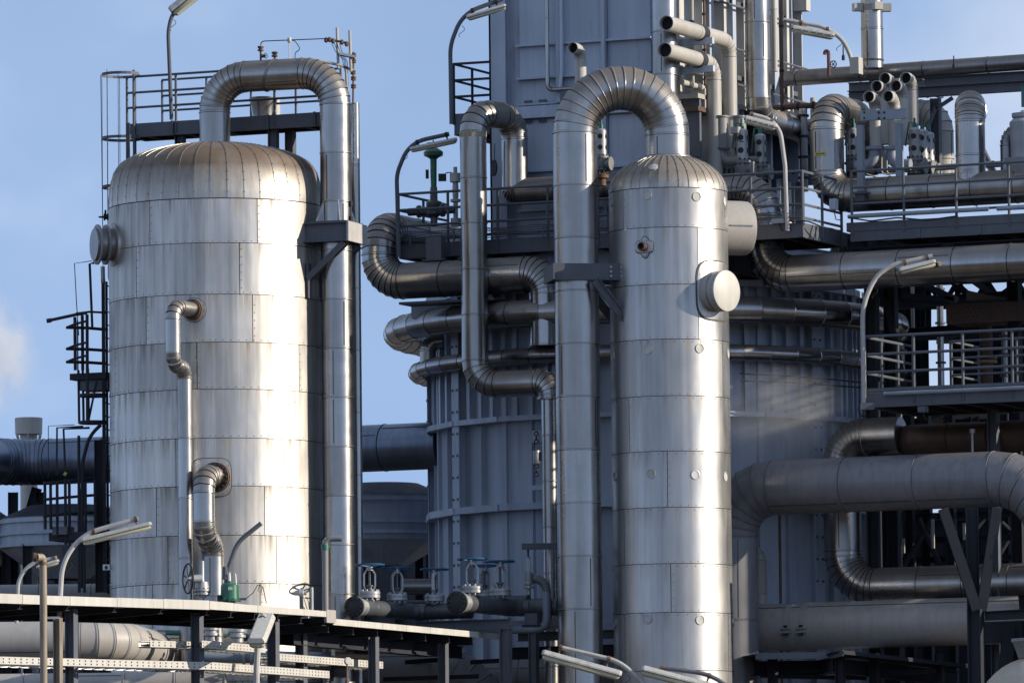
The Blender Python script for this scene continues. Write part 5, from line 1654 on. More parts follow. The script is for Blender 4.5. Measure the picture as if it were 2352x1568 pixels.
for k, (x0, y0) in enumerate(((1600, 96), (1602, 160))):
    b = thing('vent_bracket', ('upper', 'lower')[k] + ' grey bracket under the white jutting vent pipe', 'bracket', P(x0, y0, 2.8))
    c_ = P(x0, y0, 2.9)
    MB().box(c_, .9, .14, .16, GX, GY).build('arm', MWALL(), b, False)
    MB().box(c_ - GX * .46 , .04, .3, .26, GX, GY).build('end_plate', MWALL(), b, False)
# sleeves below the vents
for k, (x0, yv) in enumerate(((1697, 4.55), (1656, 3.75))):
    c_ = P(x0, 300, yv)
    s_ = thing('vent_sleeve', ('right', 'left') [k] + ' grey sleeve below the white jutting vents', 'sleeve', c_)
    MB().lathe(up(c_, zat(x0, 345, yv)), ZU, [(0, .2), (.05, .23), (.06, .19), (.8, .19), (.82, .22), (.86, .22)], 20).build('sleeve', MPGREY(), s_)
    MB().tube(fillet([up(c_, zat(x0, 345, yv)), up(c_, zat(x0, 372, yv)), up(c_, zat(x0, 372, yv)) + GX * .55], .22, 6), .13, 12).build('elbow', MPGREY(), s_)

def relief_valve(label, px_, py_, y, s=1.0, teal=True):
    """spring relief valve: flanges, body, perforated bonnet, lever cap; px,py: bonnet middle"""
    c = P(px_, py_, y)
    t = thing('relief_valve', label, 'valve', c, 'silver relief valves with perforated bonnets')
    b = MB().lathe(c - ZU * .40 * s, ZU, [(0, .155 * s), (.72 * s, .150 * s), (.76 * s, .12 * s), (.78 * s, .05 * s)], 20).build('bonnet', MVALVE(), t)
    for z_ in (.02, .34):
        for a in (-100, -14, 76):
            d = dirA(a)
            q = c + ZU * ((z_ - .2) * s) + d * (.148 * s)
            MB().lathe(q, d, [(0, .075 * s), (.012, .075 * s)], 14).build('bonnet_opening', MBLACK(), b)
    MB().lathe(c - ZU * .86 * s, ZU, [(0, .15 * s), (.01, .21 * s), (.06 * s, .21 * s), (.07 * s, .17 * s), (.12 * s, .2 * s), (.34 * s, .2 * s), (.36 * s, .22 * s), (.42 * s, .22 * s), (.43 * s, .19 * s), (.46 * s, .19 * s)], 22).build('body', MPGREY(), t)
    mb = MB()
    for i in range(10):
        a = 2 * math.pi * i / 10
        q = c + V((math.cos(a), math.sin(a), 0)) * (.195 * s)
        mb.cyl(q - ZU * .55 * s, q - ZU * .38 * s, .02 * s, n=6)
        mb.cyl(q - ZU * 1.0 * s, q - ZU * .78 * s, .02 * s, n=6)
    mb.build('flange_bolts', MBLACK(), t, False, kind='stuff')
    MB().lathe(c - ZU * 1.3 * s, ZU, [(0, .13 * s), (.2 * s, .13 * s), (.22 * s, .21 * s), (.32 * s, .21 * s), (.34 * s, .13 * s), (.45 * s, .13 * s)], 20).build('inlet_flange', MRUST(), t)
    MB().lathe(c - GX * 0 - ZU * .66 * s, GX, [(.1 * s, .14 * s), (.26 * s, .14 * s), (.265 * s, .2 * s), (.31 * s, .2 * s)], 18).build('outlet_flange', MPGREY(), t)
    if teal:
        MB().lathe(c + ZU * .37 * s, ZU, [(0, .06 * s), (.14 * s, .055 * s), (.15 * s, .03 * s), (.26 * s, .03 * s)], 12).build('lever_cap', MTEAL(), t)
        MB().tube([c + ZU * .5 * s, c + ZU * .52 * s - GX * .16 * s, c - ZU * .1 * s - GX * .26 * s], .022 * s, 6).build('lever', MTEAL(), t)
    return t
relief_valve('relief valve with black bonnet holes right of the slim column arch, left one of two', 1704, 330, 3.6)
relief_valve('relief valve with black bonnet holes partly behind the lamp pole over the platform', 1746, 340, 4.4, .95)
relief_valve('relief valve seen through the opening of the arched pipe', 1381, 325, 1.6, .85, True)
relief_valve('relief valve beside the tall blue grey post left of the vent cluster', 1961, 325, 3.2, .9)
relief_valve('relief valve first right of the vent cluster posts', 2101, 326, 3.0, .95)
relief_valve('relief valve second right of the vent cluster posts', 2119, 330, 3.6, .95)
relief_valve('relief valve third right of the vent cluster posts, next to the black column', 2133, 336, 4.4, .95)
# upright pipe turning back above the platform
c_ = P(1740, 120, 5.6)
pipe('return_pipe', 'bright upright pipe turning back behind the two relief valves at the top right', 'pipe',
     [up(c_, zat(1740, -120, 5.6)), up(c_, zat(1740, 272, 5.6)), up(c_, zat(1740, 272, 5.6)) + GY * 5.0], MM(29, 5.6), MPIPE(), R=[MM(46)], sec=1.05, gore=4)
vpipe('side_pipe', 'pale slim upright pipe right of the thick bright one at top', 1778, 90, 7.0, -120, 165, 8, MVENT, 1.6)
# big hook pipe with yellow tag and the header it stands on
yh = 2.6
c_ = P(1900, 350, yh)
zc_ = zat(1900, 452, yh)
hz = up(c_, zc_)
hr = hz + GX * (MM(520, yh) / math.cos(BETA))
pipe('hook_pipe', 'large hooked bright pipe with a yellow tag at the upper right', 'pipe',
     [up(c_, zc_ + .6) + GY * 3.2 + ZU * .5, up(c_, zat(1900, 250, yh)) + GY * 1.9, up(c_, zat(1900, 250, yh)), hz, hr], MM(39, yh), MPIPE(), R=[MM(42), MM(52), MM(56)], sec=1.15, gore=7)
yt = thing('yellow_tag', 'yellow warning tag on the large hooked pipe', 'tag', P(1884, 352, yh))
q, n_ = radial(c_, MM(39, yh) + .012, 1884, 353)
MB().box(q, .30, .015, .085, V((-n_.y, n_.x, 0)), n_).build('tag', MYEL(), yt, False)
for k in range(5):
    MB().box(q + V((-n_.y, n_.x, 0)) * (-.10 + .05 * k) + n_ * .010, .028, .008, .03, V((-n_.y, n_.x, 0)), n_).build('print_mark', MBLACK(), yt, False)
# second upright with rounded top
c2 = hz + GX * (MM(322, yh) / math.cos(BETA))
pipe('round_top_pipe', 'bright upright pipe with a rounded elbow top right of the vent cluster', 'pipe',
     [up(c2, zc_), up(c2, zat(2219, 240, 1.2)), up(c2, zat(2219, 240, 1.2)) + V((.17, 2.0, 0))], MM(34.5, 1), MPIPE(), R=[MM(40)], sec=1.0, gore=6)
c3 = hz + GX * (MM(395, yh) / math.cos(BETA)) + GY * .3
pipe('small_elbow_pipe', 'small dark elbow pipe joining the grey vessel at the right frame edge', 'pipe',
     [up(c3, zc_), up(c3, zat(2293, 303, 1.0)), up(c3, zat(2293, 303, 1.0)) + GX * .7], MM(17, 1), MPIPEM(), R=[MM(30)], sec=.8, gore=6)
rvv = thing('grey_vessel', 'grey valve vessel with a teal stem cut by the right frame edge', 'vessel', P(2350, 380, .8))
c_ = P(2354, 400, .6)
MB().lathe(up(c_, zat(2354, 420, .6)), ZU, [(0, .16), (.1, .16), (.14, .36), (.45, .46), (.6, .5), (.62, .34), (.9, .34), (1.35, .36), (1.5, .36), (1.6, .26), (1.62, .30), (1.72, .3), (1.75, .1), (1.8, .05)], 28).build('body', mat('cool_grey_paint', (.30, .31, .33), .4), rvv)
MB().lathe(up(c_, zat(2354, 246, .6)), ZU, [(0, .06), (.5, .06)], 12).build('teal_stem', MTEAL(), rvv)
# stack at the top right
c_ = P(2003, 80, 8)
st_ = pipe('steel_stack', 'bright upright stack with bracket lugs at the top right', 'stack', [up(c_, zat(2003, 158, 8)), up(c_, zat(2003, -120, 8))], MM(25.5, 8), MPIPE(), sec=1.2)
MB().lathe(up(c_, zat(2003, 26, 8)), ZU, [(0, MM(26.2, 8)), (.16, MM(26.5, 8))], 24).build('band', MPIPEM(), st_)
for a in (-75, 20, 95):
    d = dirA(a)
    MB().box(up(c_, zat(2003, 18, 8)) + d * MM(34, 8), .24, .22, .2, d, V((-d.y, d.x, 0))).build('lug', MVENT, st_, False)
MB().lathe(up(c_, zat(2003, 142, 8)), ZU, [(0, MM(26, 8)), (.05, MM(27, 8)), (.06, MM(26, 8))], 24).build('foot_flange', MPIPEM(), st_)
# level pipe crossing the top right and beams under it
tp_ = P(1770, 184, 10)
a = tp_; b = PL(2420, 134, tp_, GX); b.z = a.z + .05
pipe('crossing_pipe', 'dull level pipe crossing the upper right under the steel stack', 'pipe', [a - GX * 1.0, b], MM(18.5, 9), MPIPEM(), sec=1.9)
fr = thing('pipe_bridge', 'grey steel bridge beams under the dull level pipe at the upper right', 'frame', P(2150, 400, 6))
for (x0, y0, x1, y1, yd, hh) in ((2000, 196, 2420, 163, 9.0, 20), (1950, 222, 2420, 200, 6.6, 24)):
    q = P(x0, y0, yd); e_ = PL(x1, y1, q, GX); e_.z = q.z
    MB().hbar(q, e_, .25, MM(hh, 8), .025).build('beam', MSTEEL(), fr, False)
q = P(2150, 300, 6.2)
MB().hbar(up(q, zat(2150, 470, 6.2)), up(q, zat(2150, 226, 6.2)), .2, .24, .025, up=GX).build('post', MSTEEL(), fr, False)
MB().bar(P(2150, 245, 6.0), P(2118, 330, 6.0), .12, .10).build('brace', MSTEEL(), fr, False)
MB().bar(P(2150, 250, 6.0), P(2188, 225, 6.0), .12, .10).build('brace', MSTEEL(), fr, False)
q = P(1950, 205, 7.5); MB().hbar(q, q + GY * .1 + GX * 2.0, .2, MM(28, 7), .02).build('cross_beam', MSTEEL(), fr, False)
q = P(2060, 188, 6.4); MB().bar(q, q + GY * 3.2, .12, .18).build('tie', MVENT, fr, False)
# upper vent cluster
MV = MVENT
def cluster(label, mx_, my_, yd, bot):
    p = P(mx_, my_, yd)
    z1 = zat(mx_, bot, yd)
    return mouth_vent('cluster_vent', label, (mx_, my_), yd, [GY * .30, -ZU * (p.z - z1)], 14, MV, .26, 'cluster of open mouthed vents', None, 1.4)
cluster('white vent at the top left of the six vent cluster', 2037, 182, 4.6, 330)
cluster('white vent at the top right of the six vent cluster', 2085, 181, 4.6, 330)
cluster('white vent at the middle left of the six vent cluster', 2018, 200, 3.6, 330)
cluster('white vent at the middle right of the six vent cluster', 2062, 199, 3.6, 330)
cluster('white vent at the lower left of the six vent cluster', 2000, 224, 2.4, 335)
cluster('white vent at the lower right of the six vent cluster', 2044, 223, 2.4, 335)
vf = thing('vent_stand', 'pale bolted frame of posts and crossbar holding the vent cluster', 'frame', P(2030, 440, 2))
q0 = P(1976, 266, 1.9); q1 = P(2079, 263, 1.5); q1.z = q0.z
MB().cbar(q1, q0, .1, MM(24, 2), .02, 1).build('crossbar', mat('blue_grey_paint', (.26, .29, .34), .5, 0, .08), vf, False)
mb = MB()
for x_ in (1985, 2018, 2031, 2064):
    for yy in (259, 272):
        c_ = P(x_, yy, 1.72); mb.cyl(c_, c_ - V((0, .05, 0)), .03, n=6)
mb.build('crossbar_bolts', MSTEELD(), vf, False, kind='stuff')
for x_, yt_, yb_ in ((1977, 288, 440), (2066, 285, 440)):
    c_ = P(x_, 350, 1.75)
    MB().box(up(c_, (zat(x_, yt_, 1.75) + zat(x_, yb_, 1.75)) / 2), .16, .16, zat(x_, yt_, 1.75) - zat(x_, yb_, 1.75), GX, GY).build('post', mat('blue_grey_paint'), vf, False)
    MB().box(up(c_, zat(x_, yb_ + 4, 1.75)), .34, .34, .06, GX, GY).build('foot_plate', MSTEEL(), vf, False)
    MB().box(up(c_, zat(x_, yb_ + 14, 1.75)), .24, .24, .2, GX, GY).build('shoe', MSTEEL(), vf, False)
for x_ in (2008, 2048):
    c_ = P(x_, 338, 2.4)
    f_ = MB().lathe(up(c_, zat(x_, 345, 2.4)), ZU, [(0, .15), (.01, .22), (.09, .22), (.1, .16)], 20).build('pipe_flange', mat('blue_grey_paint'), vf)
    MB().tube(fillet([up(c_, zat(x_, 345, 2.4)), up(c_, zat(x_, 378, 2.4)), up(c_, zat(x_, 380, 2.4)) + (GX * -.5 if x_ < 2020 else GX * .5)], .24, 6), .14, 14).build('pipe_elbow', mat('blue_grey_paint'), vf)
# vertical lit bits under the cluster (small bore piping)
sbp = thing('small_bore_piping', 'thin bare pipes crossing under the vent cluster', 'pipe', P(2030, 420, 3))
for (x0, y0, x1, y1, x2, y2) in ((2002, 375, 2002, 392, 2025, 392), (2025, 345, 2025, 398, 2045, 402), (2037, 345, 2037, 400, 2060, 398), (1990, 400, 2040, 415, 2060, 420)):
    MB().tube(fillet([P(x0, y0, 2.8), P(x1, y1, 2.8), P(x2, y2, 2.8)], .08, 4), .02, 6).build('tube', MVENT, sbp)
# ---- pipe deck on the right with railing
pd0 = P(1944, 512, 1.4)
pe = PL(2440, 485, pd0, GX)
a1 = (pe - pd0).dot(GX)
pdz = (pd0.z + pe.z) / 2
pd0.z = pdz
platform('pipe_deck', 'long grey deck with double edge beam under the hooked pipe at the right', pd0, a1, 4.0, pdz, .22, joists=8)
eb = thing('deck_edge_beam', 'second grey edge beam directly below the pipe deck at the right', 'beam', pd0)
MB().cbar(pd0 + GX * a1 - ZU * .35, pd0 - ZU * .35 + GX * .1, .14, .24, .02, 1).build('beam', MSTEEL(), eb, False)
for k in range(3):
    MB().box(pd0 + GX * (1.9 + 1.6 * k) - ZU * .35 - GY * .01, .10, .03, .22, GX, GY).build('splice', MSTEEL(), eb, False)
railing('deck_railing', 'grey tube railing of the pipe deck at the right frame edge', [pd0 + GX * .15, pd0 + GX * a1], 1.27, (1, .68, .36, .14), 1.42, 0, r=.032)
for k, (x0, x1, yy) in enumerate(((1948, 2270, 498), (2290, 2440, 480))):
    a = PL(x0, yy, pd0 - GY * .1, GX); b = PL(x1, yy, pd0 - GY * .1, GX); b.z = a.z
    t = thing('deck_conduit', ('longer', 'shorter')[k] + ' grey conduit pipe fixed along the pipe deck edge', 'conduit', a)
    MB().tube([a, b], .05, 8).build('conduit', mat('blue_grey_paint'), t)
# girders and posts in the dark under the decks
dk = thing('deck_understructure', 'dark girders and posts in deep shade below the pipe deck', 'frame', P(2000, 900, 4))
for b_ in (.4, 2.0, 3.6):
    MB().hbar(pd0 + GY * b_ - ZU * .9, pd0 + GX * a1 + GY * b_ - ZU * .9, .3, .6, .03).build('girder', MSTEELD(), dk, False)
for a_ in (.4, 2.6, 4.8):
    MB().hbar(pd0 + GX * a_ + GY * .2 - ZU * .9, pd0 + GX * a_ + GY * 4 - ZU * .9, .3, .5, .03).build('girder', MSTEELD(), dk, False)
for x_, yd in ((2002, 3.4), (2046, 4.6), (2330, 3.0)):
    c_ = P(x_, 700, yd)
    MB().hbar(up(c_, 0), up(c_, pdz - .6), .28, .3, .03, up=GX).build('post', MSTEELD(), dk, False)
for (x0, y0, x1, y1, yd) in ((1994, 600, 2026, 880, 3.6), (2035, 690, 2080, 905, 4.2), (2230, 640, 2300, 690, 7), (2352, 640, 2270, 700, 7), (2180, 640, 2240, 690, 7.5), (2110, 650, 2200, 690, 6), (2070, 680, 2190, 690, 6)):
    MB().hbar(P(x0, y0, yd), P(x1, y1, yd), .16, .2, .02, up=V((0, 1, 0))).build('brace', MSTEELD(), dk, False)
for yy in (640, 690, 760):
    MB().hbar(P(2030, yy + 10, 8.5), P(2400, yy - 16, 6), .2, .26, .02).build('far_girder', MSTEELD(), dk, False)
# ---- big pipe through the platform and off to the right
yp = 1.9
c_ = P(1755, 560, yp)
zu = zat(1755, 437, yp); zl = zat(1760, 632, yp)
pipe('transfer_pipe', 'thick shiny pipe dropping through the platform and running off right in the shade', 'pipe',
     [up(c_, zu) - GX * 2.2, up(c_, zu), up(c_, zl), up(c_, zl) + GX * (MM(680, yp) / math.cos(BETA))], MM(43, yp), MPSH(), R=[MM(62), MM(70)], sec=1.35, gore=8)
# ---- lower right landing with railing and lamp
lp0 = P(1987, 905, -.35)
le = PL(2440, 880, lp0, GX)
la = (le - lp0).dot(GX)
lz = (lp0.z + le.z) / 2
lp0.z = lz
platform('lower_deck', 'dark grey landing at the right with double railing above the rusty drum', lp0, la, 3.4, lz, .36, joists=7)
railing('lower_deck_railing', 'grey front railing of the lower right landing', [lp0 + GY * 3.4, lp0, lp0 + GX * la], 1.38, (1, .68, .36, .03), 1.35, .1, r=.036)
railing('lower_deck_railing', 'rear railing of the lower right landing seen through the front one', [lp0 + GX * 1.7 + GY * 3.4, lp0 + GX * 1.7 + GY * 1.5, lp0 + GX * la + GY * 1.5], 1.3, (1, .68, .36), 1.5, 0, r=.03)
a = PL(2030, 904, lp0 - GY * .12, GX); b = PL(2440, 884, lp0 - GY * .12, GX); b.z = a.z
t = thing('deck_conduit', 'pale conduit pipe clipped along the lower right landing edge', 'conduit', a)
MB().tube([a, b], .05, 8).build('conduit', mat('blue_grey_paint'), t)
jb = thing('junction_box', 'small grey junction box at the foot of the right hand lamp pole', 'box', P(1992, 932, -.75))
MB().box(P(1992, 933, -.75), .34, .16, .16).build('box', MSTEEL(), jb, False)
MB().tube([P(1975, 930, .3), P(1970, 940, .3), P(1978, 955, .3), P(2000, 957, .3)], .012, 5).build('cable', MBLACK(), jb)
lamp('strip lamp on a tall arched pole above the lower right landing', [(1984, 925, -.6), (1981, 700, -.6), (2020, 615, -.6), (2142, 588, -.6)], (2067, 632, -.6), (2152, 611, -.6), -.6, .06, .18, .26, R=1.7, loop=(2010, 660))
lamp('strip lamp at the top right reaching left toward the tower box', [(1957, 165, 6), (1956, 135, 6), (1935, 88, 6), (1890, 62, 6), (1800, 46, 6)], (1915, 92, 6), (1815, 74, 6), 6, .055, .19, .22, R=.9, loop=(1928, 92))
lamp('strip lamp over the platform right of the slim column arch', [(1809, 530, .1), (1803, 380, .1), (1792, 300, .1), (1768, 274, .1), (1722, 262, .1)], (1782, 302, .1), (1706, 282, .1), .1, .055, .2, .22, R=.8)
bx = thing('lamp_base_box', 'pale square lamp base on the bridge beams at the upper right', 'box', P(1967, 160, 6))
MB().box(P(1967, 152, 6), .24, .3, .42, GX, GY).build('box', MVENT, bx, False)
MB().tube([P(1985, 150, 5.6), P(1992, 165, 5.6), P(1986, 180, 5.6), P(1978, 176, 5.6)], .014, 5).build('cable', MBLACK(), bx)
rv_ = thing('red_vent_valve', 'dark red bent vent with a small handwheel at the upper right', 'valve', P(1903, 165, 7))
MB().tube(fillet([P(1904, 175, 7), P(1903, 118, 7), P(1895, 117, 7), P(1894, 126, 7)], .06, 4), .045, 8).build('riser', mat('dark_red_paint', (.10, .03, .035), .5), rv_)
wc = P(1914, 148, 6.7)
w_ = MB().torus(wc, dirA(-20), .085, .014, 18, 5).build('handwheel', MBLACK(), rv_)
for i in range(3):
    u, v = basis(dirA(-20)); a = math.pi * i / 3
    MB().bar(wc + (u * math.cos(a) + v * math.sin(a)) * .085, wc - (u * math.cos(a) + v * math.sin(a)) * .085, .016, .012, up=dirA(-20)).build('spoke', MBLACK(), w_, False)
for x_, yy in ((2086, 6.5), (2061 + 110, 7)): pass
for k, (x_, y0, y1, yd) in enumerate(((1937, 100, 135, 7.0), (2191, 124, 155, 6.2))):
    t = thing('spike_rod', ('left', 'right')[k] + ' thin spike rod standing on the dull level pipe', 'rod', P(x_, y1, yd))
    MB().lathe(P(x_, y1 + 4, yd), ZU, [(0, .04), (.12, .04), (.14, .018), (MM(y1 - y0, yd), .015)], 8).build('rod', MSTEELD(), t)
# ---- things on and behind the lower landing
db = thing('dimpled_box', 'brown box panel covered with round studs behind the right hand railing', 'box', P(2260, 720, 3))
q0 = P(2173, 722, 3.2); 
MB().gbox(0, 2.6, 0, 1.2, q0.z - MM(22, 3), q0.z + MM(22, 3), q0).build('casing', MBROWN(), db, False)
mb = MB()
for r_ in range(5):
    for k in range(22):
        c_ = q0 + GX * (.08 + .115 * k + (.055 if r_ % 2 else 0)) + ZU * (MM(22, 3) * (-.75 + .375 * r_))
        mb.lathe(c_, -GY, [(-.01, .034), (.022, .03), (.034, .012)], 7)
mb.build('studs', mat('stud_brown', (.10, .075, .062), .5), db, kind='stuff')
c_ = P(2265, 800, 4.4)
pst = thing('brown_pedestal', 'brown pedestal pipe with a yellow flange under the studded box', 'pedestal', up(c_, lz))
MB().lathe(up(c_, lz), ZU, [(0, .16), (2.1, .16), (2.2, .22), (2.3, .22)], 18).build('pedestal', MBROWN(), pst)
for yy in (824, 834):
    MB().lathe(up(c_, zat(2265, yy, 4.4)), ZU, [(0, .27), (.07, .27)], 20).build('yellow_flange', mat('ochre_flange', (.30, .21, .08), .5, 0, .3), pst)
wb = thing('white_wedge_plate', 'pale tapered plate catching sun under the dark girders at the right', 'plate', P(2260, 680, 4))
a, b, c_ = P(2220, 666, 4.0), P(2220, 690, 4.0), P(2310, 686, 3.6)
MB().add([a, b, c_, a + GY * .05, b + GY * .05, c_ + GY * .05], [(0, 1, 2), (5, 4, 3), (0, 3, 4, 1), (1, 4, 5, 2), (2, 5, 3, 0)]).build('plate', MVENT, wb, False)
# rusty drum under the landing
q0 = P(2063, 1012, 3.2); q1 = PL(2460, 1000, q0, GX); q1.z = q0.z
dr = thing('rusty_drum', 'rusty brown drum with rounded end under the lower right landing', 'drum', q0)
r_ = MM(36, 3)
MB().lathe(q0, GX, [(-.0, .05), (.03, r_ * .5), (.10, r_ * .8), (.22, r_ * .97), (.34, r_)], 26).build('domed_end', MBROWN(), dr)
l_ = (q1 - q0).length; k = 4
for i in range(k):
    x0, x1 = .34 + (l_ - .34) * i / k, .34 + (l_ - .34) * (i + 1) / k
    MB().lathe(q0, GX, [(x0, r_ - .02), (x0 + .01, r_), (x1 - .06, r_), (x1 - .05, r_ + .02), (x1 - .01, r_ + .02), (x1, r_ - .02)], 26).build('shell_course', MBROWN(), dr)
tv = thing('thermowell', 'small flanged thermowell standing before the rusty drum', 'instrument', P(2234, 1045, 1))
MB().lathe(P(2234, 1052, 1.2), ZU, [(0, .03), (.62, .03), (.63, .075), (.66, .075), (.665, .05), (.68, .05), (.685, .075), (.72, .075)], 12).build('stem', MGALV(), tv)
for k, (x_, y0, y1, yd, lb) in enumerate(((2282, 924, 1052, 1.6, 'grey post in front of the rusty drum at the right'), (2000, 940, 1060, 5.6, 'blue grey post left of the rusty drum'))):
    c_ = P(x_, 990, yd)
    t = thing('landing_post', lb, 'post', up(c_, 0))
    MB().hbar(up(c_, 0), up(c_, zat(x_, y0, yd)), .26, .24, .025, up=GX).build('post', MSTEEL() if k == 0 else mat('blue_grey_paint'), t, False)
# bright pipe looping behind the big grey one
yl = 3.6
c_ = P(1935, 1200, yl)
pipe('loop_pipe', 'bright clad pipe looping down behind the big grey pipe at the right', 'pipe',
     [up(c_, zat(1935, 1006, yl)) + GX * 1.6 , up(c_, zat(1935, 1006, yl)), up(c_, zat(1935, 1350, yl)), up(c_, zat(1935, 1350, yl)) + GX * (MM(480, yl) / math.cos(BETA))], MM(44, yl), MPIPE(), R=[MM(62), MM(84)], sec=1.3, gore=9)
# big grey painted pipe, the nearest on the right
yg = 1.6
c_ = P(1678, 1300, yg)
zz = zat(1700, 1123, yg)
ge = up(c_, zz) + GX * (MM(722, yg) / math.cos(BETA))
pipe('grey_bend_pipe', 'huge smooth grey pipe bending from upright to level at the right of the slim column', 'pipe',
     [up(c_, 0), up(c_, zz), ge, up(ge, 0)], MM(63, yg), mat('slate_painted_pipe', (.21, .205, .215), .33, 0, .12, (1.3, 1.3, 1.3), .04, 2, .16, (.10, .085, .075), .45, piece=.04), R=[MM(112), MM(140)], sec=2.0, gore=6, bead=.012)
# sunlit small bore pipes right of the slim column
c_ = P(1749, 1330, 3.2)
pipe('sunlit_pipe', 'small cream pipe with an elbow top beside the huge grey upright', 'pipe', [up(c_, zat(1749, 1262, 3.2)) - GX * .7, up(c_, zat(1749, 1262, 3.2)), up(c_, zat(1749, 1440, 3.2))], MM(13, 3), MVENT, R=[MM(26)], sec=1.0, gore=3, bead=.008)
c_ = P(1792, 1290, 2.9)
t = thing('thin_red_pipe', 'thin rust red upright pipe before the furnace foot at the right', 'pipe', up(c_, 0))
MB().cyl(up(c_, 0), up(c_, zat(1792, 1170, 2.9)), .035, n=8).build('pipe', MRUST(), t)
# wide pale pipe with straps along the bottom right
yw = .2
q0 = P(1700, 1442, 3.2); q1 = PL(2460, 1428, q0, GX); q1.z = q0.z
wp = pipe('strapped_pipe', 'wide pale pipe with two bolted straps along the lower right', 'pipe', [q0, q1], MM(55, 0), mat('pale_taupe_pipe', (.46, .405, .37), .38, 0, .09, (1, 1, 1), .03, 2, .12, (.2, .16, .12), .35, piece=.03), sec=7, bead=0)
for x_ in (1826, 1861):
    cc_ = PL(x_, 1440, q0, GX); cc_.z = q0.z
    st = MB().lathe(cc_ - GX * .09, GX, [(0, MM(55) - .01), (0, MM(57)), (.18, MM(57)), (.18, MM(55) - .01)], 32, False, False).build('strap', MPBEIGE(), wp)
    for dz in (.05, -.05):
        MB().box(cc_ - GY * (MM(59)) + ZU * (dz - .12), .26, .10, .025, GX, GY).build('strap_ear', MPBEIGE(), st, False)
        MB().box(cc_ - GY * (MM(59)) + ZU * (dz * 2.0 - .12), .08, .08, .06, GX, GY).build('strap_nut', MBLACK(), st, False)
# Y-shaped support in front
ysu = -2.2
ysup = thing('forked_support', 'dark forked steel support at the lower right before the wide pale pipe', 'support', P(2242, 1568, ysu))
c_ = P(2242, 1480, ysu)
MB().hbar(up(c_, 0), up(c_, zat(2242, 1398, ysu)), .3, .34, .03, up=GX).build('post', MSTEELD(), ysup, False)
MB().hbar(P(2244, 1402, ysu), P(2166, 1168, ysu), .24, .32, .025, up=V((0, 1, 0))).build('fork_arm', MSTEELD(), ysup, False)
MB().hbar(P(2254, 1402, ysu + .1), P(2290, 1165, ysu + .1), .24, .32, .025, up=V((0, 1, 0))).build('fork_arm', MSTEELD(), ysup, False)
MB().hbar(P(2236, 1400, ysu + .5), P(2232, 1165, ysu + .5), .3, .3, .03, up=V((1, 0, 0))).build('middle_post', MSTEELD(), ysup, False)
MB().hbar(P(2262, 1414, ysu), P(2420, 1405, ysu - .8), .2, .22, .02).build('side_beam', MSTEELD(), ysup, False)
MB().hbar(P(2340, 1385, ysu + 1), P(2420, 1378, ysu + 1), .2, .4, .02).build('side_beam', MSTEELD(), ysup, False)
MB().box(P(2305, 1450, ysu + 1.2), 1.1, .3, .5, GX, GY).build('side_box', MSTEELD(), ysup, False)
MB().hbar(P(2305, 1568, ysu + 1), P(2318, 1440, ysu + 1), .3, .3, .02, up=V((0, 1, 0))).build('rear_post', MSTEELD(), ysup, False)
# cream domed vessel in the corner
c_ = P(2392, 1640, -12)
cd = thing('cream_dome', 'cream painted vessel dome rising at the bottom right corner', 'vessel', up(c_, 0))
rr = MM(150, -12)
MB().lathe(up(c_, 0), ZU, [(0, rr)] + [(c_.z + rr * .9 * math.sin(math.radians(a)), rr * math.cos(math.radians(a))) for a in range(0, 91, 9)], 32).build('dome', mat('cream_vessel_paint', (.50, .43, .34), .45, 0, .06, (1, 1, 1), .01, 4, .1, (.3, .17, .08), .3), cd)
MB().lathe(V((c_.x, c_.y, c_.z + rr * .86)), ZU, [(0, .5), (.35, .62), (.38, .66), (.45, .66)], 24).build('nozzle', MPGREY(), cd)
# low canopy in the dark at the bottom right
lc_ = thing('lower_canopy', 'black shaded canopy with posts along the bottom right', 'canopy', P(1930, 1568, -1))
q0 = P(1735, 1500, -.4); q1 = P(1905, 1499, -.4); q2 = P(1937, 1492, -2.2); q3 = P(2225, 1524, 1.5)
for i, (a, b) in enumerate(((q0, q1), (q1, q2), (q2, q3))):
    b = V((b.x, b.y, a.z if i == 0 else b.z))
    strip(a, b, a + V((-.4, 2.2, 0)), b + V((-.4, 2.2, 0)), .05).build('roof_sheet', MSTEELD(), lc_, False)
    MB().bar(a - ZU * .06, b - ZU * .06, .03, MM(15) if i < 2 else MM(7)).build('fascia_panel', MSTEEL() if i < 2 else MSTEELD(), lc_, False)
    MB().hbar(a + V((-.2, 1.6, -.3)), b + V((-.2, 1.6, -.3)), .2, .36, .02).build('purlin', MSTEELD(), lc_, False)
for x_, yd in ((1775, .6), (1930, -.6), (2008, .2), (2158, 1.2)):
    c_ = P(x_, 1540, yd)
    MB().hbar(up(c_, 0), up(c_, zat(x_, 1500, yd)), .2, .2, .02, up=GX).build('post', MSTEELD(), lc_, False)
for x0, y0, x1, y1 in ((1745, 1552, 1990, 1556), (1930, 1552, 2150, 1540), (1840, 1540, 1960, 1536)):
    MB().hbar(P(x0, y0, .9), P(x1, y1, .9), .16, MM(9), .02).build('beam', MSTEELD(), lc_, False)
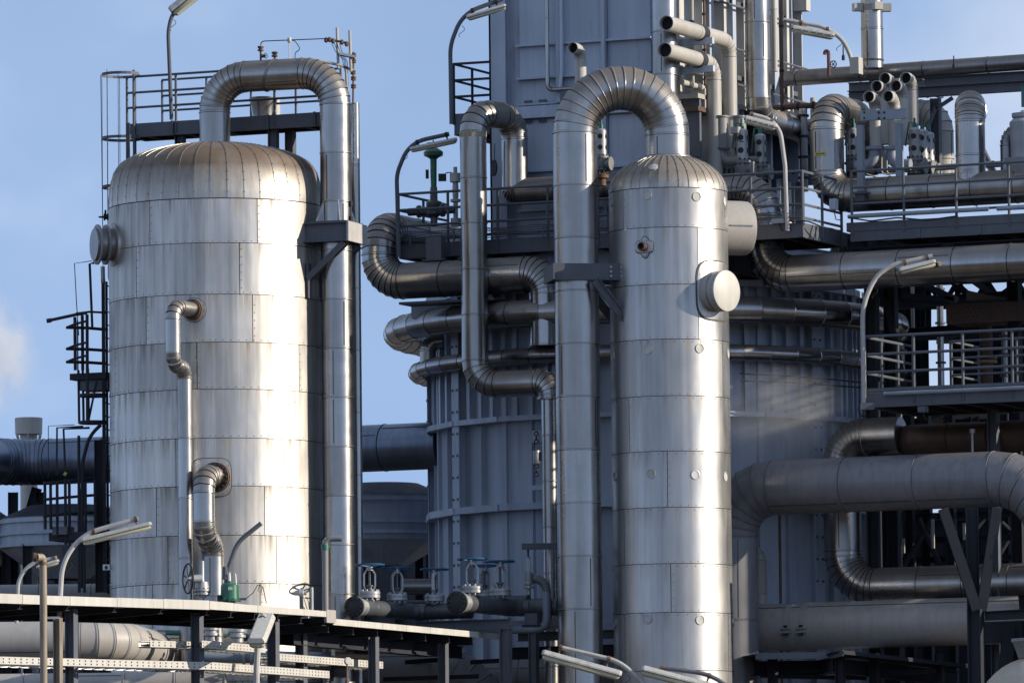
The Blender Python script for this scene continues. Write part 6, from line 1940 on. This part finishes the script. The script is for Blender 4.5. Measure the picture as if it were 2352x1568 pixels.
for k, (x_, y_, w_, h_, yd, mt, lb) in enumerate(((1760, 1547, 24, 20, 4.5, MVENT, 'pale box glimpsed under the dark canopy left of its first post'), (1876, 1545, 32, 26, 4.5, MPBEIGE(), 'cream box on legs glimpsed under the dark canopy'),
        (2110, 1532, 40, 10, 4, MVENT, 'short cream pipe piece glimpsed under the dark canopy at right'), (2118, 1556, 16, 24, 3, MRED(), 'red object glimpsed under the dark canopy at right'))):
    t = thing('glimpsed_box', lb, 'box', P(x_, y_, yd))
    MB().box(P(x_, y_, yd), MM(w_), .5, MM(h_), GX, GY).build('casing', mt, t, False)
    MB().box(P(x_, y_ - h_ * .5 - 1, yd), MM(w_ + 3), .56, .04, GX, GY).build('lid', MSTEEL(), t, False)
# dark equipment behind the loop pipe: posts, slings and braces in shade
eq = thing('shaded_pipe_frame', 'tangle of dark posts and braces in shade behind the huge grey pipe', 'frame', P(2100, 1300, 7))
for x_, yd in ((2000, 8), (2035, 7), (2060, 8.5), (2090, 7.5), (2130, 8), (2185, 7), (2310, 8)):
    c_ = P(x_, 1250, yd)
    MB().hbar(up(c_, 0), up(c_, zat(x_, 950, yd)), .22, .24, .02, up=GX).build('post', MSTEELD(), eq, False)
for (x0, y0, x1, y1) in ((2110, 1190, 2160, 1300), (2150, 1180, 2075, 1300), (2300, 1200, 2400, 1290), (2290, 1280, 2352, 1180), (2180, 1290, 2260, 1190), (2040, 1300, 2075, 1180)):
    MB().tube([P(x0, y0, 7.2), P(x1, y1, 7.2)], .07, 8).build('brace', MSTEELD(), eq)
for yy in (1190, 1245, 1290):
    MB().hbar(P(1985, yy, 9), P(2400, yy - 14, 6), .14, .16, .02).build('rail', MSTEELD(), eq, False)
tq = thing('bright_trim', 'sunlit pale upright strips glimpsed among the dark posts at the right', 'post', P(2100, 1290, 6.5))
for x_, y0, y1 in ((1990, 1178, 1300), (2046, 1255, 1300), (2075, 1235, 1270), (2143, 1190, 1260), (2215, 1200, 1240)):
    MB().box(P(x_, (y0 + y1) / 2, 6.4), .07, .05, MM(y1 - y0), GX, GY).build('strip', MVENT, tq, False)
# green control valve on the left of the platform
gvv = thing('green_control_valve', 'dark green diaphragm control valve standing on the furnace platform at the left', 'valve', P(997, 520, 4.6))
c_ = P(997, 520, 4.6)
H = lambda q: zat(997, q, 4.6) - c_.z
MB().lathe(c_, ZU, [(H(430), .075), (H(366), .085), (H(362), .14), (H(358), .24), (H(350), .25), (H(347), .22), (H(341), .12), (H(338), .04)], 24).build('actuator', MGREEN(), gvv)
MB().lathe(c_, ZU, [(0, .09), (H(500), .09), (H(492), .2), (H(484), .2), (H(482), .15), (H(472), .2), (H(464), .2), (H(460), .1), (H(430), .09)], 18).build('yoke', MPDARK(), gvv)
MB().torus(c_ + ZU * H(330), ZU, .16, .02, 20, 5).build('handwheel', MGREEN(), gvv)
MB().cyl(c_ + ZU * H(345), c_ + ZU * H(322), .02, n=6).build('stem', MGREEN(), gvv)
MB().lathe(c_ + ZU * H(484) - GX * .7, GX, [(0, .1), (.25, .1), (.26, .16), (.32, .16), (.33, .11), (.9, .12), (.91, .17), (.97, .17), (1.0, .1), (1.3, .1)], 16).build('body', MPDARK(), gvv)
MB().box(c_ + V((.22, 0, H(408))), .2, .16, .18).build('positioner', MBLACK(), gvv, False)
MB().box(c_ + V((-.16, 0, H(400))), .08, .1, .22).build('regulator', MBLACK(), gvv, False)
MB().tube(fillet([c_ + V((.3, 0, H(398))), c_ + V((.5, 0, H(395))), c_ + V((.55, 0, H(440)))], .1, 5), .014, 6).build('air_line', MSTEELD(), gvv)
fm = thing('flow_meter', 'grey upright meter on a pipe next to the green control valve', 'instrument', P(1047, 520, 4.4))
c_ = P(1047, 520, 4.4)
MB().lathe(c_, ZU, [(0, .13), (.2, .13), (.22, .06), (.6, .06), (.62, .13), (.68, .13), (.7, .07), (.95, .08), (1.1, .07), (1.12, .14), (1.34, .14), (1.36, .05), (1.5, .05)], 16).build('body', MVALVE(), fm)
sn = thing('oval_sign', 'small dark oval plate hanging left of the tower box below the balcony', 'sign', P(1136, 385, 4.0))
MB().lathe(P(1136, 386, 4.0), dirA(-70), [(0, .21), (.03, .21)], 20).build('plate', MSTEELD(), sn)
MB().tube([P(1136, 366, 4.0), P(1136, 330, 4.0)], .01, 5).build('wire', MBLACK(), sn)
# instruments on the arch of the wide vessel
zr = ztop + rp_
def on_arch(px_): 
    return PL(px_, 150, V((T0.x, T0.y, 0)), dA)
for k, (px_, hh) in enumerate(((599, 37), (631, 22))):
    p = up(on_arch(px_), zr - .02)
    t = thing('vent_valve', ('taller rusty vent valve with a small wheel on top of the big arched pipe', 'shorter rusty vent stub on top of the big arched pipe')[k], 'valve', p)
    h_ = MM(hh)
    MB().lathe(p, ZU, [(0, .025), (h_ - .16, .025), (h_ - .15, .075), (h_ - .11, .075), (h_ - .105, .05), (h_ - .08, .05), (h_ - .075, .075), (h_ - .03, .075), (h_ - .02, .03)], 12).build('stem', MRUST(), t)
    if k == 0:
        MB().lathe(p + ZU * .12, dirA(70), [(0, .05), (.1, .04), (.14, .015)], 8).build('valve_side', MRUST(), t)
        MB().torus(p + ZU * .12 + dirA(70) * .13, dirA(50), .06, .01, 16, 5).build('handwheel', MBLACK(), t)
        p2 = P(600, 100, 0); p3 = P(753, 89, -.6)
        MB().tube(fillet([p + ZU * h_, up(p, p2.z), up(p3, p3.z)], .1, 4), .014, 6).build('sampling_line', MSTEELD(), t)
sn = thing('temperature_sensor', 'pale sensor head on a thin rod above the big arched pipe', 'sensor', up(on_arch(665), zr))
p = up(on_arch(665), zr - .02)
MB().lathe(p, ZU, [(0, .014), (MM(38), .014), (MM(39), .035), (MM(42), .055), (MM(49), .05), (MM(51), .03)], 12).build('head', MLAMP(), sn)
q = p + ZU * MM(44)
MB().tube(fillet([q, q + V((.13, 0, 0)), q + V((.28, 0, -.22)), q + V((.14, 0, -.30)), q + V((.13, 0, -.62))], .1, 5), .012, 6).build('cable', MBLACK(), sn)
pg = thing('instrument_stand', 'pair of pale posts with valves and trays at the right end of the dome platform', 'stand', P(780, 170, -.3))
for x_, y0, y1 in ((774, 64, 158), (803, 70, 165), (795, 160, 225)):
    MB().cyl(P(x_ + 3, y1, -.2), P(x_, y0, -.2), .035, n=8).build('post', MPOLE(), pg)
MB().tube([P(735, 140, -.3), P(780, 150, -.2), P(812, 162, -.1)], .035, 8).build('rail', MPOLE(), pg)
MB().tube([P(752, 90, -.3), P(800, 100, -.3)], .03, 6).build('manifold', MBROWN(), pg)
for x_, y_ in ((749, 92), (757, 91), (765, 94), (785, 97), (796, 101)):
    MB().lathe(P(x_, y_, -.35) - ZU * .07, ZU, [(0, .02), (.03, .05), (.1, .05), (.13, .02)], 8).build('valve_body', MBROWN(), pg)
for x_, y_ in ((812, 128), (812, 142), (811, 168), (812, 182), (812, 200)):
    MB().lathe(P(x_, y_, -.1) - ZU * .04, ZU, [(0, .03), (.01, .07), (.04, .07), (.05, .05), (.07, .07), (.1, .07), (.11, .03)], 10).build('flange', MRUST(), pg)
MB().tube([P(812, 120, -.1), P(811, 238, -.1)], .028, 6).build('riser', MRUST(), pg)
MB().box(P(798, 128, -.2), .38, .3, .06, V((.98, 0, -.2)).normalized()).build('tray', MGALV(), pg, False)
for k in range(4):
    MB().tube([P(762 + k * 6, 100, -.3), P(770 + k * 5, 118, -.3), P(786 + k * 4, 135 + k * 3, -.2), P(800, 200, -.2)], .008, 5).build('line', MBLACK(), pg)
# unseen panel block added beyond the right edge, gaps shaped to shade the furnace
nb = thing('added_shade_block', 'unseen grey panel block added out of frame to the right to cast shade', 'building', V((24, 8, 0)))
for k in range(-3, 12):
    y0 = -1.5 + k * 1.5
    for j in range(8):
        z0 = j * 3.5
        if (k * 7 + j * 5) % 6 == 0 or (k < 0 and j > 2) or (k == 0 and j == 5): continue
        w_ = 1.15 if (k + j) % 3 == 0 or (k == 1 and 3 < j < 6) else 1.46
        MB().box(V((20 + (k % 2) * .1, y0 + .75, z0 + 1.7)), .2, w_, 3.36 if j < 7 else 2.0).build('wall_panel', MWALL(), nb, False)
for k in range(6):
    MB().hbar(V((20.6, 1.1 + k * 2.6, 0)), V((20.6, 1.1 + k * 2.6, 26)), .4, .4, .03, up=V((1, 0, 0))).build('post', MSTEEL(), nb, False)
for j in range(8):
    MB().box(V((23, 9.0, j * 3.5)), 5, 15, .2).build('floor', MSTEEL(), nb, False)
# ================================================================== smaller pipework crowding the upper right
# gallery along the sunlit side of the tower box
ga_ = thing('side_gallery', 'pipe gallery of pale beams and boxes along the sunlit side of the tower box', 'gallery', FG(AH + .8, 0, ZP + 2))
zg = zat(1640, 268, 5)
for z_, m_ in ((zg, MBROWN()), (zg + .32, MVENT)):
    MB().gbox(AH + .45, AH + 1.0, -BH + .5, BH - .2, z_ - .06, z_ + .06, F0).build('gallery_beam', m_, ga_, False)
for k in range(9):
    b_ = -BH + .7 + k * .95
    MB().gbox(AH + .5, AH + .95, b_, b_ + .12, zg - 1.2, zg + .3, F0).build('gallery_post', MWALL() if k % 2 else MSTEEL(), ga_, False)
    if k % 2 == 0:
        MB().gbox(AH + .6, AH + 1.0, b_ + .25, b_ + .62, zg + .06, zg + .55, F0).build('gallery_box', (MVENT, MPBEIGE(), MWALL())[k % 3], ga_, False)
for z_ in (zg + 1.0, zg + 1.9, zg + 3.0):
    MB().tube([FG(AH + .6, -BH + .4, z_), FG(AH + .6, BH, z_)], .03, 6).build('gallery_rail', MSTEEL(), ga_)
bl = thing('banded_pipe', 'short pale pipe with dark bands below the two white jutting vents', 'pipe', P(1600, 200, 2.6))
q0 = P(1566, 189, 2.4); d_ = GY
MB().tube([q0, q0 + d_ * 2.1], .075, 12).build('pipe', MVENT, bl)
for t_ in (.35, .9, 1.9):
    MB().lathe(q0 + d_ * t_, d_, [(0, .08), (.0, .095), (.22, .095), (.22, .08)], 14).build('band', MPDARK(), bl)
for k, (x_, y0, y1, yd, r, m_, lb) in enumerate((
        (1590, -80, 300, 4.2, .05, MVENT, 'thin pale conduit on the tower side left of the jutting vents'),
        (1618, -80, 250, 4.9, .035, MRUST(), 'thin rusty conduit on the tower side behind the jutting vents'),
        (1676, 110, 420, 6.4, .06, MPGREY(), 'grey riser behind the jutting vents on the tower side'),
        (1795, -80, 330, 8.5, .05, MRUST(), 'thin rusty riser beside the pale rear column of the tower'),
        (1846, 250, 440, 7.5, .11, MPIPEM(), 'dull riser left of the large hooked pipe'),
        (1868, 225, 420, 8.5, .07, MVENT, 'pale thin riser just left of the large hooked pipe'),
        (1950, 240, 470, 7.0, .09, MPIPEM(), 'dull riser behind the tall blue grey post'),
        (2114, 300, 470, 5.0, .12, MPGREY(), 'grey drop pipe under the right hand relief valves'),
        (2170, 255, 470, 7.5, .10, MVENT, 'pale riser right of the black bridge post'))):
    c_ = P(x_, (y0 + y1) / 2, yd)
    t = thing('service_riser', lb, 'pipe', up(c_, zat(x_, y1, yd)))
    MB().cyl(up(c_, zat(x_, y1, yd)), up(c_, zat(x_, y0, yd)), r, n=10).build('riser', m_, t)
    for q in (.15, .4, .65, .9):
        z_ = zat(x_, y1, yd) * (1 - q) + zat(x_, y0, yd) * q
        MB().lathe(up(c_, z_), ZU, [(0, r * 1.35), (.06, r * 1.35)], 12).build('coupling', MSTEELD(), t)
for k, (x0, x1, yy, yd, r, m_, lb) in enumerate((
        (1775, 1890, 248, 8.0, .075, MBROWN(), 'thin brown level pipe between tower and large hooked pipe'),
        (1690, 1880, 300, 8.8, .16, MPBEIGE(), 'tan level pipe in shade behind the lamp over the platform'),
        (1925, 2180, 232, 8.4, .05, MVENT, 'thin pale level pipe behind the vent cluster'),
        (1940, 2300, 400, 4.6, .05, MPGREY(), 'thin grey level pipe behind the pipe deck railing'),
        (1960, 2360, 392, 5.4, .035, MVENT, 'thin pale level line behind the pipe deck railing'),
        (1700, 1850, 402, 5.8, .045, MPGREY(), 'thin level pipe behind the platform railing right of the column'))):
    a = P(x0, yy, yd); b = PL(x1, yy, a, GX); b.z = a.z
    t = thing('service_line', lb, 'pipe', a)
    MB().tube([a, b], r, 10).build('line', m_, t)
    for q in (.2, .5, .8):
        MB().lathe(a.lerp(b, q), GX, [(0, r * 1.4), (.05, r * 1.4)], 12).build('coupling', MSTEELD(), t)
q = P(2100, 262, 8.0)
pipe('rear_elbow_pipe', 'beige elbow pipe behind the right hand relief valves', 'pipe', [q - GX * .5, up(P(2160, 262, 7.4), q.z), up(P(2160, 262, 7.4), zat(2160, 430, 7.4))], MM(30, 7), MPBEIGE(), R=[MM(52)], sec=.9, gore=5)
ch = thing('sloping_chute', 'cream sloping bar between the rounded pipe and the small dark elbow', 'chute', P(2268, 380, 5))
MB().bar(P(2252, 338, 5), P(2284, 402, 5), .3, .16).build('chute', MVENT, ch, False)
MB().bar(P(2252, 333, 4.9), P(2284, 397, 4.9), .34, .03).build('chute_lip', MSTEEL(), ch, False)
# brackets, boxes and trays hung on the decks
for k, (x_, y_, yd, w_, h_, m_, lb) in enumerate((
        (1790, 508, .3, 34, 12, mat('blue_grey_paint'), 'blue grey terminal box at the foot of the lamp pole on the platform'),
        (1915, 470, 1.2, 16, 26, MWALL(), 'pale switch box on the platform end near the hooked pipe'),
        (2240, 455, 1.0, 26, 14, MSTEEL(), 'grey box on the pipe deck below the rounded pipe'),
        (2120, 940, -1.2, 20, 14, MSTEEL(), 'grey splice box on the lower landing edge'),
        (1690, 300, 3.0, 20, 16, MPBEIGE(), 'beige box beside the left sleeve under the jutting vents'))):
    t = thing('terminal_box', lb, 'box', P(x_, y_, yd))
    MB().box(P(x_, y_, yd), MM(w_), .18, MM(h_), GX, GY).build('case', m_, t, False)
    MB().box(P(x_, y_, yd) - GY * .10, MM(w_) * .9, .02, MM(h_) * .86, GX, GY).build('lid', m_, t, False)
    MB().tube([P(x_, y_ + h_ * .4, yd - .05), P(x_ + 5, y_ + h_ + 8, yd - .05), P(x_ + 18, y_ + h_ + 10, yd)], .014, 5).build('cable', MBLACK(), t)
# slack cables drooping along the decks
for k, (pts, lb) in enumerate((
        (((1800, 500, .2), (1822, 512, .1), (1850, 505, -.1), (1885, 520, .2), (1930, 530, .6)), 'slack black cable along the platform end right of the column'),
        (((1950, 500, 1.2), (2000, 508, .9), (2060, 500, .6), (2130, 506, .3), (2200, 496, 0)), 'slack black cable along the pipe deck edge'),
        (((1700, 858, 2.0), (1800, 862, 2.2), (1900, 870, 2.4), (1980, 878, 2.4)), 'upper thin black line strung before the furnace wall at right'),
        (((1700, 874, 2.0), (1800, 877, 2.2), (1900, 884, 2.4), (1980, 890, 2.4)), 'lower thin black line strung before the furnace wall at right'))):
    t = thing('loose_cable', lb, 'cable', P(*pts[0]))
    MB().tube(fillet([P(*q) for q in pts], .6, 4), .022, 6).build('cable', MBLACK(), t)
# warning plate on the shaded hopper, blank at this distance
wp_ = thing('faded_plate', 'faded yellowish plate on the shaded hopper right of the wide vessel', 'plate', P(873, 1193, 11))
q, n_ = radial(P(880, 1193, 13), MM(151, 13), 873, 1193)
MB().box(q + n_ * .015, .26, .02, .08, V((-n_.y, n_.x, 0)), n_).build('plate', mat('faded_yellow', (.30, .29, .20), .6), wp_, False)
# ================================================================== plant in the distance that closes the gaps
def rear_block(label, x0, x1, ytop, yd, mate, cols, rows, bottom=0.0, skip=()):
    a = P(x0, ytop, yd); b = P(x1, ytop, yd); b.z = a.z
    t = thing('rear_building', label, 'building', V((a.x, a.y, 0)))
    w_ = (b.x - a.x) / cols; h_ = (a.z - bottom) / rows
    for i in range(cols):
        for j in range(rows):
            if (i, j) in skip: continue
            MB().box(V((a.x + w_ * (i + .5), yd, bottom + h_ * (j + .5))), w_ - .05, .25, h_ - .05).build('wall_panel', mate, t, False)
    for i in range(cols + 1):
        MB().hbar(V((a.x + w_ * i, yd - .25, bottom)), V((a.x + w_ * i, yd - .25, a.z)), .22, .22, .02, up=V((1, 0, 0))).build('post', MSTEELD(), t, False)
    for j in range(rows + 1):
        MB().bar(V((a.x, yd - .22, bottom + h_ * j)), V((b.x, yd - .22, bottom + h_ * j)), .12, .16).build('girt', MSTEELD(), t, False)
    MB().box(V(((a.x + b.x) / 2, yd + 2.5, a.z + .04)), b.x - a.x + .3, 5.4, .08).build('roof', MSTEELD(), t, False)
    return t
rear_block('dim grey hall closing the gap behind the hopper between vessel and furnace', 770, 1060, 1232, 21, MSTEEL(), 4, 5)
rear_block('dim grey hall low behind the ladder at the far left', -60, 330, 1236, 22, MSTEEL(), 6, 5)
rear_block('dark rear hall behind the pipes at the far right', 1960, 2460, 960, 17, MSTEELD(), 9, 6, skip=((3, 5), (6, 5)))
rear_block('dark upper rear bay above the far right hall', 2015, 2120, 660, 18, MSTEELD(), 2, 3, P(2015, 960, 18).z)
rear_block('dark upper rear bay beyond the studded box', 2188, 2460, 752, 18, MSTEELD(), 4, 2, P(2188, 960, 18).z)
rear_block('black panel standing in for deep shade right under the pipe deck', 1935, 2460, 546, 12, MSTEELD(), 8, 1, P(1935, 640, 12).z)  # dark sheet added in place of the shade under the deck
# lattice of beams over the rear hall
lt = thing('rear_lattice', 'dark lattice girders against the sky above the rear hall at the right', 'frame', P(2300, 700, 14))
for (x0, y0, x1, y1) in ((2020, 648, 2460, 628), (2020, 700, 2460, 690), (2020, 770, 2460, 762)):
    MB().hbar(P(x0, y0, 14), P(x1, y1, 14), .2, .3, .02).build('chord', MSTEELD(), lt, False)
x_ = 2030; k = 0
while x_ < 2440:
    MB().hbar(P(x_, 648 if k % 2 else 700, 14), P(x_ + 34, 700 if k % 2 else 646, 14), .14, .16, .02, up=V((0, 1, 0))).build('diagonal', MSTEELD(), lt, False)
    if k % 2: MB().hbar(P(x_, 648, 14.2), P(x_, 780, 14.2), .14, .16, .02, up=V((1, 0, 0))).build('upright', MSTEELD(), lt, False)
    x_ += 34; k += 1
# odd pale tubes and risers that catch the light among the dark steel
for k, (x_, y0, y1, yd, r, lb) in enumerate(((2098, 655, 960, 9, .05, 'thin pale riser left of the studded box'), (2160, 640, 900, 10, .09, 'pale riser pipe just left of the studded box'),
        (2068, 790, 960, 8, .12, 'pale riser behind the lower landing railing at left'), (2310, 760, 900, 6, .10, 'dull riser behind the landing railing near the right edge'))):
    c_ = P(x_, (y0 + y1) / 2, yd)
    t = thing('riser_pipe', lb, 'pipe', up(c_, zat(x_, y1, yd)))
    MB().cyl(up(c_, zat(x_, y1, yd)), up(c_, zat(x_, y0, yd)), r, n=10).build('riser', (MVENT, MPIPE(), MVENT, MPIPEM())[k], t)
    for q in (.25, .6, .9):
        z_ = zat(x_, y1, yd) * (1 - q) + zat(x_, y0, yd) * q
        MB().lathe(up(c_, z_), ZU, [(0, r * 1.5), (.05, r * 1.5)], 12).build('coupling', MSTEEL(), t)

# ================================================================== steam
def steam(name, label, c, sx, sy, sz, dens, seed, scale=1.0, lo=.45, hi=.75):
    """a billow of vapour filling a soft ellipsoid"""
    n, m_ = 24, 14
    mb = MB()
    rings = []
    for j in range(m_ + 1):
        t_ = math.pi * j / m_
        r_ = max(math.sin(t_), .002)
        rings.append([V((c.x + sx * r_ * math.cos(2 * math.pi * i / n), c.y + sy * r_ * math.sin(2 * math.pi * i / n), c.z - sz * math.cos(t_))) for i in range(n)])
    mb.loft(rings)
    M = bpy.data.materials.new(name + '_vapour')
    M.use_nodes = True
    t = M.node_tree; N, K = t.nodes, t.links
    for x in list(N):
        if x.type != 'OUTPUT_MATERIAL': N.remove(x)
    out = [x for x in N if x.type == 'OUTPUT_MATERIAL'][0]
    pv = N.new('ShaderNodeVolumePrincipled')
    pv.inputs['Color'].default_value = (.97, .97, .98, 1)
    pv.inputs['Anisotropy'].default_value = .2
    geo = N.new('ShaderNodeNewGeometry')
    sub = N.new('ShaderNodeVectorMath'); sub.operation = 'SUBTRACT'; sub.inputs[1].default_value = c
    K.new(geo.outputs['Position'], sub.inputs[0])
    dv = N.new('ShaderNodeVectorMath'); dv.operation = 'DIVIDE'; dv.inputs[1].default_value = (sx, sy, sz)
    K.new(sub.outputs[0], dv.inputs[0])
    ln = N.new('ShaderNodeVectorMath'); ln.operation = 'LENGTH'
    K.new(dv.outputs[0], ln.inputs[0])
    fall = N.new('ShaderNodeMapRange'); fall.interpolation_type = 'SMOOTHSTEP'
    fall.inputs[1].default_value, fall.inputs[2].default_value, fall.inputs[3].default_value, fall.inputs[4].default_value = .35, 1.0, 1.0, 0.0
    K.new(ln.outputs['Value'], fall.inputs[0])
    nz_ = N.new('ShaderNodeTexNoise'); nz_.noise_dimensions = '4D'; nz_.inputs['W'].default_value = seed
    nz_.inputs['Scale'].default_value = scale; nz_.inputs['Detail'].default_value = 4
    K.new(sub.outputs[0], nz_.inputs['Vector'])
    mr = N.new('ShaderNodeMapRange')
    mr.inputs[1].default_value, mr.inputs[2].default_value, mr.inputs[3].default_value, mr.inputs[4].default_value = lo, hi, 0, dens
    K.new(nz_.outputs['Fac'], mr.inputs[0])
    mu = N.new('ShaderNodeMath'); mu.operation = 'MULTIPLY'
    K.new(fall.outputs[0], mu.inputs[0]); K.new(mr.outputs[0], mu.inputs[1])
    K.new(mu.outputs[0], pv.inputs['Density'])
    K.new(pv.outputs['Volume'], out.inputs['Volume'])
    o = mb.build(name, M, None, False)
    return tag(o, label, 'steam', kind='stuff')
steam('steam_plume', 'soft white steam puff drifting at the left frame edge', P(-28, 812, 30), 1.75, 1.5, 2.1, 1.5, 3.0, 1.25, .42, .66)
steam('steam_wisp', 'thin grey steam wisp against the furnace wall right of the slim column', P(1800, 960, 1.4), 1.9, .6, 1.5, 1.5, 5.0, 1.1, .32, .75)
